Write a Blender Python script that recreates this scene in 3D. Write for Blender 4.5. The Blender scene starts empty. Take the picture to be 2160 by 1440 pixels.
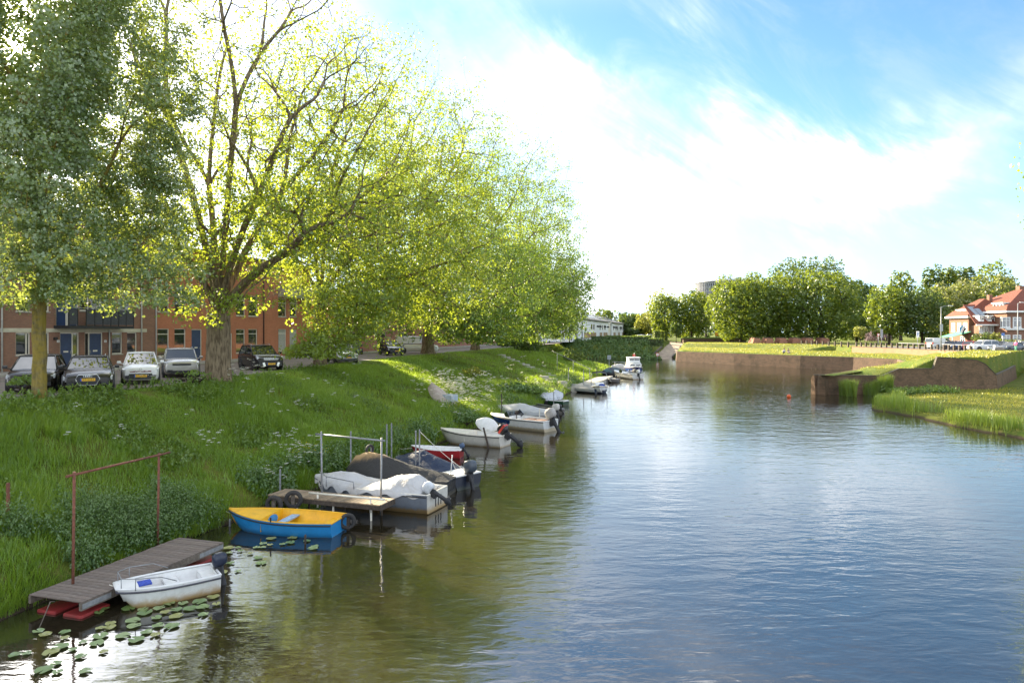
import bpy, bmesh, math, random
import numpy as np
from mathutils import Vector, Matrix
R = math.radians
sc = bpy.context.scene
COL = sc.collection
random.seed(7)
# ------------------------------------------------------------------ camera
# world: X right, Y into the picture, Z up, water surface at z = 0, metres
EYE, F, HZ = 6.2, 1440.0, 700.0
cam = bpy.data.cameras.new('camera'); cam_o = bpy.data.objects.new('camera', cam); COL.objects.link(cam_o)
cam.sensor_width = 36.0; cam.lens = 24.0; cam.shift_y = -20.0 / 2160.0
cam.clip_start = 0.1; cam.clip_end = 3000.0
cam_o.location = (0, 0, EYE); cam_o.rotation_euler = (R(90), 0, 0)
sc.camera = cam_o
# ------------------------------------------------------------------ light
SUN_AZ, SUN_EL = R(-35.8), R(19.0)          # azimuth from +Y towards +X
sdir = Vector((math.sin(SUN_AZ) * math.cos(SUN_EL), math.cos(SUN_AZ) * math.cos(SUN_EL), math.sin(SUN_EL)))
sun = bpy.data.lights.new('sun', 'SUN'); sun_o = bpy.data.objects.new('sun', sun); COL.objects.link(sun_o)
sun.energy = 5.0; sun.angle = R(0.6); sun.color = (1.0, 0.86, 0.62)
sun_o.rotation_euler = sdir.to_track_quat('Z', 'Y').to_euler()
sc.view_settings.view_transform = 'Standard'; sc.view_settings.look = 'None'
sc.view_settings.exposure = 2.3; sc.view_settings.gamma = 1.0
sc.cycles.max_bounces = 7; sc.cycles.diffuse_bounces = 4; sc.cycles.glossy_bounces = 3
sc.cycles.transmission_bounces = 4; sc.cycles.transparent_max_bounces = 6
sc.cycles.caustics_reflective = False; sc.cycles.caustics_refractive = False
sc.cycles.use_denoising = True

class NT:
    """tiny node-tree writer"""
    def __init__(s, tree):
        s.t = tree; s.t.nodes.clear()
    def n(s, kind, **kw):
        nd = s.t.nodes.new(kind)
        for k, v in kw.items():
            if k == 'ins':
                for kk, vv in v.items():
                    if hasattr(vv, 'is_linked') or isinstance(vv, bpy.types.NodeSocket): s.t.links.new(vv, nd.inputs[kk])
                    else: nd.inputs[kk].default_value = vv
            else: setattr(nd, k, v)
        return nd
    def math(s, op, a, b=0.0, c=None, clamp=False):
        nd = s.t.nodes.new('ShaderNodeMath'); nd.operation = op; nd.use_clamp = clamp
        for i, v in enumerate((a, b) if c is None else (a, b, c)):
            if isinstance(v, bpy.types.NodeSocket): s.t.links.new(v, nd.inputs[i])
            else: nd.inputs[i].default_value = v
        return nd.outputs[0]
    def mix(s, fac, a, b, blend='MIX'):
        nd = s.t.nodes.new('ShaderNodeMix'); nd.data_type = 'RGBA'; nd.blend_type = blend; nd.clamp_factor = True
        for i, v in ((0, fac), (6, a), (7, b)):
            if isinstance(v, bpy.types.NodeSocket): s.t.links.new(v, nd.inputs[i])
            else: nd.inputs[i].default_value = (tuple(v) + (1.0,))[:4] if i else v
        return nd.outputs[2]
    def maprange(s, v, a, b, c=0.0, d=1.0, smooth=True):
        nd = s.t.nodes.new('ShaderNodeMapRange'); nd.interpolation_type = 'SMOOTHSTEP' if smooth else 'LINEAR'
        for i, x in enumerate((v, a, b, c, d)):
            if isinstance(x, bpy.types.NodeSocket): s.t.links.new(x, nd.inputs[i])
            else: nd.inputs[i].default_value = x
        return nd.outputs[0]
    def noise(s, vec, scale, detail=4.0, rough=0.55, dist=0.0, out=0):
        nd = s.t.nodes.new('ShaderNodeTexNoise')
        if vec is not None: s.t.links.new(vec, nd.inputs['Vector'])
        nd.inputs['Scale'].default_value = scale; nd.inputs['Detail'].default_value = detail
        nd.inputs['Roughness'].default_value = rough; nd.inputs['Distortion'].default_value = dist
        return nd.outputs[out]
    def curve(s, v, pts):
        nd = s.t.nodes.new('ShaderNodeFloatCurve')
        s.t.links.new(v, nd.inputs['Value'])
        c = nd.mapping.curves[0]
        while len(c.points) > 2: c.points.remove(c.points[1])
        c.points[0].location = pts[0]; c.points[1].location = pts[-1]
        for p in pts[1:-1]: c.points.new(*p)
        nd.mapping.update()
        return nd.outputs[0]
    def comb(s, x, y, z):
        nd = s.t.nodes.new('ShaderNodeCombineXYZ')
        for i, v in enumerate((x, y, z)):
            if isinstance(v, bpy.types.NodeSocket): s.t.links.new(v, nd.inputs[i])
            else: nd.inputs[i].default_value = v
        return nd.outputs[0]

# ------------------------------------------------------------------ sky: Nishita blue with a bank of cirrus over it
world = bpy.data.worlds.new('World'); sc.world = world; world.use_nodes = True
w = NT(world.node_tree)
sky = w.n('ShaderNodeTexSky', sky_type='NISHITA', sun_disc=False)
sky.sun_elevation = SUN_EL; sky.sun_rotation = SUN_AZ
sky.air_density = 1.0; sky.dust_density = 0.3; sky.ozone_density = 2.5
tc = w.n('ShaderNodeTexCoord')
sep = w.n('ShaderNodeSeparateXYZ', ins={0: tc.outputs['Generated']})
X, Y, Z = sep.outputs
az = w.math('ARCTAN2', X, Y)                                   # 0 straight ahead, + to the right
el = w.math('ARCSINE', Z)
azn = w.math('ADD', w.math('MULTIPLY', az, 1 / 1.4), 0.5)      # -0.7..0.7 rad -> 0..1
# streaky noise, stretched along a slope that falls to the right
p = w.math('SUBTRACT', w.math('MULTIPLY', az, 0.8), w.math('MULTIPLY', el, 0.6))
q = w.math('ADD', w.math('MULTIPLY', az, 0.6), w.math('MULTIPLY', el, 0.8))
streak = w.noise(w.comb(w.math('MULTIPLY', p, 2.2), w.math('MULTIPLY', q, 7.0), 3.1), 1.6, 6.0, 0.62, 0.6)
puff = w.noise(tc.outputs['Generated'], 4.2, 7.0, 0.6, 0.25)
wob = w.math('ADD', w.math('MULTIPLY', w.math('SUBTRACT', streak, 0.5), 0.34), w.math('MULTIPLY', w.math('SUBTRACT', puff, 0.5), 0.16))
# upper and lower edge of the bank (elevation in rad) over azimuth
top = w.math('MULTIPLY', w.curve(azn, [(0.0, 0.80), (0.30, 0.92), (0.46, 0.86), (0.53, 0.74), (0.60, 0.62), (0.68, 0.51), (0.75, 0.47), (0.82, 0.40), (0.88, 0.42), (0.96, 0.50), (1.0, 0.54)]), 0.6)
bot = w.math('MULTIPLY', w.curve(azn, [(0.0, 0.0), (0.60, 0.0), (0.68, 0.04), (0.73, 0.21), (0.84, 0.26), (0.92, 0.31), (1.0, 0.35)]), 0.6)
m_top = w.maprange(w.math('SUBTRACT', w.math('ADD', top, wob), el), -0.06, 0.10)
m_bot = w.maprange(w.math('SUBTRACT', el, w.math('ADD', bot, w.math('MULTIPLY', wob, 0.5))), -0.07, 0.07)
veil = w.math('ADD', w.curve(azn, [(0.0, 0.40), (0.28, 0.24), (0.40, 0.34), (0.48, 0.66), (0.56, 1.0), (1.0, 1.0)]), w.math('MULTIPLY', w.math('SUBTRACT', puff, 0.5), 1.7))   # thinner to the left
bank = w.math('MULTIPLY', w.math('MULTIPLY', m_top, m_bot), w.math('MINIMUM', w.math('MAXIMUM', veil, 0.0), 1.0))
thin = w.math('MULTIPLY', w.maprange(streak, 0.42, 0.70), 0.48)  # faint high streaks
frame = w.maprange(w.math('ABSOLUTE', az), 0.66, 0.95)         # beyond the bank: broken cloud all round
hi = w.maprange(el, 0.42, 0.54)
away = w.math('MAXIMUM', frame, hi)
broken = w.maprange(w.noise(tc.outputs['Generated'], 2.3, 6.0, 0.6, 0.3), 0.30, 0.56, 0.45, 0.95)
cover = w.math('MAXIMUM', w.math('ADD', w.math('MULTIPLY', bank, w.math('SUBTRACT', 1.0, away)), w.math('MULTIPLY', broken, away)), thin)
cover = w.math('MULTIPLY', w.math('MINIMUM', cover, 1.0), w.maprange(w.noise(tc.outputs['Generated'], 2.6, 6.0, 0.6, 0.5), 0.40, 0.68, 0.34, 1.0))
blue = w.n('ShaderNodeHueSaturation', ins={'Saturation': 1.12, 'Value': 0.40, 'Hue': 0.497, 'Color': sky.outputs[0]})
# paler towards the horizon
low = w.maprange(el, 0.0, 0.26, 1.0, 0.0)
blue_c = w.mix(w.math('MULTIPLY', low, 0.85), blue.outputs[0], (1.15, 1.75, 2.4))
# glow of the air round the sun
sv = w.n('ShaderNodeVectorMath', operation='DOT_PRODUCT'); w.t.links.new(tc.outputs['Generated'], sv.inputs[0]); sv.inputs[1].default_value = sdir
cosang = w.math('MAXIMUM', sv.outputs['Value'], 0.0)
glow = w.math('ADD', w.math('MULTIPLY', w.math('POWER', cosang, 60.0), 3.5), w.math('MULTIPLY', w.math('POWER', cosang, 900.0), 60.0))
dens = w.math('MULTIPLY', cover, cover)                                   # thin cloud is dimmer than thick
fwd = w.math('ADD', w.math('ADD', w.math('MULTIPLY', w.math('POWER', cosang, 3.0), 1.6), 1.35), w.math('MULTIPLY', dens, 5.2))
fleece = w.math('MULTIPLY', fwd, w.math('ADD', w.math('MULTIPLY', puff, 0.5), 0.75))
cloudc = w.n('ShaderNodeVectorMath', operation='SCALE', ins={0: (0.98, 0.99, 1.02), 'Scale': fleece})
mixed = w.mix(cover, blue_c, cloudc.outputs[0])
gl = w.n('ShaderNodeVectorMath', operation='SCALE', ins={0: (1.0, 0.95, 0.86), 'Scale': glow})
summed = w.mix(1.0, mixed, gl.outputs[0], 'ADD')
bg = w.n('ShaderNodeBackground', ins={'Color': summed, 'Strength': 0.15})
wo = w.n('ShaderNodeOutputWorld'); w.t.links.new(bg.outputs[0], wo.inputs[0])

# ------------------------------------------------------------------ mesh helpers
def rotz(a):
    return Matrix.Rotation(a, 4, 'Z')
class MB:
    """collects shapes and links them as one mesh object"""
    def __init__(s): s.v = []; s.f = []; s.sm = []
    def add(s, vs, fs, M=None, smooth=False):
        o = len(s.v)
        s.v += [tuple(M @ Vector(p)) for p in vs] if M is not None else [tuple(p) for p in vs]
        s.f += [tuple(i + o for i in f) for f in fs]; s.sm += [smooth] * len(fs)
        return s
    def box(s, x0, x1, y0, y1, z0, z1, M=None):
        v = [(x0, y0, z0), (x1, y0, z0), (x1, y1, z0), (x0, y1, z0), (x0, y0, z1), (x1, y0, z1), (x1, y1, z1), (x0, y1, z1)]
        f = [(3, 2, 1, 0), (4, 5, 6, 7), (0, 1, 5, 4), (1, 2, 6, 5), (2, 3, 7, 6), (3, 0, 4, 7)]
        return s.add(v, f, M)
    def bar(s, a, b, wd, ht, up=(0, 0, 1)):
        """box from a to b of width wd and height ht"""
        a, b = Vector(a), Vector(b); d = (b - a); L = d.length; d.normalize()
        u = Vector(up); sx = d.cross(u)
        if sx.length < 1e-4: sx = d.cross(Vector((1, 0, 0)))
        sx.normalize(); uz = sx.cross(d)
        M = Matrix((d, sx, uz)).transposed().to_4x4(); M.translation = a
        return s.box(0, L, -wd / 2, wd / 2, -ht / 2, ht / 2, M)
    def loft(s, rings, closed=True, cap=True, smooth=True, M=None):
        n = len(rings[0]); v = [p for r in rings for p in r]; f = []
        for i in range(len(rings) - 1):
            for j in range(n if closed else n - 1):
                k = (j + 1) % n
                f.append((i * n + j, i * n + k, (i + 1) * n + k, (i + 1) * n + j))
        s.add(v, f, M, smooth)
        if cap and closed:
            o = len(s.v) - len(v)
            s.f += [tuple(o + j for j in reversed(range(n))), tuple(o + (len(rings) - 1) * n + j for j in range(n))]
            s.sm += [False, False]
        return s
    def tube(s, pts, r, n=8, cap=True, smooth=True, M=None):
        pts = [Vector(p) for p in pts]; rs = r if isinstance(r, (list, tuple)) else [r] * len(pts)
        rings = []; prev = None
        for i, p in enumerate(pts):
            d = (pts[min(i + 1, len(pts) - 1)] - pts[max(i - 1, 0)]).normalized()
            a = prev if prev is not None else (Vector((0, 0, 1)) if abs(d.z) < 0.9 else Vector((1, 0, 0)))
            u = d.cross(a).normalized(); vv = u.cross(d).normalized(); prev = vv
            rings.append([tuple(p + (u * math.cos(2 * math.pi * j / n) + vv * math.sin(2 * math.pi * j / n)) * rs[i]) for j in range(n)])
        return s.loft(rings, True, cap, smooth, M)
    def lathe(s, prof, n=16, M=None, smooth=True, cap=True):
        return s.loft([[(r * math.cos(2 * math.pi * j / n), r * math.sin(2 * math.pi * j / n), z) for j in range(n)] for r, z in prof], True, cap, smooth, M)
    def torus(s, R0, r0, n=24, m=10, M=None, sy=1.0):
        rings = [[((R0 + r0 * math.cos(2 * math.pi * j / m)) * math.cos(2 * math.pi * i / n), (R0 + r0 * math.cos(2 * math.pi * j / m)) * math.sin(2 * math.pi * i / n), r0 * sy * math.sin(2 * math.pi * j / m)) for j in range(m)] for i in range(n)]
        rings.append(rings[0])
        return s.loft(rings, True, False, True, M)
    def ball(s, c, r, n=10, m=7):
        rx, ry, rz = r if isinstance(r, (tuple, list)) else (r, r, r)
        rings = []
        for i in range(m + 1):
            t = -math.pi / 2 + math.pi * i / m
            k = max(math.cos(t), 0.02)
            rings.append([(c[0] + rx * k * math.cos(2 * math.pi * j / n), c[1] + ry * k * math.sin(2 * math.pi * j / n), c[2] + rz * math.sin(t)) for j in range(n)])
        return s.loft(rings)
    def poly(s, pts, M=None): return s.add(pts, [tuple(range(len(pts)))], M)
    def prism(s, pts, h0, h1, M=None):
        """xy polygon between two heights"""
        n = len(pts); v = [(x, y, h0) for x, y in pts] + [(x, y, h1) for x, y in pts]
        f = [tuple(reversed(range(n))), tuple(range(n, 2 * n))] + [(i, (i + 1) % n, n + (i + 1) % n, n + i) for i in range(n)]
        return s.add(v, f, M)
    def build(s, name, mat, parent=None, bevel=0.0, loc=None):
        me = bpy.data.meshes.new(name); me.from_pydata(s.v, [], s.f); me.update()
        if any(s.sm): me.polygons.foreach_set('use_smooth', s.sm)
        for m in (mat if isinstance(mat, (list, tuple)) else [mat]): me.materials.append(m)
        o = bpy.data.objects.new(name, me); COL.objects.link(o)
        if parent is not None: o.parent = parent
        if loc is not None: o.location = loc
        if bevel:
            b = o.modifiers.new('bevel', 'BEVEL'); b.width = bevel; b.segments = 2; b.limit_method = 'ANGLE'; b.angle_limit = R(35)
        return o
def tag(o, label, cat, group=None):
    o['label'] = label; o['category'] = cat
    if group: o['group'] = group
    return o
def struct(o): o['kind'] = 'structure'; return o
def stuff(o, label=None, cat=None):
    o['kind'] = 'stuff'
    if label: o['label'] = label
    if cat: o['category'] = cat
    return o
def empty(name, loc=(0, 0, 0), rz=0.0):
    o = bpy.data.objects.new(name, None); COL.objects.link(o); o.location = loc; o.rotation_euler = (0, 0, rz)
    o.empty_display_size = 0.2
    return o
def kids(o): return [c for c in bpy.data.objects if c.parent == o]
def copy_tree(o, parent=None, loc=None, rz=None):
    c = o.copy(); COL.objects.link(c); c.parent = parent
    if loc is not None: c.location = loc
    if rz is not None: c.rotation_euler = (0, 0, rz)
    for k in kids(o): copy_tree(k, c)
    return c
def px(x, y, z=0.0):
    """where the line of sight through a photo pixel meets the height z (used to read the plan off the photograph)"""
    d = (EYE - z) * F / (y - HZ)
    return Vector(((x - 1080) / F * d, d, z))
def pd(x, y, d):
    return Vector(((x - 1080) / F * d, d, EYE + (HZ - y) / F * d))
def text(s, size, mat, parent, M, name='lettering', ext=0.002, align='CENTER'):
    c = bpy.data.curves.new(name, 'FONT'); c.body = s; c.size = size; c.extrude = ext; c.align_x = align; c.align_y = 'CENTER'
    c.materials.append(mat); c.resolution_u = 2
    tmp = bpy.data.objects.new(name, c); me = bpy.data.meshes.new_from_object(tmp); bpy.data.objects.remove(tmp); me.name = name
    if not me.materials: me.materials.append(mat)
    o = bpy.data.objects.new(name, me); COL.objects.link(o); o.parent = parent; o.matrix_local = M
    return o
def npmesh(name, v, f, mat, parent=None, attr=None, smooth=False):
    """numpy vertices (n,3) and faces (m,k) to an object; attr: {name: per-face float}"""
    v = np.asarray(v, np.float32); f = np.asarray(f, np.int32); m, k = f.shape
    me = bpy.data.meshes.new(name)
    me.vertices.add(len(v)); me.vertices.foreach_set('co', v.ravel())
    me.loops.add(m * k); me.loops.foreach_set('vertex_index', f.ravel())
    me.polygons.add(m); me.polygons.foreach_set('loop_start', np.arange(0, m * k, k, dtype=np.int32))
    me.polygons.foreach_set('loop_total', np.full(m, k, np.int32))
    if smooth: me.polygons.foreach_set('use_smooth', np.ones(m, bool))
    me.update(calc_edges=True); me.materials.append(mat)
    for nm, a in (attr or {}).items():
        at = me.attributes.new(nm, 'FLOAT', 'FACE'); at.data.foreach_set('value', np.asarray(a, np.float32))
    o = bpy.data.objects.new(name, me); COL.objects.link(o)
    if parent is not None: o.parent = parent
    return o

# ------------------------------------------------------------------ materials
MATS = {}
def _mat(name):
    m = bpy.data.materials.new(name); m.use_nodes = True; MATS[name] = m
    return m, NT(m.node_tree)
def paint(name, col, rough=0.5, var=0.15, scale=6.0, metal=0.0, bump=0.0, bscale=40.0, dirt=None, dirt_amt=0.5, spec=0.5, coat=0.0):
    """base colour with mottling; dirt = a second colour in patches of their own"""
    if name in MATS: return MATS[name]
    m, t = _mat(name)
    co = t.n('ShaderNodeTexCoord').outputs['Object']
    nz = t.noise(co, scale, 5.0, 0.6)
    lo = tuple(c * (1 - var) for c in col); hi_ = tuple(min(1, c * (1 + var)) for c in col)
    c = t.mix(t.maprange(nz, 0.3, 0.7), lo, hi_)
    if dirt:
        d = t.maprange(t.noise(co, scale * 0.45, 7.0, 0.7, 0.4), 0.48, 0.68)
        c = t.mix(t.math('MULTIPLY', d, dirt_amt), c, dirt)
    b = t.n('ShaderNodeBsdfPrincipled', ins={'Base Color': c, 'Roughness': rough, 'Metallic': metal, 'Specular IOR Level': spec, 'Coat Weight': coat})
    if bump:
        bp = t.n('ShaderNodeBump', ins={'Strength': bump, 'Distance': 0.02, 'Height': t.noise(co, bscale, 4.0, 0.6)})
        t.t.links.new(bp.outputs[0], b.inputs['Normal'])
    o = t.n('ShaderNodeOutputMaterial'); t.t.links.new(b.outputs[0], o.inputs[0])
    return m
def leafmat(name, a, b, c, trans, tr_amt=0.45, gloss=0.06, attr='rnd'):
    """leaves: three colours spread over the leaves at random, light passes through them"""
    m, t = _mat(name)
    r = t.n('ShaderNodeAttribute', attribute_name=attr).outputs['Fac']
    ramp = t.n('ShaderNodeValToRGB'); e = ramp.color_ramp.elements
    e[0].position = 0.0; e[0].color = (*a, 1); e[1].position = 1.0; e[1].color = (*c, 1)
    k = e.new(0.5); k.color = (*b, 1)
    t.t.links.new(r, ramp.inputs[0])
    df = t.n('ShaderNodeBsdfDiffuse', ins={'Color': ramp.outputs[0]})
    tr = t.n('ShaderNodeBsdfTranslucent', ins={'Color': t.mix(0.35, trans, ramp.outputs[0], 'MIX')})
    mx = t.n('ShaderNodeMixShader', ins={0: tr_amt, 1: df.outputs[0], 2: tr.outputs[0]})
    gl_ = t.n('ShaderNodeBsdfGlossy', ins={'Color': (1, 1, 1, 1), 'Roughness': 0.42})
    m2 = t.n('ShaderNodeMixShader', ins={0: gloss, 1: mx.outputs[0], 2: gl_.outputs[0]})
    o = t.n('ShaderNodeOutputMaterial'); t.t.links.new(m2.outputs[0], o.inputs[0])
    return m
def brickmat(name, c1, c2, mortar, bw=0.22, bh=0.065, dark=(0.05, 0.045, 0.035), stain=0.25, axis='auto', bump=0.5):
    """brick courses too small in the picture to pick apart; courses run with height"""
    if name in MATS: return MATS[name]
    m, t = _mat(name)
    co = t.n('ShaderNodeTexCoord').outputs['Object']
    s_ = t.n('ShaderNodeSeparateXYZ', ins={0: co})
    along = t.math('ADD', s_.outputs[0], t.math('MULTIPLY', s_.outputs[1], 0.97)) if axis == 'auto' else s_.outputs['XYZ'.index(axis)]
    vec = t.comb(along, s_.outputs[2], 0.0)
    bt = t.n('ShaderNodeTexBrick', ins={'Vector': vec, 'Color1': (*c1, 1), 'Color2': (*c2, 1), 'Mortar': (*mortar, 1), 'Scale': 1.0, 'Mortar Size': 0.009, 'Mortar Smooth': 0.3, 'Bias': 0.0, 'Brick Width': bw, 'Row Height': bh})
    nz = t.noise(co, 0.9, 6.0, 0.65, 0.3)
    nf = t.noise(co, 9.0, 4.0, 0.6)
    c = t.mix(t.math('MULTIPLY', t.maprange(nz, 0.42, 0.72), stain), bt.outputs[0], dark)
    c = t.mix(0.35, c, t.mix(nf, (0.35, 0.35, 0.35), (0.75, 0.75, 0.75)), 'OVERLAY')
    b = t.n('ShaderNodeBsdfPrincipled', ins={'Base Color': c, 'Roughness': 0.9, 'Specular IOR Level': 0.2})
    bp = t.n('ShaderNodeBump', ins={'Strength': bump, 'Distance': 0.015, 'Height': t.math('ADD', t.math('MULTIPLY', bt.outputs[1], -1.0), t.math('MULTIPLY', nf, 0.6))})
    t.t.links.new(bp.outputs[0], b.inputs['Normal'])
    o = t.n('ShaderNodeOutputMaterial'); t.t.links.new(b.outputs[0], o.inputs[0])
    return m
def glassmat(name, col=(0.02, 0.025, 0.03), rough=0.03, spec=1.0):
    if name in MATS: return MATS[name]
    m, t = _mat(name)
    b = t.n('ShaderNodeBsdfPrincipled', ins={'Base Color': (*col, 1), 'Roughness': rough, 'Specular IOR Level': spec, 'IOR': 1.7})
    o = t.n('ShaderNodeOutputMaterial'); t.t.links.new(b.outputs[0], o.inputs[0])
    return m
# colours used by many things
WHITE = paint('white_paint', (0.74, 0.74, 0.72), 0.4, 0.06, 3.0)
CREAM = paint('cream_paint', (0.70, 0.66, 0.56), 0.5, 0.06, 3.0)
BLACK = paint('black_plastic', (0.02, 0.02, 0.022), 0.45, 0.2, 8.0)
RUBBER = paint('rubber', (0.035, 0.033, 0.031), 0.8, 0.3, 14.0, bump=0.2)
STEEL = paint('galvanised_steel', (0.27, 0.28, 0.29), 0.55, 0.2, 9.0, metal=0.25, dirt=(0.2, 0.18, 0.15), dirt_amt=0.4)
DARKSTEEL = paint('dark_metal', (0.035, 0.036, 0.04), 0.5, 0.2, 9.0, metal=0.3)
GLASS = glassmat('window_glass')
RUST = paint('rusty_steel', (0.20, 0.075, 0.045), 0.85, 0.3, 16.0, bump=0.3, dirt=(0.10, 0.05, 0.035), dirt_amt=0.6)
WOODGREY = paint('weathered_wood', (0.17, 0.14, 0.11), 0.85, 0.3, 14.0, bump=0.3, dirt=(0.07, 0.06, 0.045), dirt_amt=0.5)
OLDWOOD = paint('dark_wet_wood', (0.07, 0.052, 0.038), 0.8, 0.35, 12.0, bump=0.4)
CONCRETE = paint('concrete', (0.40, 0.38, 0.33), 0.9, 0.12, 3.0, bump=0.2, dirt=(0.2, 0.19, 0.15), dirt_amt=0.5)
BARK = None
# ================================================================== SETTING: ground, water, streets
rng = np.random.default_rng(11)
_perm = rng.random((257, 257))
def vnoise(x, y, s=1.0):
    """smooth value noise 0..1 for numpy arrays"""
    x = np.asarray(x, float) / s + 1000.0; y = np.asarray(y, float) / s + 1000.0
    xi = np.floor(x).astype(int); yi = np.floor(y).astype(int); fx = x - xi; fy = y - yi
    fx = fx * fx * (3 - 2 * fx); fy = fy * fy * (3 - 2 * fy)
    g = lambda i, j: _perm[i % 257, j % 257]
    return (g(xi, yi) * (1 - fx) + g(xi + 1, yi) * fx) * (1 - fy) + (g(xi, yi + 1) * (1 - fx) + g(xi + 1, yi + 1) * fx) * fy
def sd_poly(x, y, poly):
    """signed distance to a polygon, positive inside"""
    p = np.asarray(poly, float); q = np.roll(p, -1, 0)
    d = np.full(np.shape(x), 1e9); ins = np.zeros(np.shape(x), bool)
    for (ax, ay), (bx, by) in zip(p, q):
        ex, ey = bx - ax, by - ay
        t = np.clip(((x - ax) * ex + (y - ay) * ey) / (ex * ex + ey * ey + 1e-12), 0, 1)
        d = np.minimum(d, (x - ax - t * ex) ** 2 + (y - ay - t * ey) ** 2)
        cr = ((ay > y) != (by > y))
        with np.errstate(divide='ignore', invalid='ignore'):
            xx = ax + (y - ay) / (by - ay if by != ay else 1e-9) * ex
        ins ^= cr & (x < xx)
    return np.where(ins, 1, -1) * np.sqrt(d)
def sst(v, a, b):
    t = np.clip((v - a) / (b - a), 0, 1); return t * t * (3 - 2 * t)
ST = 3.75                                                    # level of the left street
# shore of the left bank, read along the photo's waterline
LE = [(-14.5, -25), (-12.2, 8), (-11.0, 14.6), (-10.5, 16.5), (-9.9, 19.3), (-9.2, 21.8), (-8.4, 24.8), (-4.0, 38), (3.3, 59.5), (9.0, 81), (12.8, 95), (17.6, 117)]
SHORE_R = [(36.5, 67.2), (33.0, 61.5), (28.8, 54.5), (29.6, 50), (29.2, 44), (29.9, 39.5), (31, 28), (32, 5), (33, -25)]
FARB = [(13.0, 128), (2.0, 139), (-8, 150), (6, 154), (20, 157), (32.8, 157.5)]
WALL_FAR = [(37.7, 157.6), (34.6, 144.2), (42.0, 129.5), (49.3, 117.0), (54.6, 109.5), (57.0, 101.5), (54.0, 94.0)]
WALL_BAST = [(54.0, 94.0), (42.0, 80.6), (30.0, 67.5), (36.5, 67.9), (42.6, 68.1), (46.8, 68.3), (49.2, 69.0)]
WALL_RIGHT = [(49.2, 69.0), (56.0, 76.8), (63.0, 85.0)]
WATER = LE + FARB + WALL_FAR + WALL_BAST[1:4] + SHORE_R[1:]
TERR = WALL_FAR + WALL_BAST[1:] + WALL_RIGHT[1:] + [(74, 96), (140, 100), (140, 420), (75, 420), (54.2, 212)]
_edge = np.array(LE)
def edge_x(y): return np.interp(y, _edge[:, 1], _edge[:, 0])
TOPW = ([-25, 14, 22, 29.4, 37, 47, 70.5, 100, 130], [9.5, 9.0, 8.6, 9.0, 10.0, 12.8, 16.4, 15.6, 15])
def hz_left(x, y):
    u = edge_x(y) - x                                          # metres inland of the shore
    wtop = np.interp(y, *TOPW)
    t = np.clip(u / wtop, -1, 1.0)
    z = ST * (0.10 * np.clip(u, 0, 1) + 0.90 * (0.65 * np.clip(t, 0, 1) + 0.35 * sst(t, 0, 1)))
    z = np.minimum(z, ST)
    z = z + np.where((u > 0.3) & (t < 0.97), (vnoise(x, y, 2.3) - 0.5) * 0.34 + (vnoise(x, y, 0.9) - 0.5) * 0.12, 0)
    z = np.where(u < 0, np.maximum(-1.2, u * 0.9), z)
    # the bank rolls off into the side inlet
    e = (np.interp(x, [-60, -8, 2, 13, 17.6], [152, 147, 136, 126, 117]) - y)
    z = np.where(e < 16, z * sst(e, 0.0, 15) , z)
    z = np.where(e < 0, np.maximum(-1.2, e * 0.5), z)
    return z
def hz_right(x, y, dw):
    """meadow in the foreground, terraces, ramparts and the park behind"""
    meadow = np.where(dw > 0, np.clip(0.02 + 0.10 * dw, 0.0, 0.45) + (vnoise(x, y, 3.0) - 0.5) * 0.10, np.maximum(-1.2, -0.12 + dw * 0.6))
    k = sd_poly(x, y, TERR)
    front = np.interp(x, [28, 36.6, 36.9, 38.7, 42.2, 42.7, 46.8, 47.8, 49, 52], [1.95, 1.76, 1.74, 2.42, 2.44, 3.55, 3.25, 2.9, 1.75, 1.75])
    low = 2.12 + 0.004 * np.clip(y - 90, 0, 80)
    zt = low + (front - low) * (1 - sst(y, 69.5, 82)) * sst(x, 27, 31) * (y < 84)
    up = sd_poly(x, y, [(43.6, 69.2), (47.6, 69.4), (68, 90), (73, 96), (66.4, 98), (57, 88), (47, 74.5)])
    zt = np.maximum(zt, np.where(up > -6, 1.95 + (3.62 - 1.95) * sst(up, -5.0, 0.3), zt))
    zt = np.where((up > -8) & (y - 69.0 < (x - 49.2) * 1.16 + 0.5) & (x > 47), 1.85 + (3.62 - 1.85) * np.clip(1 + up / 2.6, 0, 1), zt)   # scarp above the right-hand wall
    zt = np.where(front > 3.0, np.where((y < 71.5) & (x < 48.2), np.maximum(zt, front), zt), zt)
    # park plateau behind the far terrace
    park = [(38.5, 178), (62, 165), (67, 150), (66.6, 128), (67.0, 110), (65.4, 97), (140, 97), (140, 420), (38.5, 420)]
    pk = sd_poly(x, y, park)
    zt = np.maximum(zt, np.where(pk > -14, 2.1 + (3.3 - 2.1) * sst(pk, np.where(y > 140, -11.0, -1.5), 0.0), zt))
    z = np.where(k > 0, np.where(k < 1.0, meadow + (zt - meadow) * np.clip((k - 0.62) / 0.25, 0, 1), zt), meadow)
    # ground rising outside the right-hand wall
    rise = sst(x - 49.5 + (y - 69) * -0.55, 2, 12) * sst(y, 60, 74)
    z = np.where(k <= 0, np.maximum(z, 0.3 + rise * 2.2), z)
    return z
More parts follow.
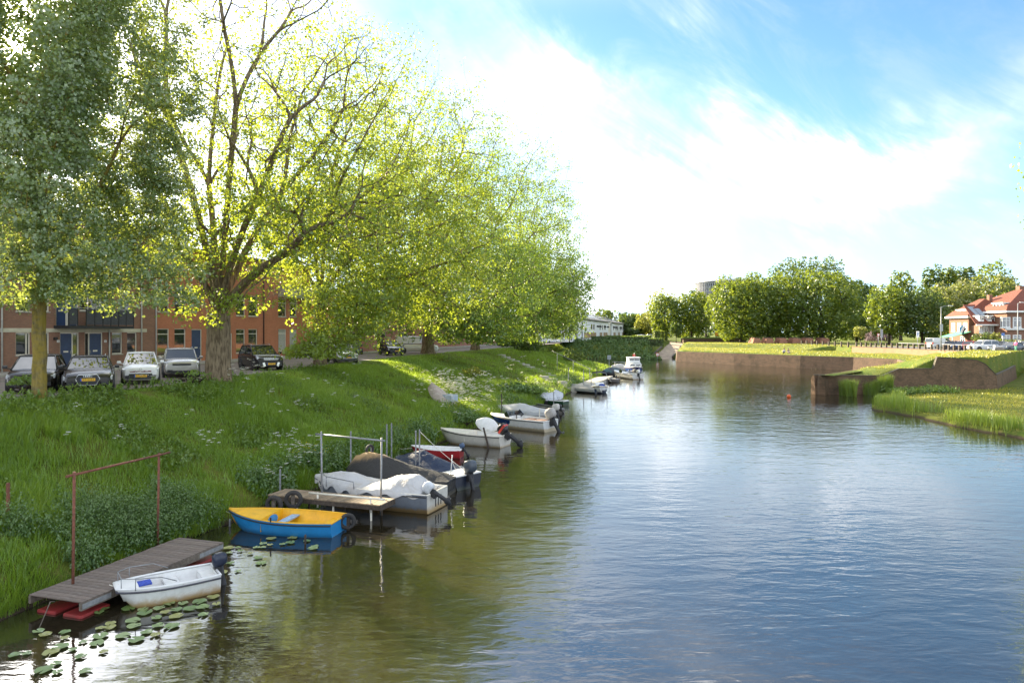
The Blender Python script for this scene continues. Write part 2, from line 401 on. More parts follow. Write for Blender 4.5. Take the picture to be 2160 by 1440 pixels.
def height(x, y):
    x = np.asarray(x, float); y = np.asarray(y, float)
    dw = -sd_poly(x, y, WATER)                                # + on land
    left = hz_left(x, y)
    right = hz_right(x, y, dw)
    far = np.where(dw > 0, np.clip(dw * 0.50, 0, 3.8), np.maximum(-1.2, dw * 0.6))
    far = np.where((dw > 1) & (dw < 9), far + (vnoise(x, y, 2.0) - 0.5) * 0.3, far)
    # boat ramp cut through the far bank
    rl = np.array([33.8, 157.0]); rd = np.array([16.5, 51.5]); L = np.hypot(*rd); rd = rd / L
    s = (x - rl[0]) * rd[0] + (y - rl[1]) * rd[1]; o = (x - rl[0]) * rd[1] - (y - rl[1]) * rd[0]
    ramp = -0.15 + 3.35 * np.clip(s / L, 0, 1)
    kk = sst(np.abs(o - 0.4), 2.0, 4.2)
    far = np.where((s > -4) & (s < L + 8), ramp * (1 - kk) + far * kk, far)
    isright = sd_poly(x, y, TERR) > 0
    z = np.where((y > 122) & ~isright, np.where(y > np.interp(x, [-60, -8, 2, 13, 35], [155, 150, 142, 131, 131]), far, left), left)
    z = np.where(isright, right, z)
    z = np.where((x > np.interp(y, [-25, 60, 120], [10, 22, 30])) & (y < 122), np.where(dw > 0, right, np.maximum(-1.2, dw * 0.5)), z)
    return z
def gl(a, b, st): return list(np.arange(a, b, st))
gx = gl(-500, -80, 40) + gl(-80, -32, 4) + gl(-32, 20, 0.6) + gl(20, 75, 0.5) + gl(75, 140, 2.5) + gl(140, 700, 40)
gy = gl(-25, 4, 2) + gl(4, 60, 0.6) + gl(60, 160, 0.6) + gl(160, 230, 2.0) + gl(230, 430, 10) + gl(430, 1600, 60)
GX, GY = np.meshgrid(np.array(gx), np.array(gy))
GZ = height(GX, GY)
nx, ny = len(gx), len(gy)
idx = np.arange(nx * ny).reshape(ny, nx)
quads = np.stack([idx[:-1, :-1], idx[:-1, 1:], idx[1:, 1:], idx[1:, :-1]], -1).reshape(-1, 4)

m, t = _mat('ground_turf')
geo = t.n('ShaderNodeNewGeometry'); pos = geo.outputs['Position']
sp = t.n('ShaderNodeSeparateXYZ', ins={0: pos})
n1 = t.noise(pos, 0.35, 5.0, 0.6); n2 = t.noise(pos, 2.6, 5.0, 0.65); n3 = t.noise(pos, 18.0, 4.0, 0.7)
c = t.mix(t.maprange(n1, 0.35, 0.65), (0.085, 0.135, 0.018), (0.155, 0.165, 0.026))
c = t.mix(t.maprange(n2, 0.50, 0.72), c, (0.19, 0.175, 0.05))
c = t.mix(t.math('MULTIPLY', n3, 0.55), c, (0.06, 0.085, 0.014))
c = t.mix(t.math('MULTIPLY', t.maprange(t.noise(pos, 1.3, 6.0, 0.7), 0.60, 0.70), 0.7), c, (0.17, 0.125, 0.07))
# bare wet earth at the water line
c = t.mix(t.maprange(t.math('ADD', sp.outputs[2], t.math('MULTIPLY', n2, 0.18)), 0.12, 0.26), (0.055, 0.042, 0.028), c)
b = t.n('ShaderNodeBsdfPrincipled', ins={'Base Color': c, 'Roughness': 0.95, 'Specular IOR Level': 0.15})
bp = t.n('ShaderNodeBump', ins={'Strength': 0.9, 'Distance': 0.06, 'Height': n3}); t.t.links.new(bp.outputs[0], b.inputs['Normal'])
o = t.n('ShaderNodeOutputMaterial'); t.t.links.new(b.outputs[0], o.inputs[0])
TURF = m
ground = struct(npmesh('ground', np.stack([GX, GY, GZ], -1).reshape(-1, 3), quads, TURF, smooth=True))

# ------------------------------------------------------------------ water
m, t = _mat('river_water')
pos = t.n('ShaderNodeNewGeometry').outputs['Position']
sp = t.n('ShaderNodeSeparateXYZ', ins={0: pos})
wv = t.comb(t.math('MULTIPLY', sp.outputs[0], 0.42), sp.outputs[1], 0.0)
big = t.noise(wv, 1.15, 3.0, 0.5, 0.4)
mid = t.noise(wv, 3.6, 3.0, 0.5, 0.5)
fin = t.noise(wv, 9.0, 2.0, 0.5, 0.2)
calm = t.maprange(t.noise(pos, 0.055, 3.0, 0.5), 0.38, 0.62, 0.55, 1.1)
# sheltered along the left bank
lee = t.maprange(t.math('SUBTRACT', sp.outputs[0], t.math('MULTIPLY', sp.outputs[1], 0.30)), -16.0, -4.0, 0.35, 1.0)
hgt = t.math('ADD', t.math('ADD', t.math('MULTIPLY', big, 0.20), t.math('MULTIPLY', mid, 0.10)), t.math('MULTIPLY', fin, 0.02))
hgt = t.math('MULTIPLY', hgt, t.math('MULTIPLY', calm, lee))
bp = t.n('ShaderNodeBump', ins={'Strength': 0.55, 'Distance': 0.25, 'Height': hgt})
b = t.n('ShaderNodeBsdfPrincipled', ins={'Base Color': (0.022, 0.018, 0.010, 1), 'Roughness': 0.05, 'IOR': 2.4, 'Specular IOR Level': 0.5})
t.t.links.new(bp.outputs[0], b.inputs['Normal'])
o = t.n('ShaderNodeOutputMaterial'); t.t.links.new(b.outputs[0], o.inputs[0])
RIVER = m
wm = MB(); wm.poly([(-80, -25, 0), (90, -25, 0), (90, 190, 0), (-80, 190, 0)])
water = struct(wm.build('water', RIVER))
# ------------------------------------------------------------------ old fortress walls
def wall_strip(name, pts, mat, thick=0.95, batter=0.16, z0=-0.6, label=None, cat='wall', cap=None, plinth=None, turf=None):
    """battered masonry wall; pts = (x, y, top z), land on the left of the way it runs"""
    n = len(pts); P = [Vector((p[0], p[1], 0)) for p in pts]; inn = []
    for i in range(n):
        def nrm(a, b):
            d = (b - a).normalized(); return Vector((-d.y, d.x, 0))
        ns = []
        if i > 0: ns.append(nrm(P[i - 1], P[i]))
        if i < n - 1: ns.append(nrm(P[i], P[i + 1]))
        v = sum(ns, Vector()); v.normalize(); k = 1.0 / max(0.5, v.dot(ns[0])); inn.append(v * k)
    root = empty(name, (P[0].x, P[0].y, 0))
    mb = MB(); rings = []
    for p, q, zt in zip(P, inn, [a[2] for a in pts]):
        b = batter * (zt - z0) * 0.62
        a = p - P[0]
        rings.append([tuple(a + Vector((0, 0, z0))), tuple(a + q * b + Vector((0, 0, zt))), tuple(a + q * (b + 0.20) + Vector((0, 0, zt))), tuple(a + q * max(b + 0.25, thick * 0.9) + Vector((0, 0, zt - 0.35))), tuple(a + q * thick + Vector((0, 0, z0)))])
    mb.loft(rings, True, True, False)
    mb.build('masonry', mat, root)
    if cap:
        cb = MB(); rings = []
        for p, q, zt in zip(P, inn, [a[2] for a in pts]):
            b = batter * (zt - z0) * 0.62; a = p - P[0]
            rings.append([tuple(a + q * (b - 0.05) + Vector((0, 0, zt + 0.003))), tuple(a + q * (b - 0.05) + Vector((0, 0, zt + 0.07))), tuple(a + q * (b + 0.22) + Vector((0, 0, zt + 0.07))), tuple(a + q * (b + 0.22) + Vector((0, 0, zt + 0.003)))])
        cb.loft(rings, True, True, False); cb.build('coping', cap, root)
    if turf:
        tb_ = MB(); rings = []
        for p, q, zt in zip(P, inn, [a[2] for a in pts]):
            b = batter * (zt - z0) * 0.62; a = p - P[0]
            rings.append([tuple(a + q * (b + 0.16) + Vector((0, 0, zt + 0.004))), tuple(a + q * (b + 0.5) + Vector((0, 0, zt + 0.05))), tuple(a + q * (b + 1.5) + Vector((0, 0, zt + 0.03)))])
        tb_.loft(rings, False, False, True); tb_.build('turf_edge', turf, root)
    if plinth:
        pb = MB(); rings = []
        for p, q in zip(P, inn):
            a = p - P[0]; b = batter * (plinth - z0) * 0.62
            rings.append([tuple(a - q * 0.07 + Vector((0, 0, z0))), tuple(a + q * (b - 0.07) + Vector((0, 0, plinth))), tuple(a + q * (b + 0.03) + Vector((0, 0, plinth + 0.03))), tuple(a + q * 0.2 + Vector((0, 0, z0)))])
        pb.loft(rings, True, True, False); pb.build('plinth', mat, root)
    return tag(root, label, cat)
FORT = brickmat('fort_brick', (0.19, 0.115, 0.068), (0.12, 0.076, 0.048), (0.16, 0.12, 0.085), 0.24, 0.075, (0.045, 0.04, 0.026), 0.6)
FORT2 = brickmat('quay_brick', (0.17, 0.105, 0.068), (0.105, 0.07, 0.05), (0.14, 0.11, 0.08), 0.24, 0.075, (0.04, 0.034, 0.022), 0.6)
REDWALL = brickmat('terrace_brick', (0.40, 0.17, 0.09), (0.33, 0.135, 0.075), (0.36, 0.24, 0.17), 0.22, 0.07, (0.16, 0.09, 0.06), 0.35)
COPE = paint('stone_coping', (0.10, 0.085, 0.062), 0.9, 0.25, 3.0, bump=0.3)
wall_strip('quay_wall', [(x, y, 2.10 + 0.05 * (i > 1)) for i, (x, y) in enumerate(WALL_FAR[:-1])] + [(54.0, 94.0, 2.06)], FORT2, turf=TURF, label='long low brown brick quay wall curving round the far water', cat='wall')
wall_strip('bastion_wall', [(54.0, 94.0, 2.06), (42.0, 80.6, 2.02), (30.0, 67.5, 1.92)], FORT, turf=TURF, label='brick flank wall of the bastion running back along the inlet', cat='wall', plinth=0.75)
wall_strip('bastion_wall', [(30.0, 67.5, 1.92), (36.6, 67.9, 1.80), (36.95, 67.9, 1.80), (38.7, 67.98, 2.48), (42.2, 68.08, 2.50), (42.7, 68.1, 3.66), (46.8, 68.3, 3.34), (47.8, 68.5, 2.96), (49.2, 69.0, 1.82)], FORT, label='dark stepped brick bastion wall behind the reeds with a raised block', cat='wall', cap=COPE, plinth=0.75)
wall_strip('scarp_wall', [(49.2, 69.0, 1.82), (56.0, 76.8, 1.9), (63.0, 85.0, 1.98)], FORT, label='low brick wall running back from the bastion corner under a shaded grass slope', cat='wall', cap=COPE)
wall_strip('terrace_wall', [(65.2, 131, 3.38), (65.9, 118, 3.38), (66.0, 106, 3.38), (64.8, 97.6, 3.38)], REDWALL, thick=0.5, batter=0.03, z0=1.6, label='sunlit orange brick retaining wall below the row of dark posts', cat='wall', cap=COPE)

# ------------------------------------------------------------------ trees
def tree_branches(tips, top, rtop, rg, k0=5, up=0.35):
    """hierarchical clustering of the tips gives a branching that fills the crown"""
    out = []; N = len(tips)
    stack = [(np.array(top, float), np.array([0, 0, 1.0]), np.arange(N), 0)]
    while stack:
        pos, dr, ids, dep = stack.pop()
        if len(ids) <= 2:
            for i in ids:
                p1 = tips[i]; L = np.linalg.norm(p1 - pos)
                out.append((pos, pos + dr * L * 0.35, p1, rtop * (1.0 / N) ** 0.46, 0.006, 1, i))
            continue
        k = k0 if dep == 0 else (3 if len(ids) > 12 and rg.random() < 0.4 else 2)
        k = min(k, len(ids))
        T = tips[ids]; V = T - pos; V = V / (np.linalg.norm(V, axis=1, keepdims=True) + 1e-9)
        Q = np.concatenate([V * 1.0, T * 0.10], 1)
        C = Q[rg.choice(len(ids), k, replace=False)]
        for _ in range(5):
            a = np.argmin(((Q[:, None] - C[None]) ** 2).sum(-1), 1)
            for j in range(k):
                if (a == j).any(): C[j] = Q[a == j].mean(0)
        for j in range(k):
            g = ids[a == j]
            if len(g) == 0: continue
            c = tips[g].mean(0); d = c - pos; L = np.linalg.norm(d) + 1e-9
            fr = (0.56 if dep == 0 else 0.44) + 0.12 * rg.random()
            p1 = pos + d * fr + rg.normal(0, 0.014, 3) * L
            r0 = rtop * (len(g) / N) ** 0.46; r1 = rtop * (len(g) / N) ** 0.46 * 0.86
            u = np.array([0, 0, up]) if dep < 3 else 0
            ctrl = pos + (dr * 0.38 + d / L * 0.7 + u * 0.25) * L * fr * 0.45
            out.append((pos, ctrl, p1, r0, r1, 0, -1))
            nd = (p1 - ctrl); nd = nd / (np.linalg.norm(nd) + 1e-9)
            stack.append((p1, nd, g, dep + 1))
    return out
def branch_mesh(br, rings=4, min_r=0.0):
    P0 = np.array([b[0] for b in br]); Pc = np.array([b[1] for b in br]); P1 = np.array([b[2] for b in br])
    r0 = np.maximum(np.array([b[3] for b in br]), min_r); r1 = np.maximum(np.array([b[4] for b in br]), min_r * 0.6)
    V = []; F = []; off = 0
    for sel, n, rings in ((r0 >= 0.06, 7, rings), (r0 < 0.06, 3, 3)):
        if not sel.any(): continue
        ts = np.linspace(0, 1, rings)
        p0, pc, p1, a0, a1 = P0[sel], Pc[sel], P1[sel], r0[sel], r1[sel]; m_ = len(p0)
        d = p1 - p0; d /= (np.linalg.norm(d, axis=1, keepdims=True) + 1e-9)
        ref = np.where(np.abs(d[:, 2:3]) < 0.9, np.array([[0, 0, 1.0]]), np.array([[1.0, 0, 0]]))
        u = np.cross(d, ref); u /= np.linalg.norm(u, axis=1, keepdims=True); v = np.cross(d, u)
        ang = np.linspace(0, 2 * np.pi, n, endpoint=False)
        pts = np.zeros((m_, rings, n, 3))
        for i, t_ in enumerate(ts):
            c = p0 * (1 - t_) ** 2 + pc * 2 * t_ * (1 - t_) + p1 * t_ ** 2; rr = (a0 * (1 - t_) + a1 * t_)[:, None, None]
            pts[:, i] = c[:, None] + rr * (u[:, None] * np.cos(ang)[None, :, None] + v[:, None] * np.sin(ang)[None, :, None])
        base = (np.arange(m_) * rings * n)[:, None, None]
        i_ = (np.arange(rings - 1) * n)[None, :, None]; j_ = np.arange(n)[None, None, :]; j2 = (j_ + 1) % n
        q = np.stack([base + i_ + j_, base + i_ + j2, base + i_ + n + j2, base + i_ + n + j_], -1).reshape(-1, 4)
        V.append(pts.reshape(-1, 3)); F.append(q + off); off += m_ * rings * n
    return np.concatenate(V), np.concatenate(F)
def leaf_quads(c, size, rg, bias=(0, 0, 0.3), asp=0.75, fold=0.12):
    """one small folded leaf per centre"""
    n = len(c); nv = rg.normal(0, 1, (n, 3)) + np.asarray(bias); nv /= np.linalg.norm(nv, axis=1, keepdims=True) + 1e-9
    t = rg.normal(0, 1, (n, 3)) + np.array([0, 0, -0.5]); t -= nv * (t * nv).sum(1, keepdims=True); t /= np.linalg.norm(t, axis=1, keepdims=True) + 1e-9
    b = np.cross(nv, t); s = (size * (0.65 + 0.7 * rg.random(n)))[:, None] if np.ndim(size) == 0 else size[:, None]
    v = np.stack([c - t * s * 0.5, c + b * s * 0.5 * asp + nv * s * fold, c + t * s * 0.5, c - b * s * 0.5 * asp + nv * s * fold], 1).reshape(-1, 3)
    f = np.arange(n * 4).reshape(n, 4)
    return v, f
def trunk_mesh(base, top, r0, r1, rg, n=16, rings=12, flare=1.5, rough=0.06):
    V = []; ph = rg.random(5) * 6.28
    for i in range(rings + 1):
        t = i / rings; c = np.array(base) * (1 - t) + np.array(top) * t
        c[0] += math.sin(t * 2.6) * 0.06 * (top[2] - base[2]) * 0.3 * (rg.random() - 0.5)
        r = r0 * (1 - t) + r1 * t; fl = 1 + (flare - 1) * math.exp(-t * 9)
        for j in range(n):
            a = 2 * math.pi * j / n
            rr = r * fl * (1 + rough * math.sin(3 * a + ph[0]) + rough * 0.7 * math.sin(5 * a + ph[1] + t * 2) + (fl - 1) * 0.35 * math.sin(4 * a + ph[2]))
            V.append((c[0] + rr * math.cos(a), c[1] + rr * math.sin(a), c[2]))
    F = [(i * n + j, i * n + (j + 1) % n, (i + 1) * n + (j + 1) % n, (i + 1) * n + j) for i in range(rings) for j in range(n)]
    return np.array(V), np.array(F)
def barkmat(name, a, b, lichen=None, amt=0.0):
    m, t = _mat(name)
    co = t.n('ShaderNodeTexCoord').outputs['Object']
    s_ = t.n('ShaderNodeSeparateXYZ', ins={0: co})
    v = t.comb(s_.outputs[0], s_.outputs[1], t.math('MULTIPLY', s_.outputs[2], 0.18))
    nz = t.noise(v, 11.0, 5.0, 0.65, 0.4)
    c = t.mix(t.maprange(nz, 0.35, 0.65), a, b)
    if lichen: c = t.mix(t.math('MULTIPLY', t.maprange(t.noise(co, 3.0, 6.0, 0.65), 0.32, 0.60), amt), c, lichen)
    bs = t.n('ShaderNodeBsdfPrincipled', ins={'Base Color': c, 'Roughness': 0.95, 'Specular IOR Level': 0.1})
    bp = t.n('ShaderNodeBump', ins={'Strength': 1.0, 'Distance': 0.05, 'Height': nz}); t.t.links.new(bp.outputs[0], bs.inputs['Normal'])
    o = t.n('ShaderNodeOutputMaterial'); t.t.links.new(bs.outputs[0], o.inputs[0])
    return m
BARK = barkmat('brown_bark', (0.10, 0.075, 0.05), (0.27, 0.21, 0.14))
BARK_Y = barkmat('lichen_bark', (0.10, 0.085, 0.045), (0.24, 0.19, 0.10), (0.34, 0.25, 0.045), 0.7)
BARK_D = barkmat('dark_bark', (0.03, 0.025, 0.02), (0.09, 0.07, 0.05))
LEAF_SILVER = leafmat('silver_lime_leaf', (0.075, 0.14, 0.036), (0.145, 0.23, 0.075), (0.32, 0.39, 0.21), (0.50, 0.56, 0.05), 0.40, 0.08)
LEAF_SPRING = leafmat('spring_leaf', (0.085, 0.16, 0.015), (0.155, 0.25, 0.024), (0.25, 0.33, 0.035), (0.60, 0.66, 0.04), 0.44, 0.05)
LEAF_SPRING2 = leafmat('spring_leaf_deeper', (0.065, 0.14, 0.018), (0.12, 0.22, 0.028), (0.20, 0.30, 0.04), (0.46, 0.58, 0.04), 0.42, 0.05)
LEAF_PARK = leafmat('park_leaf', (0.05, 0.095, 0.014), (0.085, 0.14, 0.018), (0.15, 0.19, 0.024), (0.36, 0.42, 0.03), 0.38, 0.03)
LEAF_DEEP = leafmat('deep_leaf', (0.04, 0.075, 0.018), (0.065, 0.11, 0.026), (0.10, 0.145, 0.04), (0.24, 0.32, 0.04), 0.34, 0.03)
LEAF_LIGHT = leafmat('light_leaf', (0.12, 0.16, 0.03), (0.18, 0.21, 0.04), (0.27, 0.27, 0.08), (0.45, 0.45, 0.06), 0.38, 0.03)
LEAF_CHEST = leafmat('chestnut_leaf', (0.07, 0.11, 0.02), (0.12, 0.155, 0.03), (0.42, 0.38, 0.24), (0.34, 0.38, 0.05), 0.36, 0.03)

def crown_points(lobes, n, rg, inner=0.55):
    """points in a set of ellipsoid lobes (centre, radii, weight), mostly in the outer part"""
    w_ = np.array([l[2] for l in lobes], float); w_ /= w_.sum()
    k = rg.choice(len(lobes), n, p=w_)
    d = rg.normal(0, 1, (n, 3)); d /= np.linalg.norm(d, axis=1, keepdims=True)
    r = inner + (1 - inner) * rg.random(n) ** 0.6
    C = np.array([l[0] for l in lobes])[k]; Rr = np.array([l[1] for l in lobes])[k]
    return C + d * Rr * r[:, None]
def big_tree(name, label, base, trunk_h, r0, r1, lobes, ntips, per, size, leafm, barkm, seed, k0=5, spread=0.5, inner=0.35, low=0.0, rtop=None, min_r=0.008, flare=1.5, group=None, sparse_top=None, clump=1.5):
    rg = np.random.default_rng(seed)
    root = empty(name, base)
    tips = crown_points(lobes, ntips, rg, inner) - np.array(base)
    cen = tips.mean(0); ex = rg.random(ntips) < 0.14; tips[ex] = cen + (tips[ex] - cen) * (1.05 + 0.22 * rg.random((int(ex.sum()), 1)))   # stray twigs
    tips[:, 2] = np.maximum(tips[:, 2], low + 0.3 * rg.random(ntips))
    top = np.array([0, 0, trunk_h])
    tv, tf = trunk_mesh((0, 0, -0.4), (0, 0, trunk_h), r0, r1, rg, flare=flare)
    npmesh('trunk', tv, tf, barkm, root, smooth=True)
    br = tree_branches(tips, top - np.array([0, 0, 0.25]), rtop or r1 * 1.02, rg, k0)
    bv, bf = branch_mesh(br, 5, min_r)
    npmesh('branches', bv, bf, barkm, root, smooth=True)
    tw = [b for b in br if b[5] == 1]
    P0 = np.array([b[0] for b in tw]); P1 = np.array([b[2] for b in tw])
    nl = rg.poisson(per, len(tw))
    if sparse_top is not None:                                   # fewer leaves high up where the buds are just opening
        za, zb, k_ = sparse_top
        f_ = np.interp(P1[:, 2] + base[2], [za, zb], [1, k_]); nl = np.round(nl * f_).astype(int)
    ii = np.repeat(np.arange(len(tw)), nl); t_ = rg.random(len(ii)) ** 0.6
    c = P0[ii] + (P1[ii] - P0[ii]) * (0.35 + 0.75 * t_)[:, None] + rg.normal(0, spread, (len(ii), 3)) * np.array([1, 1, 0.8])
    keep = c[:, 2] > low * 0.8
    c = c[keep]; ii = ii[keep]
    cen_ = c.mean(0); ou = P1 - cen_; ou /= np.linalg.norm(ou, axis=1, keepdims=True) + 1e-9
    tn = ou * 0.5 + np.array([0, -0.1, 0.6]) + rg.normal(0, 0.45, ou.shape); tn /= np.linalg.norm(tn, axis=1, keepdims=True)
    v, f = leaf_quads(c, size, rg, bias=tn[ii] * clump)
    # twigs share a tint
    tint = np.clip(rg.random(len(tw))[ii] * 0.5 + rg.random(len(ii)) * 0.5, 0, 1)
    npmesh('crown', v, f, leafm, root, {'rnd': tint})
    return tag(root, label, 'tree', group)
def fs_lobes(c, r, n, rg, sub=0.42, zlo=-0.75, shape=1.0, mainw=0.5):
    """sub-lobes spread over a dome"""
    L = [(tuple(c), tuple(np.array(r) * 0.66), mainw)]
    for i in range(n):
        d = rg.normal(0, 1, 3); d /= np.linalg.norm(d); d[2] = zlo + (d[2] + 1) / 2 * (1 - zlo)
        k = 0.60 + 0.12 * rg.random(); s = sub * (0.75 + 0.5 * rg.random())
        L.append((tuple(np.array(c) + d * np.array(r) * k), tuple(np.array(r) * s * np.array([1, 1, 1.05 * shape])), s ** 2 * 2.2))
    return L
AV = 'big trees along the left bank'
rg = np.random.default_rng(5)
# silver lime by the parked cars
L1 = fs_lobes((-16.15, 25.2, 15.0), (5.2, 5.1, 8.6), 30, rg, 0.29, -0.9, mainw=0.22) + [((-13.8, 24.65, 8.3), (2.7, 2.7, 1.2), 0.20), ((-18.3, 24.5, 8.0), (2.6, 2.6, 1.1), 0.18), ((-15.5, 23.1, 8.8), (3.0, 2.1, 1.3), 0.2), ((-17.2, 24.65, 21.75), (4.6, 4.6, 3.4), 0.4)]
big_tree('lime_tree', 'dense grey-green lime tree with a yellow lichen trunk in front of the houses', (-17.3, 25.0, 3.7), 4.4, 0.23, 0.20, L1, 2700, 58, 0.115, LEAF_SILVER, BARK_Y, 21, k0=7, spread=0.18, inner=0.3, low=3.3, flare=1.25, group=AV)
# the many-stemmed tree beside it, leaves just out
L2 = [((-14.1, 34.0, 19.5), (6.5, 6.0, 8.8), 1.0), ((-9.8, 33.7, 15.8), (5.8, 5.2, 7.0), 0.85), ((-17.5, 34.0, 17.6), (4.2, 4.2, 7.4), 0.5), ((-12.6, 32.2, 11.0), (5.6, 3.7, 2.4), 0.34), ((-8.4, 32.6, 12.2), (4.4, 3.7, 3.0), 0.42), ((-16.4, 32.9, 10.6), (3.0, 3.0, 1.9), 0.18), ((-13.6, 32.2, 7.6), (3.0, 1.7, 0.95), 0.07)]
big_tree('elm_tree', 'large tree with thick brown trunk splitting into a fan of bare-looking stems', (-14.6, 34.0, 3.75), 3.4, 0.60, 0.54, L2, 2500, 19, 0.15, LEAF_SPRING, BARK, 22, k0=9, spread=0.21, inner=0.2, low=2.7, rtop=0.47, flare=1.55, group=AV, sparse_top=(10, 23, 0.32))
L3 = [((-12.6, 52, 18.5), (9.5, 8.5, 12.0), 1.4), ((-7.5, 50, 13), (8.0, 6.0, 7.0), 1.1), ((-16, 50, 13), (5.0, 5, 4), 0.25), ((-12.0, 44.6, 5.6), (2.2, 1.6, 1.5), 0.10), ((-13.4, 45.2, 4.6), (1.6, 1.3, 0.7), 0.05), ((-10.5, 46, 7.8), (4.0, 3.0, 2.0), 0.25)]
big_tree('elm_tree', 'yellow-green tree just right of the thick trunk with a low branch hanging over the bank', (-14.6, 52, 3.75), 5.0, 0.45, 0.40, L3, 3500, 25, 0.18, LEAF_SPRING, BARK, 23, min_r=0.012, k0=8, spread=0.30, inner=0.25, low=0.9, group=AV, sparse_top=(15, 31, 0.5))
L4 = [((-8.8, 74, 20.5), (10.5, 9.5, 13.5), 1.4), ((-4.0, 71, 11.5), (9.0, 7.0, 6.0), 0.9), ((-12, 70, 10), (6, 5, 4), 0.5), ((-3.5, 70, 6.8), (5.5, 4, 2.2), 0.3)]
big_tree('elm_tree', 'broad yellow-green tree with a wide trunk beside the parked white van', (-9.5, 77, 3.75), 4.4, 0.72, 0.55, L4, 3400, 22, 0.215, LEAF_SPRING2, BARK, 24, min_r=0.014, k0=8, spread=0.36, inner=0.25, low=1.4, group=AV, sparse_top=(17, 34, 0.5))
L5 = [((-1.6, 92, 21), (10.5, 9.5, 14.0), 1.4), ((3.5, 90, 12), (8, 7, 6.0), 0.9), ((0, 88, 7.5), (7, 5, 2.6), 0.4)]
big_tree('elm_tree', 'tall loose-crowned tree above the dark bushes at the stone steps', (-5.0, 93, 3.75), 5.0, 0.55, 0.45, L5, 3100, 19, 0.24, LEAF_SPRING2, BARK, 25, min_r=0.016, k0=8, spread=0.40, inner=0.25, low=1.5, group=AV, sparse_top=(15, 34, 0.42))
L6 = [((4.2, 108, 18.5), (8.2, 8, 13.5), 1.2), ((7.0, 107, 9.5), (4.6, 5, 4.5), 0.8)]
big_tree('elm_tree', 'farthest tree of the left bank, leaning over the white houses', (2.5, 112, 3.8), 4.0, 0.40, 0.34, L6, 2200, 17, 0.25, LEAF_SPRING2, BARK, 26, k0=6, spread=0.40, inner=0.25, low=1.5, group=AV, sparse_top=(13, 31, 0.38), min_r=0.018)
# ================================================================== left street and its houses
FA = np.array([-28.4, 44.1]); FD = np.array([0.271, 0.9626]); FN = np.array([0.9626, -0.271])   # facade line, along it, towards the river
FROT = math.atan2(FD[1], FD[0])
def fpt(s, out, z=0.0): p = FA + FD * s + FN * out; return (p[0], p[1], z)
def fx(x):
    k = (x - 1080) / F; return (FA[1] * k - FA[0]) / (FD[0] - FD[1] * k)
def fz(x, y):
    d = FA[1] + FD[1] * fx(x); return EYE + (HZ - y) / F * d - ST
PAVER = brickmat('street_pavers', (0.22, 0.17, 0.145), (0.17, 0.14, 0.125), (0.12, 0.11, 0.10), 0.2, 0.1, (0.09, 0.08, 0.07), 0.4, bump=0.3)
m, t = _mat('street_clinker')
pos = t.n('ShaderNodeNewGeometry').outputs['Position']
bt = t.n('ShaderNodeTexBrick', ins={'Vector': pos, 'Color1': (0.20, 0.155, 0.135, 1), 'Color2': (0.25, 0.20, 0.175, 1), 'Mortar': (0.12, 0.11, 0.10, 1), 'Scale': 1.0, 'Mortar Size': 0.008, 'Brick Width': 0.21, 'Row Height': 0.105})
c = t.mix(t.maprange(t.noise(pos, 0.7, 6.0, 0.65), 0.4, 0.7), bt.outputs[0], (0.13, 0.115, 0.10))
b = t.n('ShaderNodeBsdfPrincipled', ins={'Base Color': c, 'Roughness': 0.85}); o = t.n('ShaderNodeOutputMaterial'); t.t.links.new(b.outputs[0], o.inputs[0])
CLINKER = m
SLAB = paint('paving_slabs', (0.36, 0.34, 0.31), 0.9, 0.12, 1.2, bump=0.2, dirt=(0.25, 0.23, 0.2), dirt_amt=0.5)
outer = [(-40, 15.8), (-10, 15.7), (-5, 14.6), (5, 13.0), (30, 9.8), (60, 9.8), (115, 9.0)]
rd = MB(); rd.poly([fpt(s, 2.6, ST + 0.006) for s in (-40, 115)] + [fpt(s, o_, ST + 0.006) for s, o_ in reversed(outer)])
struct(rd.build('road', CLINKER))
pv = MB()
Mf = Matrix.Translation((FA[0], FA[1], ST)) @ rotz(FROT)
pv.box(-40, 115, -2.45, -0.0, -0.2, 0.12, Mf); struct(pv.build('pavement', SLAB))
kb = MB(); kb.box(-40, 115, -2.6, -2.452, -0.2, 0.125, Mf); struct(kb.build('kerb', CONCRETE))

BROWN = brickmat('brown_brick', (0.32, 0.155, 0.10), (0.25, 0.125, 0.085), (0.22, 0.18, 0.145), 0.22, 0.065, (0.11, 0.07, 0.05), 0.25)
REDB = brickmat('red_brick', (0.52, 0.185, 0.105), (0.45, 0.16, 0.09), (0.40, 0.22, 0.14), 0.22, 0.065, (0.24, 0.10, 0.06), 0.25)
PINKB = brickmat('pink_brick', (0.42, 0.19, 0.15), (0.36, 0.16, 0.125), (0.34, 0.22, 0.18), 0.22, 0.065, (0.25, 0.13, 0.10), 0.25)
BAND = paint('concrete_band', (0.52, 0.49, 0.38), 0.85, 0.1, 2.0)
NAVY = paint('navy_door_paint', (0.028, 0.052, 0.125), 0.4, 0.12, 3.0)
PIPE = paint('pale_pipe', (0.50, 0.50, 0.47), 0.5, 0.1, 3.0)
ROOFB = paint('roof_bitumen', (0.06, 0.06, 0.06), 0.9, 0.2, 2.0)
CURTAIN = paint('net_curtain', (0.62, 0.62, 0.58), 0.9, 0.1, 12.0)
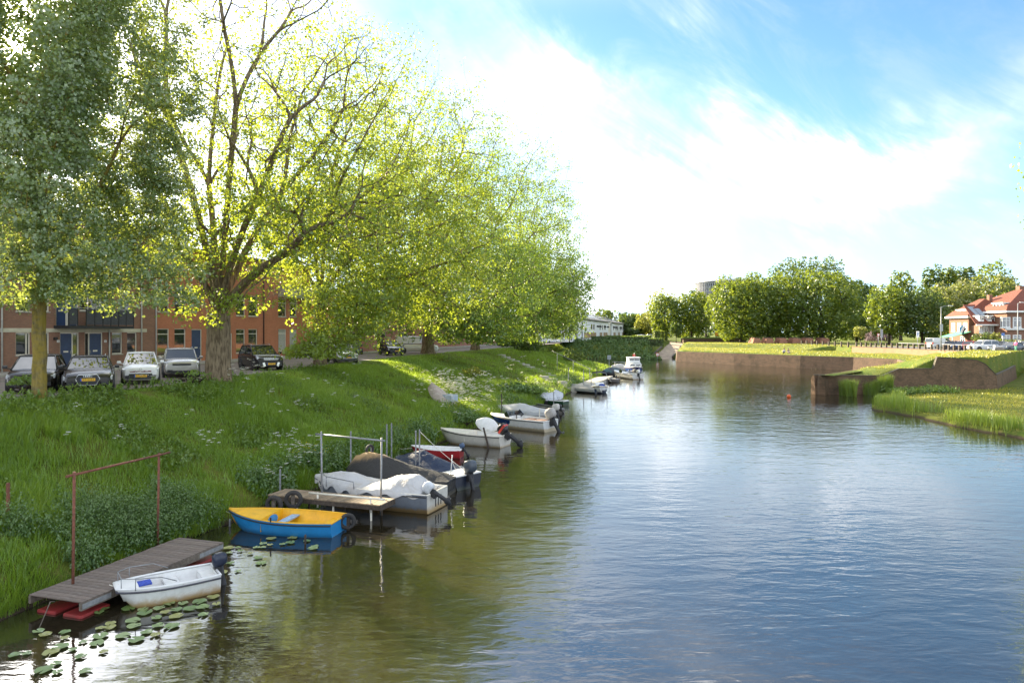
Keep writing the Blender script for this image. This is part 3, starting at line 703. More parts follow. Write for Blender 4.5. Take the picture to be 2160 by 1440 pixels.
def facade(mb, x0, x1, z0, z1, holes, y=0.0, depth=0.13, M=None):
    """wall front (facing -y) with rectangular openings and their reveals"""
    xs = sorted({x0, x1, *[h[0] for h in holes], *[h[1] for h in holes]}); zs = sorted({z0, z1, *[h[2] for h in holes], *[h[3] for h in holes]})
    for i in range(len(xs) - 1):
        for j in range(len(zs) - 1):
            cx, cz = (xs[i] + xs[i + 1]) / 2, (zs[j] + zs[j + 1]) / 2
            if any(h[0] < cx < h[1] and h[2] < cz < h[3] for h in holes): continue
            mb.poly([(xs[i], y, zs[j]), (xs[i + 1], y, zs[j]), (xs[i + 1], y, zs[j + 1]), (xs[i], y, zs[j + 1])], M)
    for a, b_, c_, d_ in holes:
        k = y + depth
        mb.poly([(a, y, c_), (a, k, c_), (a, k, d_), (a, y, d_)], M); mb.poly([(b_, k, c_), (b_, y, c_), (b_, y, d_), (b_, k, d_)], M)
        mb.poly([(a, k, c_), (a, y, c_), (b_, y, c_), (b_, k, c_)], M); mb.poly([(a, y, d_), (a, k, d_), (b_, k, d_), (b_, y, d_)], M)
def window(parent, a, b, c, d, y=0.06, fw=0.06, bars=(), hbars=(), frame=None, pane=None, sill=True, curtain=False, M=None, name='window'):
    """frame as the part, pane and sill as its sub-parts; the pane lies behind the frame"""
    fr = MB(); w2 = 0.07
    fr.box(a, a + fw, y, y + w2, c, d, M); fr.box(b - fw, b, y, y + w2, c, d, M)
    fr.box(a + fw, b - fw, y, y + w2, c, c + fw, M); fr.box(a + fw, b - fw, y, y + w2, d - fw, d, M)
    for x in bars: fr.box(x - fw * 0.5, x + fw * 0.5, y + 0.004, y + w2, c + fw, d - fw, M)
    for z in hbars: fr.box(a + fw, b - fw, y + 0.002, y + w2, z - fw * 0.5, z + fw * 0.5, M)
    f = fr.build(name, frame or CREAM, parent)
    gp = MB(); gp.box(a + fw * 0.5, b - fw * 0.5, y + 0.045, y + 0.055, c + fw * 0.5, d - fw * 0.5, M); gp.build('pane', pane or GLASS, f)
    if curtain:
        cu = MB(); n = 9
        for i in range(n):
            xa = a + fw + (b - a - 2 * fw) * i / n; xb = a + fw + (b - a - 2 * fw) * (i + 0.55) / n
            cu.box(xa, xb, y + 0.035, y + 0.043, c + fw, d - fw, M)
        cu.build('curtain', CURTAIN, f)
    if sill:
        s_ = MB(); s_.box(a - 0.04, b + 0.04, -0.06, y + 0.03, c - 0.07, c - 0.002, M); s_.build('sill', CONCRETE, f)
    return f
def door(parent, a, b, z0, z1, side=None, swide=0.0, paintm=None, y=0.06):
    fr = MB(); fw = 0.07
    da, db = (a + fw, b - fw)
    if side == 'r': db = b - fw - swide
    if side == 'l': da = a + fw + swide
    for xa, xb in ((a, a + fw), (b - fw, b)): fr.box(xa, xb, y, y + 0.08, z0, z1)
    fr.box(a + fw, b - fw, y, y + 0.08, z1 - fw, z1)
    if side == 'r': fr.box(db, db + fw, y, y + 0.08, z0, z1 - fw)
    if side == 'l': fr.box(da - fw, da, y, y + 0.08, z0, z1 - fw)
    f = fr.build('door', CREAM, parent)
    lf = MB(); lf.box(da, db, y + 0.03, y + 0.075, z0 + 0.02, z1 - fw); lf.build('door_leaf', paintm or NAVY, f)
    if side:
        gp = MB(); ga, gb = (db + fw, b - fw) if side == 'r' else (a + fw, da - fw)
        gp.box(ga, gb, y + 0.04, y + 0.05, z0 + 0.1, z1 - fw); gp.box(ga, gb, y + 0.02, y + 0.07, z0, z0 + 0.1)
        gp.build('sidelight', GLASS, f)
    lb = MB(); cx = (da + db) / 2; lb.box(cx - 0.17, cx + 0.17, y + 0.012, y + 0.031, z0 + 1.02, z0 + 1.12); lb.build('letterbox', CREAM, f)
    hd = MB(); hx = db - 0.09 if side != 'l' else da + 0.09; hd.box(hx - 0.02, hx + 0.02, y - 0.03, y + 0.031, z0 + 0.92, z0 + 1.12); hd.build('handle', STEEL, f)
    return f
def hole(xa, xb, ya, yb): return [fx(xa), fx(xb), fz((xa + xb) / 2, yb), fz((xa + xb) / 2, ya)]
def drainpipe(parent, s, z0, z1, mat=None, r=0.05):
    p_ = MB(); p_.tube([(s, -0.08, z0), (s, -0.08, z1)], r, 8); p_.build('drainpipe', mat or PIPE, parent)
# --- brown house with the balcony
H1 = empty('brick_house', (FA[0], FA[1], ST), FROT); h1z = 9.7
w_holes = [hole(33, 64, 701, 749), hole(92, 104, 701, 750), hole(236, 258, 701, 746), hole(268, 289, 701, 743)]
d_holes = [[fx(126.5), fx(167), 0.12, fz(145, 701)], [fx(179), fx(217), 0.12, fz(195, 701)]]
u_holes = [hole(253, 275, 612, 657), hole(33, 64, 612, 657), hole(92, 104, 612, 657)]
b_holes = [[fx(118), fx(166), fz(140, 693) + 0.06, fz(140, 612)], [fx(168), fx(229), fz(198, 656), fz(198, 606)]]
t_holes = [hole(33, 64, 515, 562), hole(125, 150, 515, 562), hole(170, 225, 515, 562), hole(253, 275, 515, 562)]
w1 = MB(); facade(w1, -14.0, fx(329), 0, h1z, w_holes + d_holes + u_holes + b_holes + t_holes)
w1.box(-14.0, fx(329), 0.26, 9, 0, h1z - 0.01); w1.build('wall', BROWN, H1)
rf = MB(); rf.box(-14.2, fx(329) - 0.01, -0.25, 9.2, h1z, h1z + 0.3); rf.build('roof', BAND, H1)
bd = MB(); zb0, zb1 = fz(150, 700.5), fz(150, 692.6); bd.box(-14.0, fx(309), -0.035, 0.0, zb0, zb1); bd.build('lower_band', BAND, H1)
bd = MB(); bd.box(fx(160), fx(235), -0.035, 0.0, fz(198, 606) + 0.03, fz(198, 590)); bd.build('upper_band', BAND, H1)
window(H1, *w_holes[0], bars=(fx(57),)); window(H1, *w_holes[1]); window(H1, *w_holes[2]); window(H1, *w_holes[3])
for h in u_holes: window(H1, *h)
for h in t_holes: window(H1, *h, bars=((h[0] + h[1]) / 2,))
window(H1, *b_holes[1], bars=(fx(187), fx(206)), hbars=(fz(198, 620),))
door(H1, *d_holes[0], side='r', swide=fx(167) - fx(155)); door(H1, *d_holes[1], side='l', swide=fx(190) - fx(181))
bh = b_holes[0]
for a_, b_ in ((bh[0], (bh[0] + bh[1]) / 2 - 0.004), ((bh[0] + bh[1]) / 2 + 0.004, bh[1])): door(H1, a_, b_, bh[2], bh[3])
for s_, z0_, z1_ in ((fx(297), 0.0, h1z), (fx(229), 0.0, fz(229, 696)), (fx(2), 0.0, h1z)): drainpipe(H1, s_, z0_, z1_)
# balcony of dark metal panels
ba, bb = fx(113), fx(252); zs0, zs1 = fz(180, 693.5), fz(180, 689)
bal = MB(); bal.box(ba, bb, -1.25, -0.002, zs0 + 0.02, zs1 + 0.06); balc = bal.build('balcony', DARKSTEEL, H1)
zr = fz(180, 652)
nb = 8
for i in range(nb + 1):
    x = ba + (bb - ba) * i / nb; p_ = MB(); p_.box(x - 0.025, x + 0.025, -1.24, -1.19, zs1 + 0.06, zr); p_.build('baluster', DARKSTEEL, balc)
r_ = MB(); r_.box(ba, bb, -1.26, -1.18, zr, zr + 0.05); r_.box(ba, ba + 0.05, -1.18, -0.01, zr, zr + 0.05); r_.box(bb - 0.05, bb, -1.18, -0.01, zr, zr + 0.05); r_.build('handrail', STEEL, balc)
MESHP = paint('balcony_panel', (0.045, 0.05, 0.065), 0.45, 0.25, 10.0)
for i in range(nb):
    if i in (1,): continue
    xa = ba + (bb - ba) * i / nb + 0.04; xb = ba + (bb - ba) * (i + 1) / nb - 0.04
    p_ = MB(); p_.box(xa, xb, -1.225, -1.205, zs1 + 0.12, zr - 0.05); p_.build('panel', MESHP, balc)
# lamp, doorbell and house numbers
lm = MB(); lm.box(fx(112), fx(118), -0.16, -0.005, fz(115, 717), fz(115, 711)); lm.build('wall_lamp', BLACK, H1)
for xx, num in ((122.5, '6'), (222, '8')):
    pl = MB(); s_ = fx(xx); z_ = fz(xx, 719.5); pl.box(s_ - 0.09, s_ + 0.09, -0.018, -0.003, z_ - 0.08, z_ + 0.08); q_ = pl.build('number_plate', WHITE, H1)
    text(num, 0.13, BLACK, q_, Matrix.Translation((s_, -0.02, z_)) @ Matrix.Rotation(R(90), 4, 'X'), 'house_number', 0.001)
tag(H1, 'dark brown brick house with two blue doors and a black metal balcony', 'house')
# --- red house
H2 = empty('brick_house', (FA[0], FA[1], ST), FROT); h2z = 8.9; sA, sB = fx(329) + 0.02, fx(655)
low = [hole(332, 357, 693, 751), hole(368, 392, 693, 750), hole(498, 517, 694, 744), hole(524, 543, 694, 743), hole(587, 604, 694, 740), hole(611, 626, 694, 739)]
upp = [hole(332, 357, 611, 658), hole(368, 392, 613, 660), hole(405, 422, 614, 631), hole(482, 491, 619, 634), hole(498, 517, 622, 666), hole(524, 543, 624, 667), hole(587, 604, 629, 668), hole(611, 626, 630, 668)]
drs = [[fx(404), fx(426), 0.12, fz(415, 694)], [fx(474), fx(490), 0.12, fz(482, 703)]]
w2_ = MB(); facade(w2_, sA, sB, 0, h2z, low + upp + drs); w2_.box(sA, sB, 0.26, 9.5, 0, h2z - 0.01); w2_.build('wall', REDB, H2)
rf = MB(); rf.box(sA, sB + 0.25, -0.3, 9.7, h2z, h2z + 0.22); rf.build('roof', ROOFB, H2)
for i, h in enumerate(low): window(H2, *h, hbars=(h[2] + (h[3] - h[2]) * 0.80,), curtain=(i >= 4))
for i, h in enumerate(upp): window(H2, *h, hbars=(() if i in (2, 3) else (h[2] + (h[3] - h[2]) * 0.74,)))
for d_ in drs: door(H2, *d_)
drainpipe(H2, fx(335) - 0.33, 0, h2z); drainpipe(H2, fx(555), 0, h2z, DARKSTEEL)
bx_ = MB(); bx_.box(fx(586), fx(641), -0.95, -0.003, fz(610, 628.5), fz(610, 603)); bx_.build('balcony_box', CONCRETE, H2)
ws = MB(); ws.box(fx(331), fx(396), -0.02, -0.001, 0.0, low[0][2] - 0.08); ws.build('plinth', CONCRETE, H2)
tag(H2, 'bright red brick house with pale window frames behind the thick tree trunk', 'house')
# --- pink brick block farther up the street
H3 = empty('brick_block', (FA[0], FA[1], ST), FROT); h3z = 7.0; s3a, s3b = 33.0, 100.0
holes3 = []
for i in range(9):
    a_ = 36 + i * 6.6
    holes3 += [[a_, a_ + 2.6, 0.9, 2.4], [a_, a_ + 2.6, 4.0, 5.6]]
holes3 += [[92.5, 98.6, 3.6, 6.0]]
w3 = MB(); facade(w3, s3a, s3b, 0, h3z, holes3); w3.box(s3a, s3b, 0.26, 10, 0, h3z - 0.01); w3.build('wall', PINKB, H3)
rf = MB(); rf.box(s3a - 0.2, s3b + 0.2, -0.2, 10.2, h3z, h3z + 0.2); rf.build('roof', ROOFB, H3)
for h in holes3: window(H3, *h, bars=tuple(h[0] + (h[1] - h[0]) * k for k in ((0.5,) if h[1] - h[0] < 4 else (0.2, 0.4, 0.6, 0.8))), sill=False, frame=DARKSTEEL if h[1] - h[0] > 4 else None)
tag(H3, 'long low pink brick block glimpsed between the tree crowns', 'building')
SHED = MB(); SHED.box(101.5, 108, -1.0, 6, -0.1, 2.9, Mf); SHED.box(108, 121, -0.6, 6, -0.1, 2.5, Mf); SHED.box(101.3, 121.2, -1.2, 6.2, 2.9, 3.05, Mf)
tag(SHED.build('garage', paint('pale_render', (0.60, 0.62, 0.64), 0.7, 0.06, 2.0)), 'low pale grey flat-roofed garage beside the pink brick block', 'garage')
GW = MB(); GW.box(sB + 0.15, 32.8, 1.4, 1.6, 0, 2.6, Mf); tag(GW.build('garden_wall', WHITE), 'white rendered garden wall in the gap between red house and pink block', 'wall')
# ================================================================== far bank, park, right-hand street
PARKZ = 3.3
ASPH = paint('asphalt', (0.085, 0.083, 0.08), 0.9, 0.15, 1.5, bump=0.2, bscale=60)
rs = MB(); rs.poly([(67.6, 97.5, PARKZ + 0.03), (82.0, 94.5, PARKZ + 0.03), (140, 92, PARKZ + 0.03), (140, 104, PARKZ + 0.03), (86, 112, PARKZ + 0.03), (80, 126, PARKZ + 0.03), (84, 175, PARKZ + 0.03), (76, 175, PARKZ + 0.03), (68.6, 128, PARKZ + 0.03)])
struct(rs.build('parking_road', ASPH))
# boat ramp of trodden sand and cobble
m, t = _mat('ramp_sand')
pos = t.n('ShaderNodeNewGeometry').outputs['Position']
c = t.mix(t.maprange(t.noise(pos, 0.8, 6.0, 0.65, 0.4), 0.42, 0.62), (0.40, 0.31, 0.22), (0.24, 0.19, 0.14))
c = t.mix(t.maprange(t.noise(pos, 0.35, 5.0, 0.6), 0.60, 0.70), c, (0.10, 0.13, 0.03))
b = t.n('ShaderNodeBsdfPrincipled', ins={'Base Color': c, 'Roughness': 0.95}); bp = t.n('ShaderNodeBump', ins={'Strength': 0.6, 'Distance': 0.05, 'Height': t.noise(pos, 7.0)})
t.t.links.new(bp.outputs[0], b.inputs['Normal']); o = t.n('ShaderNodeOutputMaterial'); t.t.links.new(b.outputs[0], o.inputs[0]); SAND = m
rp = MB(); ringv = []
ru = Vector((16.5, 51.5, 0)).normalized(); rv = Vector((ru.y, -ru.x, 0)); r0_ = Vector((33.8, 157.0, 0)) + rv * 0.4
for i in range(13):
    s_ = -3 + i * (56.0 / 12); c_ = r0_ + ru * s_; zz = -0.15 + 3.35 * min(max(s_ / 54.08, 0), 1) + 0.05; hw = 2.2 + 0.3 * math.sin(i * 1.7)
    ringv.append([(c_.x - rv.x * hw, c_.y - rv.y * hw, zz), (c_.x, c_.y, zz + 0.04), (c_.x + rv.x * hw, c_.y + rv.y * hw, zz)])
rp.loft(ringv, closed=False, cap=False); struct(rp.build('boat_ramp_path', SAND))
rl_ = MB()
for side, h in ((-1, 0.5), (1, 0.6)):
    a_ = r0_ + ru * 2 + rv * side * 2.5; b_ = r0_ + ru * 30 + rv * side * 2.5
    rl_ = MB(); rl_.bar((a_.x, a_.y, 0.2), (b_.x, b_.y, 2.0), 0.35, 0.9); tag(rl_.build('ramp_edge', COPE), 'low stone edge on the %s of the sandy boat ramp' % ('hedge side' if side < 0 else 'quay wall side'), 'kerb')

def park_tree(name, label, base, lobes, n, size, mat, tr=0.3, th=3.0, seed=1, bark=None, out=0.9, group=None, shell=0.72, branches=0):
    """tree with a full crown: leaves on the skin of many lobes, turned outwards"""
    rg = np.random.default_rng(seed); root = empty(name, base); B = np.array(base)
    w_ = np.array([l[1][0] * l[1][2] for l in lobes], float); w_ /= w_.sum()
    k = rg.choice(len(lobes), n, p=w_)
    d = rg.normal(0, 1, (n, 3)); d /= np.linalg.norm(d, axis=1, keepdims=True)
    C = np.array([l[0] for l in lobes])[k] - B; Rr = np.array([l[1] for l in lobes])[k]
    r = shell + (1.06 - shell) * rg.random(n)
    c = C + d * Rr * r[:, None]
    ok = c[:, 2] > 0.5
    # drop leaves buried inside other lobes
    for (lc, lr, *_r) in lobes:
        q_ = (((c - (np.array(lc) - B)) / np.array(lr)) ** 2).sum(1); ok &= (q_ > 0.42)
    c, d = c[ok], d[ok]
    v, f = leaf_quads(c, size, rg, bias=0)
    nn = len(c); nv = d * out + rg.normal(0, 0.55, (nn, 3)); nv /= np.linalg.norm(nv, axis=1, keepdims=True)
    t_ = rg.normal(0, 1, (nn, 3)); t_ -= nv * (t_ * nv).sum(1, keepdims=True); t_ /= np.linalg.norm(t_, axis=1, keepdims=True); b_ = np.cross(nv, t_)
    s_ = (size * (0.6 + 0.8 * rg.random(nn)))[:, None]
    v = np.stack([c - t_ * s_ * .5, c + b_ * s_ * .4 + nv * s_ * .1, c + t_ * s_ * .5, c - b_ * s_ * .4 + nv * s_ * .1], 1).reshape(-1, 3)
    tint = np.clip(rg.random(len(lobes))[k][ok] * 0.4 + rg.random(nn) * 0.6, 0, 1)
    npmesh('crown', v, f, mat, root, {'rnd': tint})
    tv, tf = trunk_mesh((0, 0, -0.4), (0, 0, th), tr, tr * 0.75, rg, n=10, rings=6)
    npmesh('trunk', tv, tf, bark or BARK_D, root, smooth=True)
    tips = np.array([np.array(l[0]) - B for l in lobes])
    if len(tips) > 3:
        br = tree_branches(tips, (0, 0, th - 0.2), tr * 0.8, rg, 4); bv, bf = branch_mesh(br, 4, 0.04); npmesh('branches', bv, bf, bark or BARK_D, root, smooth=True)
    return tag(root, label, 'tree', group)
def dome(cx, cy, zb, r, h, n, rg, sub=0.36, ry=None, taper=0.0):
    """lobes covering an upright crown from zb to zb+h"""
    h = h * 0.88
    L = [((cx, cy, zb + h * 0.48), (r * 0.62, (ry or r) * 0.62, h * 0.42))]
    for i in range(n):
        u = (i + 0.5) / n; a = i * 2.39996 + rg.random() * 0.5; zz = -0.92 + 1.84 * u
        k = math.sqrt(max(0, 1 - zz * zz)); kk = k * (1 - taper * (zz + 1) / 2)
        s = sub * (0.75 + 0.5 * rg.random())
        L.append(((cx + math.cos(a) * kk * r * 0.74, cy + math.sin(a) * kk * (ry or r) * 0.74, zb + h * (0.5 + 0.40 * zz)), (r * s, (ry or r) * s, min(h * s * 0.62, r * s * 1.5))))
    return L
rg = np.random.default_rng(77)
PK = 'park trees across the water'
# the great clipped-looking hornbeams
park_tree('hornbeam_tree', 'great rounded hornbeam at the open left end of the big clump', (62.5, 186, PARKZ), dome(62.5, 186, 3.9, 9.3, 19.6, 46, rg, 0.30), 17000, 0.62, LEAF_PARK, 0.6, 3.0, 31, group=PK)
park_tree('hornbeam_tree', 'great rounded hornbeam in the middle of the big clump', (71.5, 190, PARKZ), dome(71.5, 190, 3.9, 9.0, 20.4, 46, rg, 0.30), 15000, 0.62, LEAF_PARK, 0.6, 3.0, 32, group=PK)
park_tree('hornbeam_tree', 'tallest dark hornbeam at the right end of the big clump', (82.5, 182, PARKZ), dome(82.5, 182, 3.7, 9.6, 20.8, 50, rg, 0.30), 17000, 0.62, LEAF_PARK, 0.7, 3.0, 33, group=PK)
park_tree('lime_tree', 'upright green tree standing left of the tower behind the clipped hedges', (48.0, 214, PARKZ), dome(48.0, 214, 5.0, 5.2, 14.5, 26, rg, 0.36, taper=0.35), 6500, 0.62, LEAF_PARK, 0.4, 3.0, 34, group=PK)
park_tree('lime_tree', 'bushy green tree directly below the distant tower', (56.3, 214, PARKZ), dome(56.3, 214, 5.2, 5.7, 15.0, 30, rg, 0.34), 8000, 0.62, LEAF_PARK, 0.4, 3.0, 35, group=PK)
park_tree('locust_tree', 'pale yellow-green airy treetop behind the upright park tree', (54.0, 248, PARKZ), dome(54.0, 248, 9, 6.5, 14.8, 16, rg, 0.30), 2600, 0.6, LEAF_LIGHT, 0.4, 6.0, 36, group=PK, shell=0.4)
park_tree('locust_tree', 'thin airy treetop overlapping the distant tower', (71.0, 250, PARKZ), dome(71.0, 250, 9, 5.0, 13.0, 14, rg, 0.30), 1800, 0.6, LEAF_LIGHT, 0.4, 6.0, 37, group=PK, shell=0.4)
park_tree('young_tree', 'small young tree on the lawn beside the boat ramp', (48.8, 203, PARKZ), dome(48.8, 203, 5.0, 1.9, 4.6, 10, rg, 0.42), 1200, 0.45, LEAF_DEEP, 0.10, 2.2, 38)
park_tree('poplar_tree', 'high airy poplar crown rising behind the hornbeam clump', (113, 262, PARKZ), dome(106, 262, 17, 8, 20, 22, rg, 0.26) + dome(120, 262, 17, 8.5, 20.5, 22, rg, 0.26) + dome(113, 262, 18, 6, 21.5, 12, rg, 0.26), 9000, 0.75, LEAF_DEEP, 0.8, 12.0, 39, group=PK, shell=0.35)
park_tree('oak_tree', 'dark spreading tree right of the hornbeam clump', (120, 240, PARKZ), dome(120, 240, 8, 9.5, 18.0, 30, rg, 0.33), 8000, 0.8, LEAF_DEEP, 0.6, 6.0, 40, group=PK)
park_tree('maple_tree', 'shadowy tree filling the gap below the dark spreading tree', (101, 200, PARKZ), dome(101, 200, 3.4, 5.8, 13.0, 26, rg, 0.34), 6000, 0.65, LEAF_DEEP, 0.4, 3.0, 41, group=PK)
park_tree('lime_tree', 'bright green street tree left of the row of posts and lamp', (84.0, 152, PARKZ), dome(84.0, 152, 5.2, 4.8, 12.6, 26, rg, 0.34), 7500, 0.48, LEAF_PARK, 0.3, 3.0, 42, group=PK)
park_tree('lime_tree', 'dark green street tree nearest the white van', (89.5, 149, PARKZ), dome(89.5, 149, 5.0, 4.9, 11.4, 26, rg, 0.34), 7500, 0.48, LEAF_DEEP, 0.3, 3.0, 43, group=PK)
for i, (x_, y_, r_, top_) in enumerate(((1900, 567, 5.2, 0), (1968, 556, 5.0, 0), (2003, 552, 3.8, 0), (2038, 556, 4.8, 0), (2092, 548, 6.6, 0), (2128, 578, 3.4, 0))):
    d_ = 222; cx = (x_ - 1080) / F * d_; zt = EYE + (HZ - y_) / F * d_
    park_tree('poplar_tree', 'tall poplar behind the street trees, %s' % ('above the dark green street tree', 'second from the left of the poplar row', 'slim and third in the poplar row', 'fourth in the poplar row', 'broadest of the poplar row', 'rightmost and lowest of the poplar row')[i], (cx, d_, PARKZ), dome(cx, d_, 8, r_, (zt - 8) * 1.13, 24, rg, 0.36, taper=0.4), 5000, 0.75, LEAF_DEEP if i % 2 else LEAF_PARK, 0.5, 7.0, 44 + i, group='row of tall poplars behind the houses', shell=0.5)
for i, (x_, y_, r_) in enumerate(((2008, 592, 7.2), (2092, 586, 7.6))):
    d_ = 172; cx = (x_ - 1080) / F * d_; zt = EYE + (HZ - y_) / F * d_
    park_tree('chestnut_tree', ('flowering chestnut left of the red tiled houses', 'flowering chestnut directly behind the red tiled houses')[i], (cx, d_, PARKZ), dome(cx, d_, 5, r_, (zt - 5) * 1.08, 32, rg, 0.34), 9000, 0.6, LEAF_CHEST, 0.5, 4.0, 51 + i, group=PK)
park_tree('young_tree', 'small bright young tree beside the post row', (76.5, 150, PARKZ), dome(76.5, 150, 5.0, 1.3, 2.7, 8, rg, 0.45), 700, 0.35, LEAF_LIGHT, 0.08, 2.0, 53)
park_tree('lime_tree', 'tree at the right edge reaching its leaves into the picture', (43.6, 47.0, 0.4), dome(43.6, 47.0, 5.0, 7.1, 22.0, 30, rg, 0.33), 16000, 0.30, LEAF_SPRING2, 0.4, 4.5, 54, bark=BARK, shell=0.5)
PURPLE = leafmat('purple_blossom', (0.10, 0.075, 0.08), (0.20, 0.15, 0.165), (0.26, 0.20, 0.22), (0.3, 0.2, 0.2), 0.2, 0.02)
park_tree('lilac_bush', 'purple flowering bush behind the posts', (98, 183, PARKZ), dome(98, 183, 3.3, 3.0, 3.2, 12, rg, 0.42), 1800, 0.4, PURPLE, 0.1, 1.0, 55)
# trees round the white houses and the street end
for i, (x_, y_, r_, d_, mt, lb) in enumerate(((1273, 648, 4.5, 300, LEAF_PARK, 'treetop poking up behind the white house roof'), (1327, 654, 5.2, 285, LEAF_DEEP, 'dark upright tree at the end of the white houses'), (1352, 657, 6.0, 290, LEAF_PARK, 'rounded tree over the far parked cars'), (1372, 655, 6.2, 262, LEAF_LIGHT, 'light green tree behind the clipped hedge blocks'), (1340, 690, 3.0, 262, LEAF_DEEP, 'low dark tree at the corner of the white houses'))):
    cx = (x_ - 1080) / F * d_; zt = EYE + (HZ - y_) / F * d_
    park_tree('street_tree', lb, (cx, d_, 3.6), dome(cx, d_, 4.6, r_, zt - 4.6, 20, rg, 0.38), 3200, 0.8, mt, 0.3, 3.0, 60 + i, group='trees at the far street')
# woods that close the view
def treeline(seed):
    rg = np.random.default_rng(seed); L = []
    for x in np.arange(-40, 330, 5.0):
        y = 330 + 40 * rg.random(); h = 6 + 7 * rg.random() + (5 if x > 110 else 0)
        L.append(((x, y, 3.5 + h * 0.5), (5.5, 5.5, h * 0.55)))
    n = 16000; k = rg.integers(0, len(L), n); d = rg.normal(0, 1, (n, 3)); d /= np.linalg.norm(d, axis=1, keepdims=True)
    c = np.array([l[0] for l in L])[k] + d * np.array([l[1] for l in L])[k] * (0.8 + 0.25 * rg.random(n))[:, None]
    v, f = leaf_quads(c, 1.5, rg); o_ = npmesh('treeline', v, f, LEAF_DEEP, None, {'rnd': rg.random(n)})
    return stuff(o_, 'far dark green wood closing the view behind the park', 'wood')
treeline(9)

# clipped hedges
def hedge(name, label, boxes, n, size, mat, seed, cat='hedge', group=None):
    """leafy box hedge: boxes = (x0,x1,y0,y1,z0,z1) in metres"""
    rg = np.random.default_rng(seed); P = []; N = []
    A = np.array([2 * ((b[1] - b[0]) * (b[5] - b[4]) + (b[3] - b[2]) * (b[5] - b[4])) + (b[1] - b[0]) * (b[3] - b[2]) for b in boxes]); A = A / A.sum()
    for b, a in zip(boxes, A):
        k = int(n * a); u = rg.random((k, 3)); f_ = rg.choice(5, k, p=np.array([(b[1] - b[0]) * (b[5] - b[4])] * 2 + [(b[3] - b[2]) * (b[5] - b[4])] * 2 + [(b[1] - b[0]) * (b[3] - b[2])]) / (2 * ((b[1] - b[0]) * (b[5] - b[4]) + (b[3] - b[2]) * (b[5] - b[4])) + (b[1] - b[0]) * (b[3] - b[2])))
        nv = np.zeros((k, 3))
        u[f_ == 0, 1] = 0; nv[f_ == 0] = (0, -1, 0); u[f_ == 1, 1] = 1; nv[f_ == 1] = (0, 1, 0)
        u[f_ == 2, 0] = 0; nv[f_ == 2] = (-1, 0, 0); u[f_ == 3, 0] = 1; nv[f_ == 3] = (1, 0, 0); u[f_ == 4, 2] = 1; nv[f_ == 4] = (0, 0, 1)
        p_ = np.array([b[0], b[2], b[4]]) + u * np.array([b[1] - b[0], b[3] - b[2], b[5] - b[4]]) + rg.normal(0, size * 0.28, (k, 3)); P.append(p_); N.append(nv)
    c = np.concatenate(P); nv = np.concatenate(N) + rg.normal(0, 0.5, c.shape); nv /= np.linalg.norm(nv, axis=1, keepdims=True); nn = len(c)
    t_ = rg.normal(0, 1, (nn, 3)); t_ -= nv * (t_ * nv).sum(1, keepdims=True); t_ /= np.linalg.norm(t_, axis=1, keepdims=True); b_ = np.cross(nv, t_); s_ = (size * (0.6 + 0.8 * rg.random(nn)))[:, None]
    v = np.stack([c - t_ * s_ * .5, c + b_ * s_ * .42, c + t_ * s_ * .5, c - b_ * s_ * .42], 1).reshape(-1, 3)
    root = empty(name, (boxes[0][0], boxes[0][2], boxes[0][4])); o_ = np.array(root.location)
    npmesh('foliage', v - o_, np.arange(nn * 4).reshape(nn, 4), mat, root, {'rnd': rg.random(nn)})
    cb = MB(); iw = size * 0.35
    for b in boxes: cb.box(b[0] - o_[0] + iw, b[1] - o_[0] - iw, b[2] - o_[1] + iw, b[3] - o_[1] - iw, b[4] - o_[2], b[5] - o_[2] - iw)
    cb.build('twigs', BARK_D, root)
    return tag(root, label, cat, group)
hedge('hedge', 'long clipped hedge on top of the far bank in front of the white houses', [(19.5, 33.0, 165.5, 167.2, 3.2, 5.0), (33.2, 37.0, 167, 168.6, 2.8, 4.5)], 5200, 0.34, LEAF_DEEP, 71)
hedge('hedge', 'second lower hedge along the white houses behind the long one', [(27.0, 40.0, 196, 197.4, 3.6, 5.0)], 2600, 0.34, LEAF_PARK, 72)
for i, (x0, x1, d_, h_) in enumerate(((1380.5, 1393, 188, 3.0), (1394.5, 1400.5, 198, 2.9), (1402, 1407.5, 208, 2.8))):
    a_, b_ = (x0 - 1080) / F * d_, (x1 - 1080) / F * d_
    hedge('clipped_hedge', ('tall clipped hedge block nearest the water beside the ramp', 'middle one of three clipped hedge blocks beside the ramp', 'rearmost of three clipped hedge blocks beside the ramp')[i], [(a_, b_, d_, d_ + 2.4, 3.3, 3.5 + h_)], 1500, 0.28, LEAF_PARK, 73 + i, group='clipped hedge blocks')

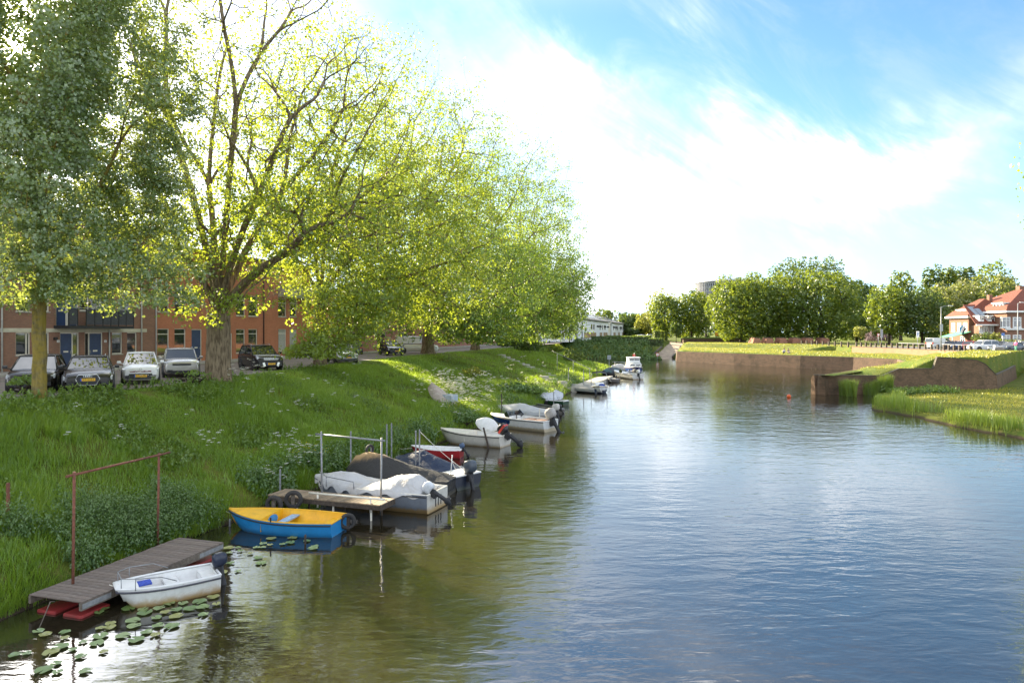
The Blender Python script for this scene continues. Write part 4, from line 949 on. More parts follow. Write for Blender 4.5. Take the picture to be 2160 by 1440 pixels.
# --- white terrace houses
WD = np.array([0.254, 0.967]); W0 = np.array([18.1, 176.0]); WROT = math.atan2(WD[1], WD[0]); WZ = 3.9
def wx(x):
    k = (x - 1080) / F; return (W0[1] * k - W0[0]) / (WD[0] - WD[1] * k)
WREND = paint('white_brickwork', (0.78, 0.79, 0.80), 0.8, 0.05, 2.0, bump=0.3)
SLATE = paint('grey_tiles', (0.16, 0.155, 0.15), 0.7, 0.2, 2.5, bump=0.4)
TIMBER = paint('brown_panel', (0.34, 0.20, 0.10), 0.7, 0.15, 3.0)
BLIND = paint('brown_blind', (0.33, 0.22, 0.12), 0.8, 0.1, 5.0)
SOLAR = glassmat('solar_panel', (0.02, 0.025, 0.045), 0.12)
def whouse(name, label, a, b, upper, lower, lamps, eave=5.55):
    H = empty(name, (W0[0], W0[1], WZ), WROT)
    mb = MB(); facade(mb, a, b, 0, eave, upper + lower); mb.box(a, b, 0.26, 9, 0, eave - 0.01)
    mb.poly([(a, 0.0, 0), (a, 0.0, eave), (a, 0.27, eave), (a, 0.27, 0)]); mb.build('wall', WREND, H)
    rb = MB(); rb.prism([(-0.5, 0), (9.4, 3.0), (9.4, 3.25), (-0.5, 0.25)], a - 0.2, b + 0.1, Matrix(((0, 0, 1, 0), (1, 0, 0, 0), (0, 1, 0, eave), (0, 0, 0, 1)))); rf = rb.build('roof', SLATE, H)
    fb = MB(); fb.box(a - 0.15, b + 0.05, -0.42, -0.30, eave - 0.12, eave + 0.02); fb.build('gutter', DARKSTEEL, H)
    for i in range(3):
        sa = a + (b - a) * (0.14 + 0.30 * i); sb = sa + (b - a) * 0.16
        sp_ = MB(); sp_.prism([(1.6, 0.93), (7.2, 2.63), (7.2, 2.69), (1.6, 0.99)], sa, sb, Matrix(((0, 0, 1, 0), (1, 0, 0, 0), (0, 1, 0, eave), (0, 0, 0, 1)))); sp_.build('solar_panel', SOLAR, rf)
    for h in upper: window(H, *h, fw=0.08, frame=WHITE, sill=True)
    for h in lower: window(H, *h, fw=0.09, frame=WHITE, bars=((h[0] + h[1]) / 2,), pane=BLIND if h[1] - h[0] > 6 else None, sill=False)
    for s_ in lamps:
        l_ = MB(); l_.box(s_ - 0.25, s_ + 0.25, -0.5, -0.003, 3.75, 4.25); l_.ball((s_, -0.5, 3.95), 0.3, 8, 5); l_.build('wall_lamp', BLACK, H)
    p_ = MB(); p_.tube([(a + 0.15, -0.1, 0), (a + 0.15, -0.1, eave)], 0.11, 6); p_.build('drainpipe', DARKSTEEL, H)
    return tag(H, label, 'house', 'white terrace houses')
sA_, sB_, sC_, sD_ = wx(1200), wx(1227), wx(1283), wx(1323)
whouse('white_house', 'near end of the white terrace half hidden by leaves, brown doors below', sA_, sB_ - 0.1, [[wx(1206), wx(1210), 3.0, 4.4]], [[wx(1203), wx(1208), 0.2, 2.3], [wx(1213), wx(1219), 0.2, 2.3]], [])
u1 = [[wx(a_), wx(b_), 3.0, 4.55] for a_, b_ in ((1246.5, 1250.5), (1251.5, 1255), (1265, 1267.5), (1270, 1272.5), (1275, 1278))]
l1 = [[wx(1232), wx(1258.5), 0.55, 2.2], [wx(1265), wx(1271), 0.1, 2.2], [wx(1273), wx(1282), 0.1, 2.2]]
whouse('white_house', 'white two-storey terrace house with brown-blinded picture window', sB_, sC_, u1, l1, [wx(x) for x in (1259, 1264, 1274, 1280.5)])
tb = MB(); tb.box(sC_ + 0.01, wx(1288), 0.06, 9, 0, 5.4, Matrix.Translation((W0[0], W0[1], WZ)) @ rotz(WROT)); tag(tb.build('house_link', CREAM), 'cream infill wall between the two white terrace blocks', 'wall')
u2 = [[wx(a_), wx(a_ + 2.4), 3.0, 4.5] for a_ in (1293, 1298.5, 1301.5, 1308, 1311, 1316.5, 1319.5)]
whouse('white_house', 'far white terrace block with a row of narrow upper windows', wx(1288) + 0.02, sD_, u2, [[wx(1294), wx(1299), 0.3, 2.2], [wx(1304), wx(1308), 0.3, 2.2], [wx(1312), wx(1317), 0.3, 2.2]], [wx(x) for x in (1293.5, 1298, 1307, 1315)])

# --- round tower block far behind the park
TW = empty('tower_block', (164.0, 520, 5.5))
LGREY = paint('pale_cladding', (0.40, 0.40, 0.43), 0.6, 0.06, 0.3)
tb = MB(); tb.lathe([(22.5, 0), (22.5, 37.6)], 40); tb.build('core', paint('tower_glass', (0.13, 0.15, 0.19), 0.3, 0.15, 0.3), TW)
for i in range(13):
    sl = MB(); sl.lathe([(22.5, i * 3.05), (23.4, i * 3.05), (23.4, i * 3.05 + 0.5), (22.5, i * 3.05 + 0.5)], 40, cap=False, smooth=False); sl.build('floor_slab', LGREY, TW)
fin = None
for i in range(44):
    a_ = math.pi + math.pi * i / 43
    fb = MB(); fb.box(22.4, 23.9, -0.16, 0.16, 0, 37.4, rotz(a_)); fb.build('fin', LGREY, TW)
tb = MB(); tb.lathe([(23.9, 37.7), (24.2, 38.0), (21.5, 39.1), (15, 39.6)], 40); tb.build('roof', LGREY, TW)
tb = MB(); tb.lathe([(8, 38.5), (8, 40.6), (0.2, 40.8)], 20); tb.build('plant_room', LGREY, TW)
tag(TW, 'distant round pale tower block behind the park trees', 'building')

# --- raised parapet and brick merlons under the hornbeams
pp = empty('parapet', (50.5, 201, PARKZ)); mb = MB(); mb.box(0, 18.5, 0, 3.0, -0.2, 1.0); mb.build('masonry', FORT2, pp)
mb = MB(); mb.loft([[(0, -0.1, 1.0), (18.5, -0.1, 1.0)], [(0, 0.6, 1.35), (18.5, 0.6, 1.35)], [(0, 3, 1.4), (18.5, 3, 1.4)]], closed=False, cap=False); mb.build('turf', TURF, pp)
tag(pp, 'grass-topped brick parapet left of the hornbeams above the lawn slope', 'parapet')
MERL = brickmat('merlon_brick', (0.36, 0.15, 0.085), (0.28, 0.12, 0.07), (0.3, 0.2, 0.15), 0.22, 0.07, (0.1, 0.07, 0.05), 0.3)
mer = None
for i, (xa, xb) in enumerate(((1587, 1606), (1614, 1633), (1643, 1662), (1670, 1690), (1697, 1718), (1729, 1752))):
    d_ = 172 + i * 0.5; a_, b_ = (xa - 1080) / F * d_, (xb - 1080) / F * d_; w_ = (b_ - a_)
    r_ = empty('merlon', (a_, d_, 3.2)); mb = MB()
    mb.loft([[(0, 0, -0.1), (w_, 0, -0.1), (w_, 4, -0.1), (0, 4, -0.1)], [(w_ * 0.28, 0.35, 1.5), (w_ * 0.92, 0.35, 1.35), (w_ * 0.92, 3.4, 1.35), (w_ * 0.28, 3.4, 1.5)]], smooth=False); mb.build('masonry', MERL, r_)
    cp = MB(); cp.box(w_ * 0.26, w_ * 0.94, 0.3, 3.5, 1.50, 1.62); cp.build('coping', COPE, r_)
    tag(r_, ('%s of six wedge-shaped brick merlons below the hornbeams' % ('leftmost', 'second from the left', 'third from the left', 'fourth from the left', 'fifth from the left', 'rightmost')[i]), 'merlon', 'brick merlons under the hornbeams')

ORD = 'first second third fourth fifth sixth seventh eighth ninth tenth eleventh twelfth thirteenth fourteenth fifteenth sixteenth seventeenth eighteenth nineteenth twentieth twenty-first twenty-second twenty-third twenty-fourth twenty-fifth twenty-sixth'.split()
# --- row of posts on the orange wall
bl = empty('bollard', (72.0, 127.2, PARKZ)); mb = MB(); mb.box(-0.14, 0.14, -0.14, 0.14, -0.1, 0.86); mb.build('post', OLDWOOD, bl, bevel=0.03); mb = MB(); mb.box(-0.17, 0.17, -0.17, 0.17, 0.861, 0.93); mb.build('cap', OLDWOOD, bl, bevel=0.02)
tw_ = [(66.1, 131), (66.8, 118), (66.9, 106), (65.7, 97.8)]
seg = [math.dist(tw_[i], tw_[i + 1]) for i in range(3)]; tot = sum(seg); nb = 22
for i in range(nb):
    s_ = tot * i / (nb - 1); j = 0
    while j < 2 and s_ > seg[j]: s_ -= seg[j]; j += 1
    t_ = s_ / seg[j]; p_ = (tw_[j][0] + (tw_[j + 1][0] - tw_[j][0]) * t_, tw_[j][1] + (tw_[j + 1][1] - tw_[j][1]) * t_, PARKZ)
    o_ = bl if i == 0 else copy_tree(bl)
    o_.location = p_
    tag(o_, 'dark square post on the orange wall, %s from its park end' % ORD[i], 'bollard', 'posts on the orange wall')
for i in range(9):
    o_ = copy_tree(bl); o_.location = (66.0 + i * 0.3, 134 + i * 3.4, PARKZ)
    tag(o_, 'small dark post beyond the orange wall, %s towards the park trees' % ORD[i], 'bollard', 'posts towards the park')
rl = MB(); rl.tube([(tw_[2][0] + 0.3, tw_[2][1] + 1, PARKZ + 0.98), (tw_[3][0], tw_[3][1], PARKZ + 0.98)], 0.045, 6); rl.tube([(tw_[1][0], tw_[1][1], PARKZ + 0.98), (tw_[2][0] + 0.3, tw_[2][1] + 1, PARKZ + 0.98)], 0.045, 6); tag(rl.build('rail', STEEL), 'thin pale rail laid along the tops of the posts', 'railing')

# --- red-roofed houses on the right
RB = brickmat('right_brick', (0.26, 0.125, 0.08), (0.20, 0.10, 0.065), (0.26, 0.18, 0.14), 0.22, 0.07, (0.2, 0.13, 0.1), 0.25)
m, t = _mat('red_roof_tiles')
co = t.n('ShaderNodeTexCoord').outputs['Object']; s_ = t.n('ShaderNodeSeparateXYZ', ins={0: co})
wv_ = t.n('ShaderNodeTexWave', ins={'Vector': t.comb(t.math('ADD', s_.outputs[0], s_.outputs[1]), 0.0, 0.0), 'Scale': 1.15, 'Distortion': 0.0}); rw = t.n('ShaderNodeTexWave', ins={'Vector': t.comb(s_.outputs[2], 0.0, 0.0), 'Scale': 1.2}); rw.wave_profile = 'SAW'
c = t.mix(t.noise(co, 3.0, 5.0, 0.6), (0.17, 0.042, 0.024), (0.235, 0.068, 0.034)); c = t.mix(t.math('MULTIPLY', t.maprange(wv_.outputs[1], 0.0, 0.35, 1.0, 0.0), 0.5), c, (0.14, 0.05, 0.03))
b = t.n('ShaderNodeBsdfPrincipled', ins={'Base Color': c, 'Roughness': 0.8}); bp = t.n('ShaderNodeBump', ins={'Strength': 0.9, 'Distance': 0.06, 'Height': t.math('ADD', wv_.outputs[1], t.math('MULTIPLY', rw.outputs[1], 0.5))}); t.t.links.new(bp.outputs[0], b.inputs['Normal'])
o = t.n('ShaderNodeOutputMaterial'); t.t.links.new(b.outputs[0], o.inputs[0]); TILES = m
def hip(mb, x0, x1, y0, y1, z0, z1, over, ridge, bell=0.0):
    a = (x0 - over, y0 - over); b = (x1 + over, y1 + over); cx, cy = (x0 + x1) / 2, (y0 + y1) / 2; q = ridge / 2
    zb = z0 + 0.9 * (1 if bell else 0)
    low = [(a[0], a[1], z0), (b[0], a[1], z0), (b[0], b[1], z0), (a[0], b[1], z0)]
    if bell:
        k = bell; mid = [(a[0] + k, a[1] + k, zb), (b[0] - k, a[1] + k, zb), (b[0] - k, b[1] - k, zb), (a[0] + k, b[1] - k, zb)]
    else: mid = low
    v = low + mid + [(cx, cy - q, z1), (cx, cy + q, z1)]
    f = [(0, 3, 2, 1)]
    if bell: f += [(0, 1, 5, 4), (1, 2, 6, 5), (2, 3, 7, 6), (3, 0, 4, 7)]
    f += [(4, 5, 8), (5, 6, 9, 8), (6, 7, 9), (7, 4, 8, 9)]
    mb.add(v, f)
def cross_window(H, cx, cz, w_, h_, y=None, x=None, name='window'):
    """white casement standing proud of the wall; y given: faces -y, x given: faces -x"""
    M = Matrix.Translation((cx, y, cz)) if y is not None else Matrix.Translation((x, cx, cz)) @ rotz(R(-90))
    fr = MB(); a = w_ / 2
    for u0, u1, v0, v1 in ((-a, -a + .14, 0, h_), (a - .14, a, 0, h_), (-a + .14, a - .14, 0, .14), (-a + .14, a - .14, h_ - .14, h_), (-.07, .07, .14, h_ - .14)): fr.box(u0, u1, -0.05, 0.01, v0, v1, M)
    fr.box(-a + .14, -.07, -0.045, 0.01, h_ * .66, h_ * .66 + .1, M); fr.box(.07, a - .14, -0.045, 0.01, h_ * .66, h_ * .66 + .1, M)
    f = fr.build(name, WHITE, H); g = MB(); g.box(-a + .1, a - .1, -0.022, 0.012, .1, h_ - .1, M); g.build('pane', GLASS, f); sl = MB(); sl.box(-a - .08, a + .08, -.12, 0.0, -.1, -.003, M); sl.build('sill', WHITE, f)
def dormer(H, x0, x1, y0, y1, z0, z1, face):
    d = MB(); d.box(x0, x1, y0, y1, z0, z1); d_ = d.build('dormer', WHITE, H); r = MB(); r.box(x0 - .2, x1 + .2, y0 - .2, y1 + .2, z1 + .003, z1 + .16); r.build('dormer_roof', WHITE, d_)
    g = MB()
    if face == 'x':
        n = max(2, int((y1 - y0) / 0.8))
        for i in range(n): g.box(x0 - .02, x0 + .02, y0 + (y1 - y0) * (i + .15) / n, y0 + (y1 - y0) * (i + .85) / n, z0 + .35, z1 - .15)
    else:
        n = max(2, int((x1 - x0) / 0.8))
        for i in range(n): g.box(x0 + (x1 - x0) * (i + .15) / n, x0 + (x1 - x0) * (i + .85) / n, y0 - .02, y0 + .02, z0 + .35, z1 - .15)
    g.build('dormer_pane', GLASS, d_)
def rhouse(name, label, x0, x1, y0, y1, eave, apex, ridge, bell=0.8):
    H = empty(name, (0, 0, 0)); w_ = MB(); w_.box(x0, x1, y0, y1, PARKZ - .2, eave); w_.build('wall', RB, H)
    g = MB(); g.box(x0 - .55, x1 + .55, y0 - .55, y1 + .55, eave + .003, eave + .3); g.build('eaves', WHITE, H)
    r = MB(); hip(r, x0, x1, y0, y1, eave + .303, apex, .5, ridge, bell); r.build('roof', TILES, H); return H
HR = rhouse('brick_villa', '', 85.2, 98, 117.5, 129.5, 9.55, 13.8, 2.0)
for xx in (2122, 2145): cx = (xx - 1080) / F * 117.5; cross_window(HR, cx, 6.95, 1.45, 1.8, y=117.5); cross_window(HR, cx, 4.2, 1.45, 1.5, y=117.5)
for yy in (118.6, 121.0): cross_window(HR, yy, 6.95, 1.0, 1.8, x=85.2); cross_window(HR, yy, 4.2, 1.0, 1.5, x=85.2)
bd = MB(); bd.box(84.9, 98, 117.2, 117.498, 6.55, 6.8); bd.build('string_course', WHITE, HR)
dormer(HR, 85.6, 88, 119.0, 121.5, 9.9, 11.2, 'x'); dormer(HR, 93.5, 96.2, 118.0, 120, 9.9, 11.4, 'y')
ch = MB(); ch.box(92.6, 93.6, 124.5, 125.5, 12.6, 14.6); ch.build('chimney', RB, HR); tag(HR, 'large brick villa with red hipped tile roof at the right edge', 'house', 'red-roofed villas')
HL = rhouse('brick_villa', '', 82.4, 91, 123.2, 128.6, 8.75, 12.3, 1.5)
for yy in (124.0, 125.7, 127.4): cross_window(HL, yy, 6.3, 0.95, 1.6, x=82.4)
cross_window(HL, 124.8, 3.9, 1.2, 1.5, x=82.4)
dormer(HL, 82.8, 84.6, 124.2, 127.0, 9.1, 10.2, 'x'); ch = MB(); ch.box(87.4, 88.0, 125, 125.7, 11.3, 13.0); ch.build('chimney', RB, HL)
tag(HL, 'smaller brick villa with steep red roof behind the green awning', 'house', 'red-roofed villas')
HM = empty('porch_wing', (0, 0, 0)); w_ = MB(); w_.box(82.9, 85.18, 120.4, 123.18, PARKZ - .2, 7.4); w_.build('wall', RB, HM)
r = MB(); r.add([(81.3, 119.6, 7.5), (85.15, 119.6, 7.5), (85.15, 125, 11.2), (82.6, 125, 11.2), (81.3, 119.6, 7.38), (85.15, 119.6, 7.38), (85.15, 125, 11.05), (82.6, 125, 11.05)], [(0, 1, 2, 3), (4, 7, 6, 5), (0, 4, 5, 1), (1, 5, 6, 2), (2, 6, 7, 3), (3, 7, 4, 0)]); rf = r.build('roof', TILES, HM)
g = MB(); g.box(81.3, 85.15, 119.45, 119.62, 7.3, 7.55); g.build('gutter', WHITE, HM)
for a_, b_ in ((82.9, 83.7), (83.8, 84.7)):
    sk = MB(); k = lambda yy: 7.5 + (yy - 119.6) * 3.7 / 5.4 + 0.05
    sk.add([(a_, 122.0, k(122.0)), (b_, 122.0, k(122.0)), (b_, 124.4, k(124.4)), (a_, 124.4, k(124.4))], [(0, 1, 2, 3)]); sk.build('skylight', glassmat('skylight_glass', (0.25, 0.30, 0.33), 0.08), rf)
dormer(HM, 82.3, 83.1, 120.2, 121.4, 8.05, 8.95, 'y'); dormer(HM, 83.9, 84.5, 120.2, 121.4, 8.05, 8.95, 'y')
for cx in (82.75, 83.6, 84.6): cross_window(HM, cx, 6.0, 0.75, 1.2, y=120.4)
tag(HM, 'low red-roofed wing with skylights between the two villas', 'house', 'red-roofed villas')
# awning, flag, creepers and garden bushes before the villas
aw = empty('awning', (0, 0, 0)); mb = MB(); mb.add([(79.0, 122.4, 5.35), (82.35, 122.4, 6.3), (82.35, 126.0, 6.3), (79.0, 126.0, 5.35), (79.0, 122.4, 5.27), (82.35, 122.4, 6.22), (82.35, 126.0, 6.22), (79.0, 126.0, 5.27)], [(0, 1, 2, 3), (4, 7, 6, 5), (0, 4, 5, 1), (1, 5, 6, 2), (2, 6, 7, 3), (3, 7, 4, 0)]); mb.build('canvas', paint('green_canvas', (0.10, 0.36, 0.22), 0.8, 0.1), aw)
for yy in (122.6, 125.8): p_ = MB(); p_.tube([(79.1, yy, PARKZ), (79.1, yy, 5.3)], 0.06, 6); p_.build('support', WHITE, aw)
tag(aw, 'green canvas awning before the smaller brick villa', 'awning')
fl = empty('flag', (80.9, 122.6, 7.0)); mb = MB(); mb.tube([(1.2, 0.3, -0.9), (0, 0, 0.6)], 0.04, 6); mb.build('pole', WHITE, fl)
for i, (c_, nm) in enumerate((((0.10, 0.36, 0.62), 'blue_stripe'), ((0.8, 0.8, 0.8), 'white_stripe'), ((0.03, 0.05, 0.10), 'dark_stripe'))):
    mb = MB(); mb.loft([[(-0.1 - 0.42 * u + i * 0.25, -0.02 + 0.06 * math.sin(u * 3), 0.55 - 0.9 * u - i * 0.28), (0.15 - 0.42 * u + i * 0.25, 0.02 + 0.06 * math.sin(u * 3), 0.55 - 0.9 * u - (i + 1) * 0.28)] for u in (0, .33, .66, 1, 1.3)], closed=False, cap=False); mb.build(nm, paint('flag_%d' % i, c_, 0.8, 0.05), fl)
tag(fl, 'blue and white striped flag hanging off a slanted pole', 'flag')
def bush(name, label, c, r, n, size, mat, seed, group=None, cat='bush', sub=12):
    rg = np.random.default_rng(seed); L = dome(c[0], c[1], c[2], r[0], r[2], sub, rg, 0.42, ry=r[1])
    return park_tree(name, label, c, L, n, size, mat, 0.05, r[2] * 0.3, seed, shell=0.6, group=group) and None
for i, (x_, y0_, y1_, hw, d_, mt, lb) in enumerate(((2068, 697, 722, 1.5, 118.5, LEAF_DEEP, 'dark creeper on the porch of the low wing'), (2085, 697, 724, 1.2, 117.5, LEAF_DEEP, 'dark upright bush at the villa corner'), (2099, 696, 718, 0.9, 116.5, LEAF_LIGHT, 'yellow-green climber on the villa corner'), (2064, 716, 728, 1.8, 112, LEAF_LIGHT, 'bright bush in the garden behind the white car'), (2122, 712, 728, 1.6, 113, LEAF_PARK, 'rounded garden bush before the large villa'), (2145, 714, 730, 1.5, 113, LEAF_DEEP, 'dark garden bush behind the grey car'))):
    cx = (x_ - 1080) / F * d_; zt = EYE + (HZ - y0_) / F * d_; L = dome(cx, d_, PARKZ, hw, zt - PARKZ, 12, rg, 0.42)
    park_tree('garden_bush', lb, (cx, d_, PARKZ), L, 1100, 0.22, mt, 0.05, 0.5, 90 + i, shell=0.5, group='garden bushes before the villas')
# ================================================================== parked cars
CARGLASS = glassmat('car_glass', (0.015, 0.018, 0.018), 0.02)
CHROME = paint('chrome', (0.75, 0.76, 0.78), 0.15, 0.03, 5.0, metal=1.0)
HEADL = glassmat('headlight_glass', (0.45, 0.47, 0.5), 0.06)
TAILL = paint('tail_light', (0.45, 0.02, 0.015), 0.2, 0.1, 8.0)
PLATE = paint('yellow_plate', (0.85, 0.48, 0.02), 0.5, 0.04, 5.0)
PLBLUE = paint('plate_blue', (0.03, 0.09, 0.45), 0.5, 0.04, 5.0)
RIM = paint('alloy_rim', (0.30, 0.31, 0.32), 0.35, 0.1, 8.0, metal=0.7)
def carpaint(name, col, metal=0.0): return paint('car_' + name, col, 0.24, 0.04, 1.5, metal=metal, coat=0.8 if max(col) > 0.2 else 0.15, spec=0.5 if max(col) > 0.2 else 0.32, dirt=tuple(min(1, c * 0.8 + 0.03) for c in col), dirt_amt=0.3)
CP = dict(black=carpaint('black', (0.012, 0.012, 0.013)), brownblack=carpaint('brownblack', (0.022, 0.019, 0.014)), white=carpaint('white', (0.72, 0.72, 0.71)), silver=carpaint('silver', (0.36, 0.35, 0.32), 0.5),
          blue=carpaint('blue', (0.03, 0.06, 0.16)), red=carpaint('red', (0.42, 0.03, 0.03)), grey=carpaint('grey', (0.10, 0.11, 0.13)), darkgrey=carpaint('darkgrey', (0.05, 0.055, 0.065)))
# stations along the body, rear 0 to front 1: (t, half width factor, top height factor)
SHAPES = {
 'estate': dict(body=[(0, .86, .56), (.03, .95, .62), (.2, 1, .655), (.45, 1, .655), (.66, 1, .64), (.72, .99, .625), (.86, .97, .575), (.95, .92, .51), (.985, .86, .46), (1, .80, .42)], cab=(.03, .70, .12, .53), top=.70),
 'hatch': dict(body=[(0, .86, .56), (.03, .95, .60), (.2, 1, .63), (.45, 1, .63), (.72, 1, .62), (.78, .99, .60), (.90, .96, .56), (.965, .90, .50), (1, .80, .44)], cab=(.03, .77, .10, .55), top=.70),
 'suv': dict(body=[(0, .88, .58), (.03, .96, .62), (.2, 1, .645), (.45, 1, .645), (.68, 1, .635), (.74, .99, .625), (.88, .97, .60), (.96, .93, .55), (1, .84, .48)], cab=(.03, .72, .10, .55), top=.74),
 'sedan': dict(body=[(0, .86, .58), (.03, .94, .63), (.16, .99, .66), (.45, 1, .655), (.66, 1, .64), (.72, .99, .625), (.86, .97, .575), (.95, .92, .51), (1, .82, .44)], cab=(.10, .70, .26, .54), top=.70),
 'van': dict(body=[(0, .94, .50), (.02, .98, .52), (.2, 1, .53), (.5, 1, .53), (.76, 1, .53), (.82, .99, .52), (.92, .96, .47), (.98, .90, .42), (1, .82, .38)], cab=(.0, .84, .02, .70), top=.88)}
def car(label, loc, heading, kind='hatch', L=4.2, W=1.78, H=1.5, col='white', plate=None, group=None, grille='plain', detail=True, name='parked_car'):
    S = SHAPES[kind]; root = empty(name, loc, heading); hw = W / 2; m_ = CP[col]; g0 = 0.19
    X = lambda t: (t - 0.5) * L
    b = MB(); rings = []
    for t, wf, zf in S['body']:
        w_ = hw * wf; zt = H * zf; x = X(t); e = 0.10 if 0.02 < t < 0.97 else 0.0
        zb = g0 + (0.10 if t < 0.02 or t > 0.98 else 0.0)
        rings.append([(x, -w_ * .90, zb), (x, -w_, zb + .14), (x, -w_ * 1.0, zt - .26), (x, -w_ * .965, zt - .08), (x, -w_ * .86, zt - .01), (x, -w_ * .4, zt + .025), (x, w_ * .4, zt + .025), (x, w_ * .86, zt - .01), (x, w_ * .965, zt - .08), (x, w_, zt - .26), (x, w_, zb + .14), (x, w_ * .90, zb)])
    b.loft(rings); b.build('body', m_, root)
    # cabin: glass house, roof and pillars
    r0, f0, r1, f1 = S['cab']; zb = H * .60; zr = H - 0.075
    base = [(X(r0), hw * .90), (X(f0), hw * .90)]; topw = hw * S['top']
    gl_ = MB(); B = [(X(r0) + .03, -hw * .89, zb), (X(f0), -hw * .89, zb), (X(f0), hw * .89, zb), (X(r0) + .03, hw * .89, zb)]; T = [(X(r1), -topw, zr), (X(f1), -topw, zr), (X(f1), topw, zr), (X(r1), topw, zr)]
    def pane(nm, q, inset=0.03):
        p_ = MB(); p_.poly(q); o_ = p_.build(nm, CARGLASS, root); return o_
    pane('windscreen', [B[1], B[2], T[2], T[1]]); pane('rear_window', [B[3], B[0], T[0], T[3]]); pane('side_window', [B[0], B[1], T[1], T[0]]); pane('side_window', [B[2], B[3], T[3], T[2]])
    rf = MB(); rr = []
    for k in range(7):
        u = k / 6; x = X(r1) + (X(f1) - X(r1)) * u; cz = 0.075 * math.sin(math.pi * (0.12 + 0.76 * u)) ** .6
        rr.append([(x, -topw * 1.02, zr - .012), (x, -topw * .93, zr + cz * .62), (x, -topw * .5, zr + cz * .95), (x, 0, zr + cz), (x, topw * .5, zr + cz * .95), (x, topw * .93, zr + cz * .62), (x, topw * 1.02, zr - .012)])
    rf.loft(rr, closed=True)
    pw = 0.055
    for q, t_ in zip(B, T): rf.tube([q, t_], pw * .62, 5)
    for sgn in (-1, 1):
        xm = X((r0 + f0) / 2 - .02); xt = X((r1 + f1) / 2 - .01)
        rf.tube([(xm, sgn * hw * .895, zb), (xt, sgn * topw, zr)], pw * .75, 5)
        rf.tube([T[0 if sgn < 0 else 3], T[1 if sgn < 0 else 2]], pw * .62, 5)
    rf.tube([T[1], T[2]], pw * .6, 5); rf.tube([T[0], T[3]], pw * .6, 5)
    if kind == 'van':
        rf.loft([[(X(.01), s_ * hw * .905, zb - .05), (X(.58), s_ * hw * .905, zb - .05), (X(.56), s_ * topw * 1.025, zr), (X(.02), s_ * topw * 1.025, zr)] for s_ in (-1, 1)], smooth=False)
    rf.build('roof', m_, root)
    if kind in ('estate', 'suv'):
        for sgn in (-1, 1): ra = MB(); ra.tube([(X(r1) + .15, sgn * topw * .9, zr + .075), (X(r1) + .3, sgn * topw * .9, zr + .11), (X(f1) - .25, sgn * topw * .9, zr + .11), (X(f1) - .1, sgn * topw * .9, zr + .07)], .018, 5); ra.build('roof_rail', CHROME, root)
    wr = .325 if kind != 'suv' else .36
    for xa, nm in ((X(.185), 'rear'), (X(.815), 'front')):
        for sgn in (-1, 1):
            Mw = Matrix.Translation((xa, sgn * (hw - .10), wr)) @ Matrix.Rotation(R(90), 4, 'X')
            ar = MB(); ar.lathe([(wr * 1.14, -.105), (wr * 1.14, .105)], 18, Mw); wh = ar.build('wheel', BLACK, root)
            ty = MB(); ty.lathe([(wr * .70, -.118), (wr * .96, -.118), (wr, -.09), (wr, .09), (wr * .96, .118), (wr * .70, .118)], 20, Mw); ty.build('tyre', RUBBER, wh)
            ri = MB(); ri.lathe([(wr * .06, -.120), (wr * .66, -.108), (wr * .69, -.121), (wr * .69, .121), (wr * .66, .108), (wr * .06, .120)], 16, Mw); ri.build('rim', RIM, wh)
    if not detail: return tag(root, label, 'car' if kind != 'van' else 'van', group)
    zf = S['body'][-2][2] * H; xf = X(1.0)
    # front: lamps, grille, bumper, plate
    for sgn in (-1, 1):
        hl = MB(); y0 = sgn * hw * .52; y1 = sgn * hw * .93
        hl.loft([[(X(.995) + .015, y0, zf - .20), (X(.995) + .015, y0, zf - .09), (X(.96), y0, zf - .02), (X(.90), y0, zf - .05)], [(X(.965), y1, zf - .16), (X(.965), y1, zf - .03), (X(.92), y1, zf + .01), (X(.90), y1, zf - .05)]], smooth=False)
        hl.build('headlight', HEADL, root)
        tl = MB(); tl.box(X(0) - .015, X(.03), sgn * hw * .62 if sgn > 0 else -hw * .92, sgn * hw * .92 if sgn > 0 else -hw * .62, H * .42, H * .56); tl.build('tail_light', TAILL, root)
        mi = MB(); mi.loft([[(X(f0) - .10 + dx, sgn * (hw + .02 + dy), zb + .02 + dz) for dx, dz in ((0, .02), (.11, .05), (.11, .15), (0, .17))] for dy in (.0, .17)], smooth=False); mi.bar((X(f0) - .05, sgn * hw * .9, zb + .05), (X(f0) - .05, sgn * (hw + .05), zb + .07), .06, .04)
        mi.build('mirror', m_ if col != 'brownblack' else BLACK, root, bevel=.03)
        fg = MB(); fg.box(xf - .10, xf + .022, min(sgn * hw * .50, sgn * hw * .78), max(sgn * hw * .50, sgn * hw * .78), g0 + .10, g0 + .24); fg.build('lower_grille', BLACK, root)
    if grille == 'hex':
        hx = [(-.42, .0), (-.30, -.25), (.30, -.25), (.42, .0), (.32, .17), (-.32, .17)]; zc = g0 + .36
        gr = MB(); gr.loft([[(xf + .015, y, zc + z) for y, z in hx], [(xf + .035, y, zc + z) for y, z in hx]], smooth=False); g_ = gr.build('grille', BLACK, root)
        ou = MB(); ou.tube([(xf + .036, y, zc + z) for y, z in hx + hx[:1]], .016, 5); ou.build('grille_surround', CHROME, g_)
        for k in range(4): sl = MB(); sl.box(xf + .034, xf + .042, -.31, .31, zc - .19 + k * .09, zc - .175 + k * .09); sl.build('grille_slat', DARKSTEEL, g_)
        for k in range(4): em = MB(); em.torus(.045, .009, 14, 5, Matrix.Translation((xf + .05, (k - 1.5) * .068, zc + .105)) @ Matrix.Rotation(R(90), 4, 'Y')); em.build('emblem_ring', CHROME, g_)
        zp = zc - .03
    elif grille == 'tiger':
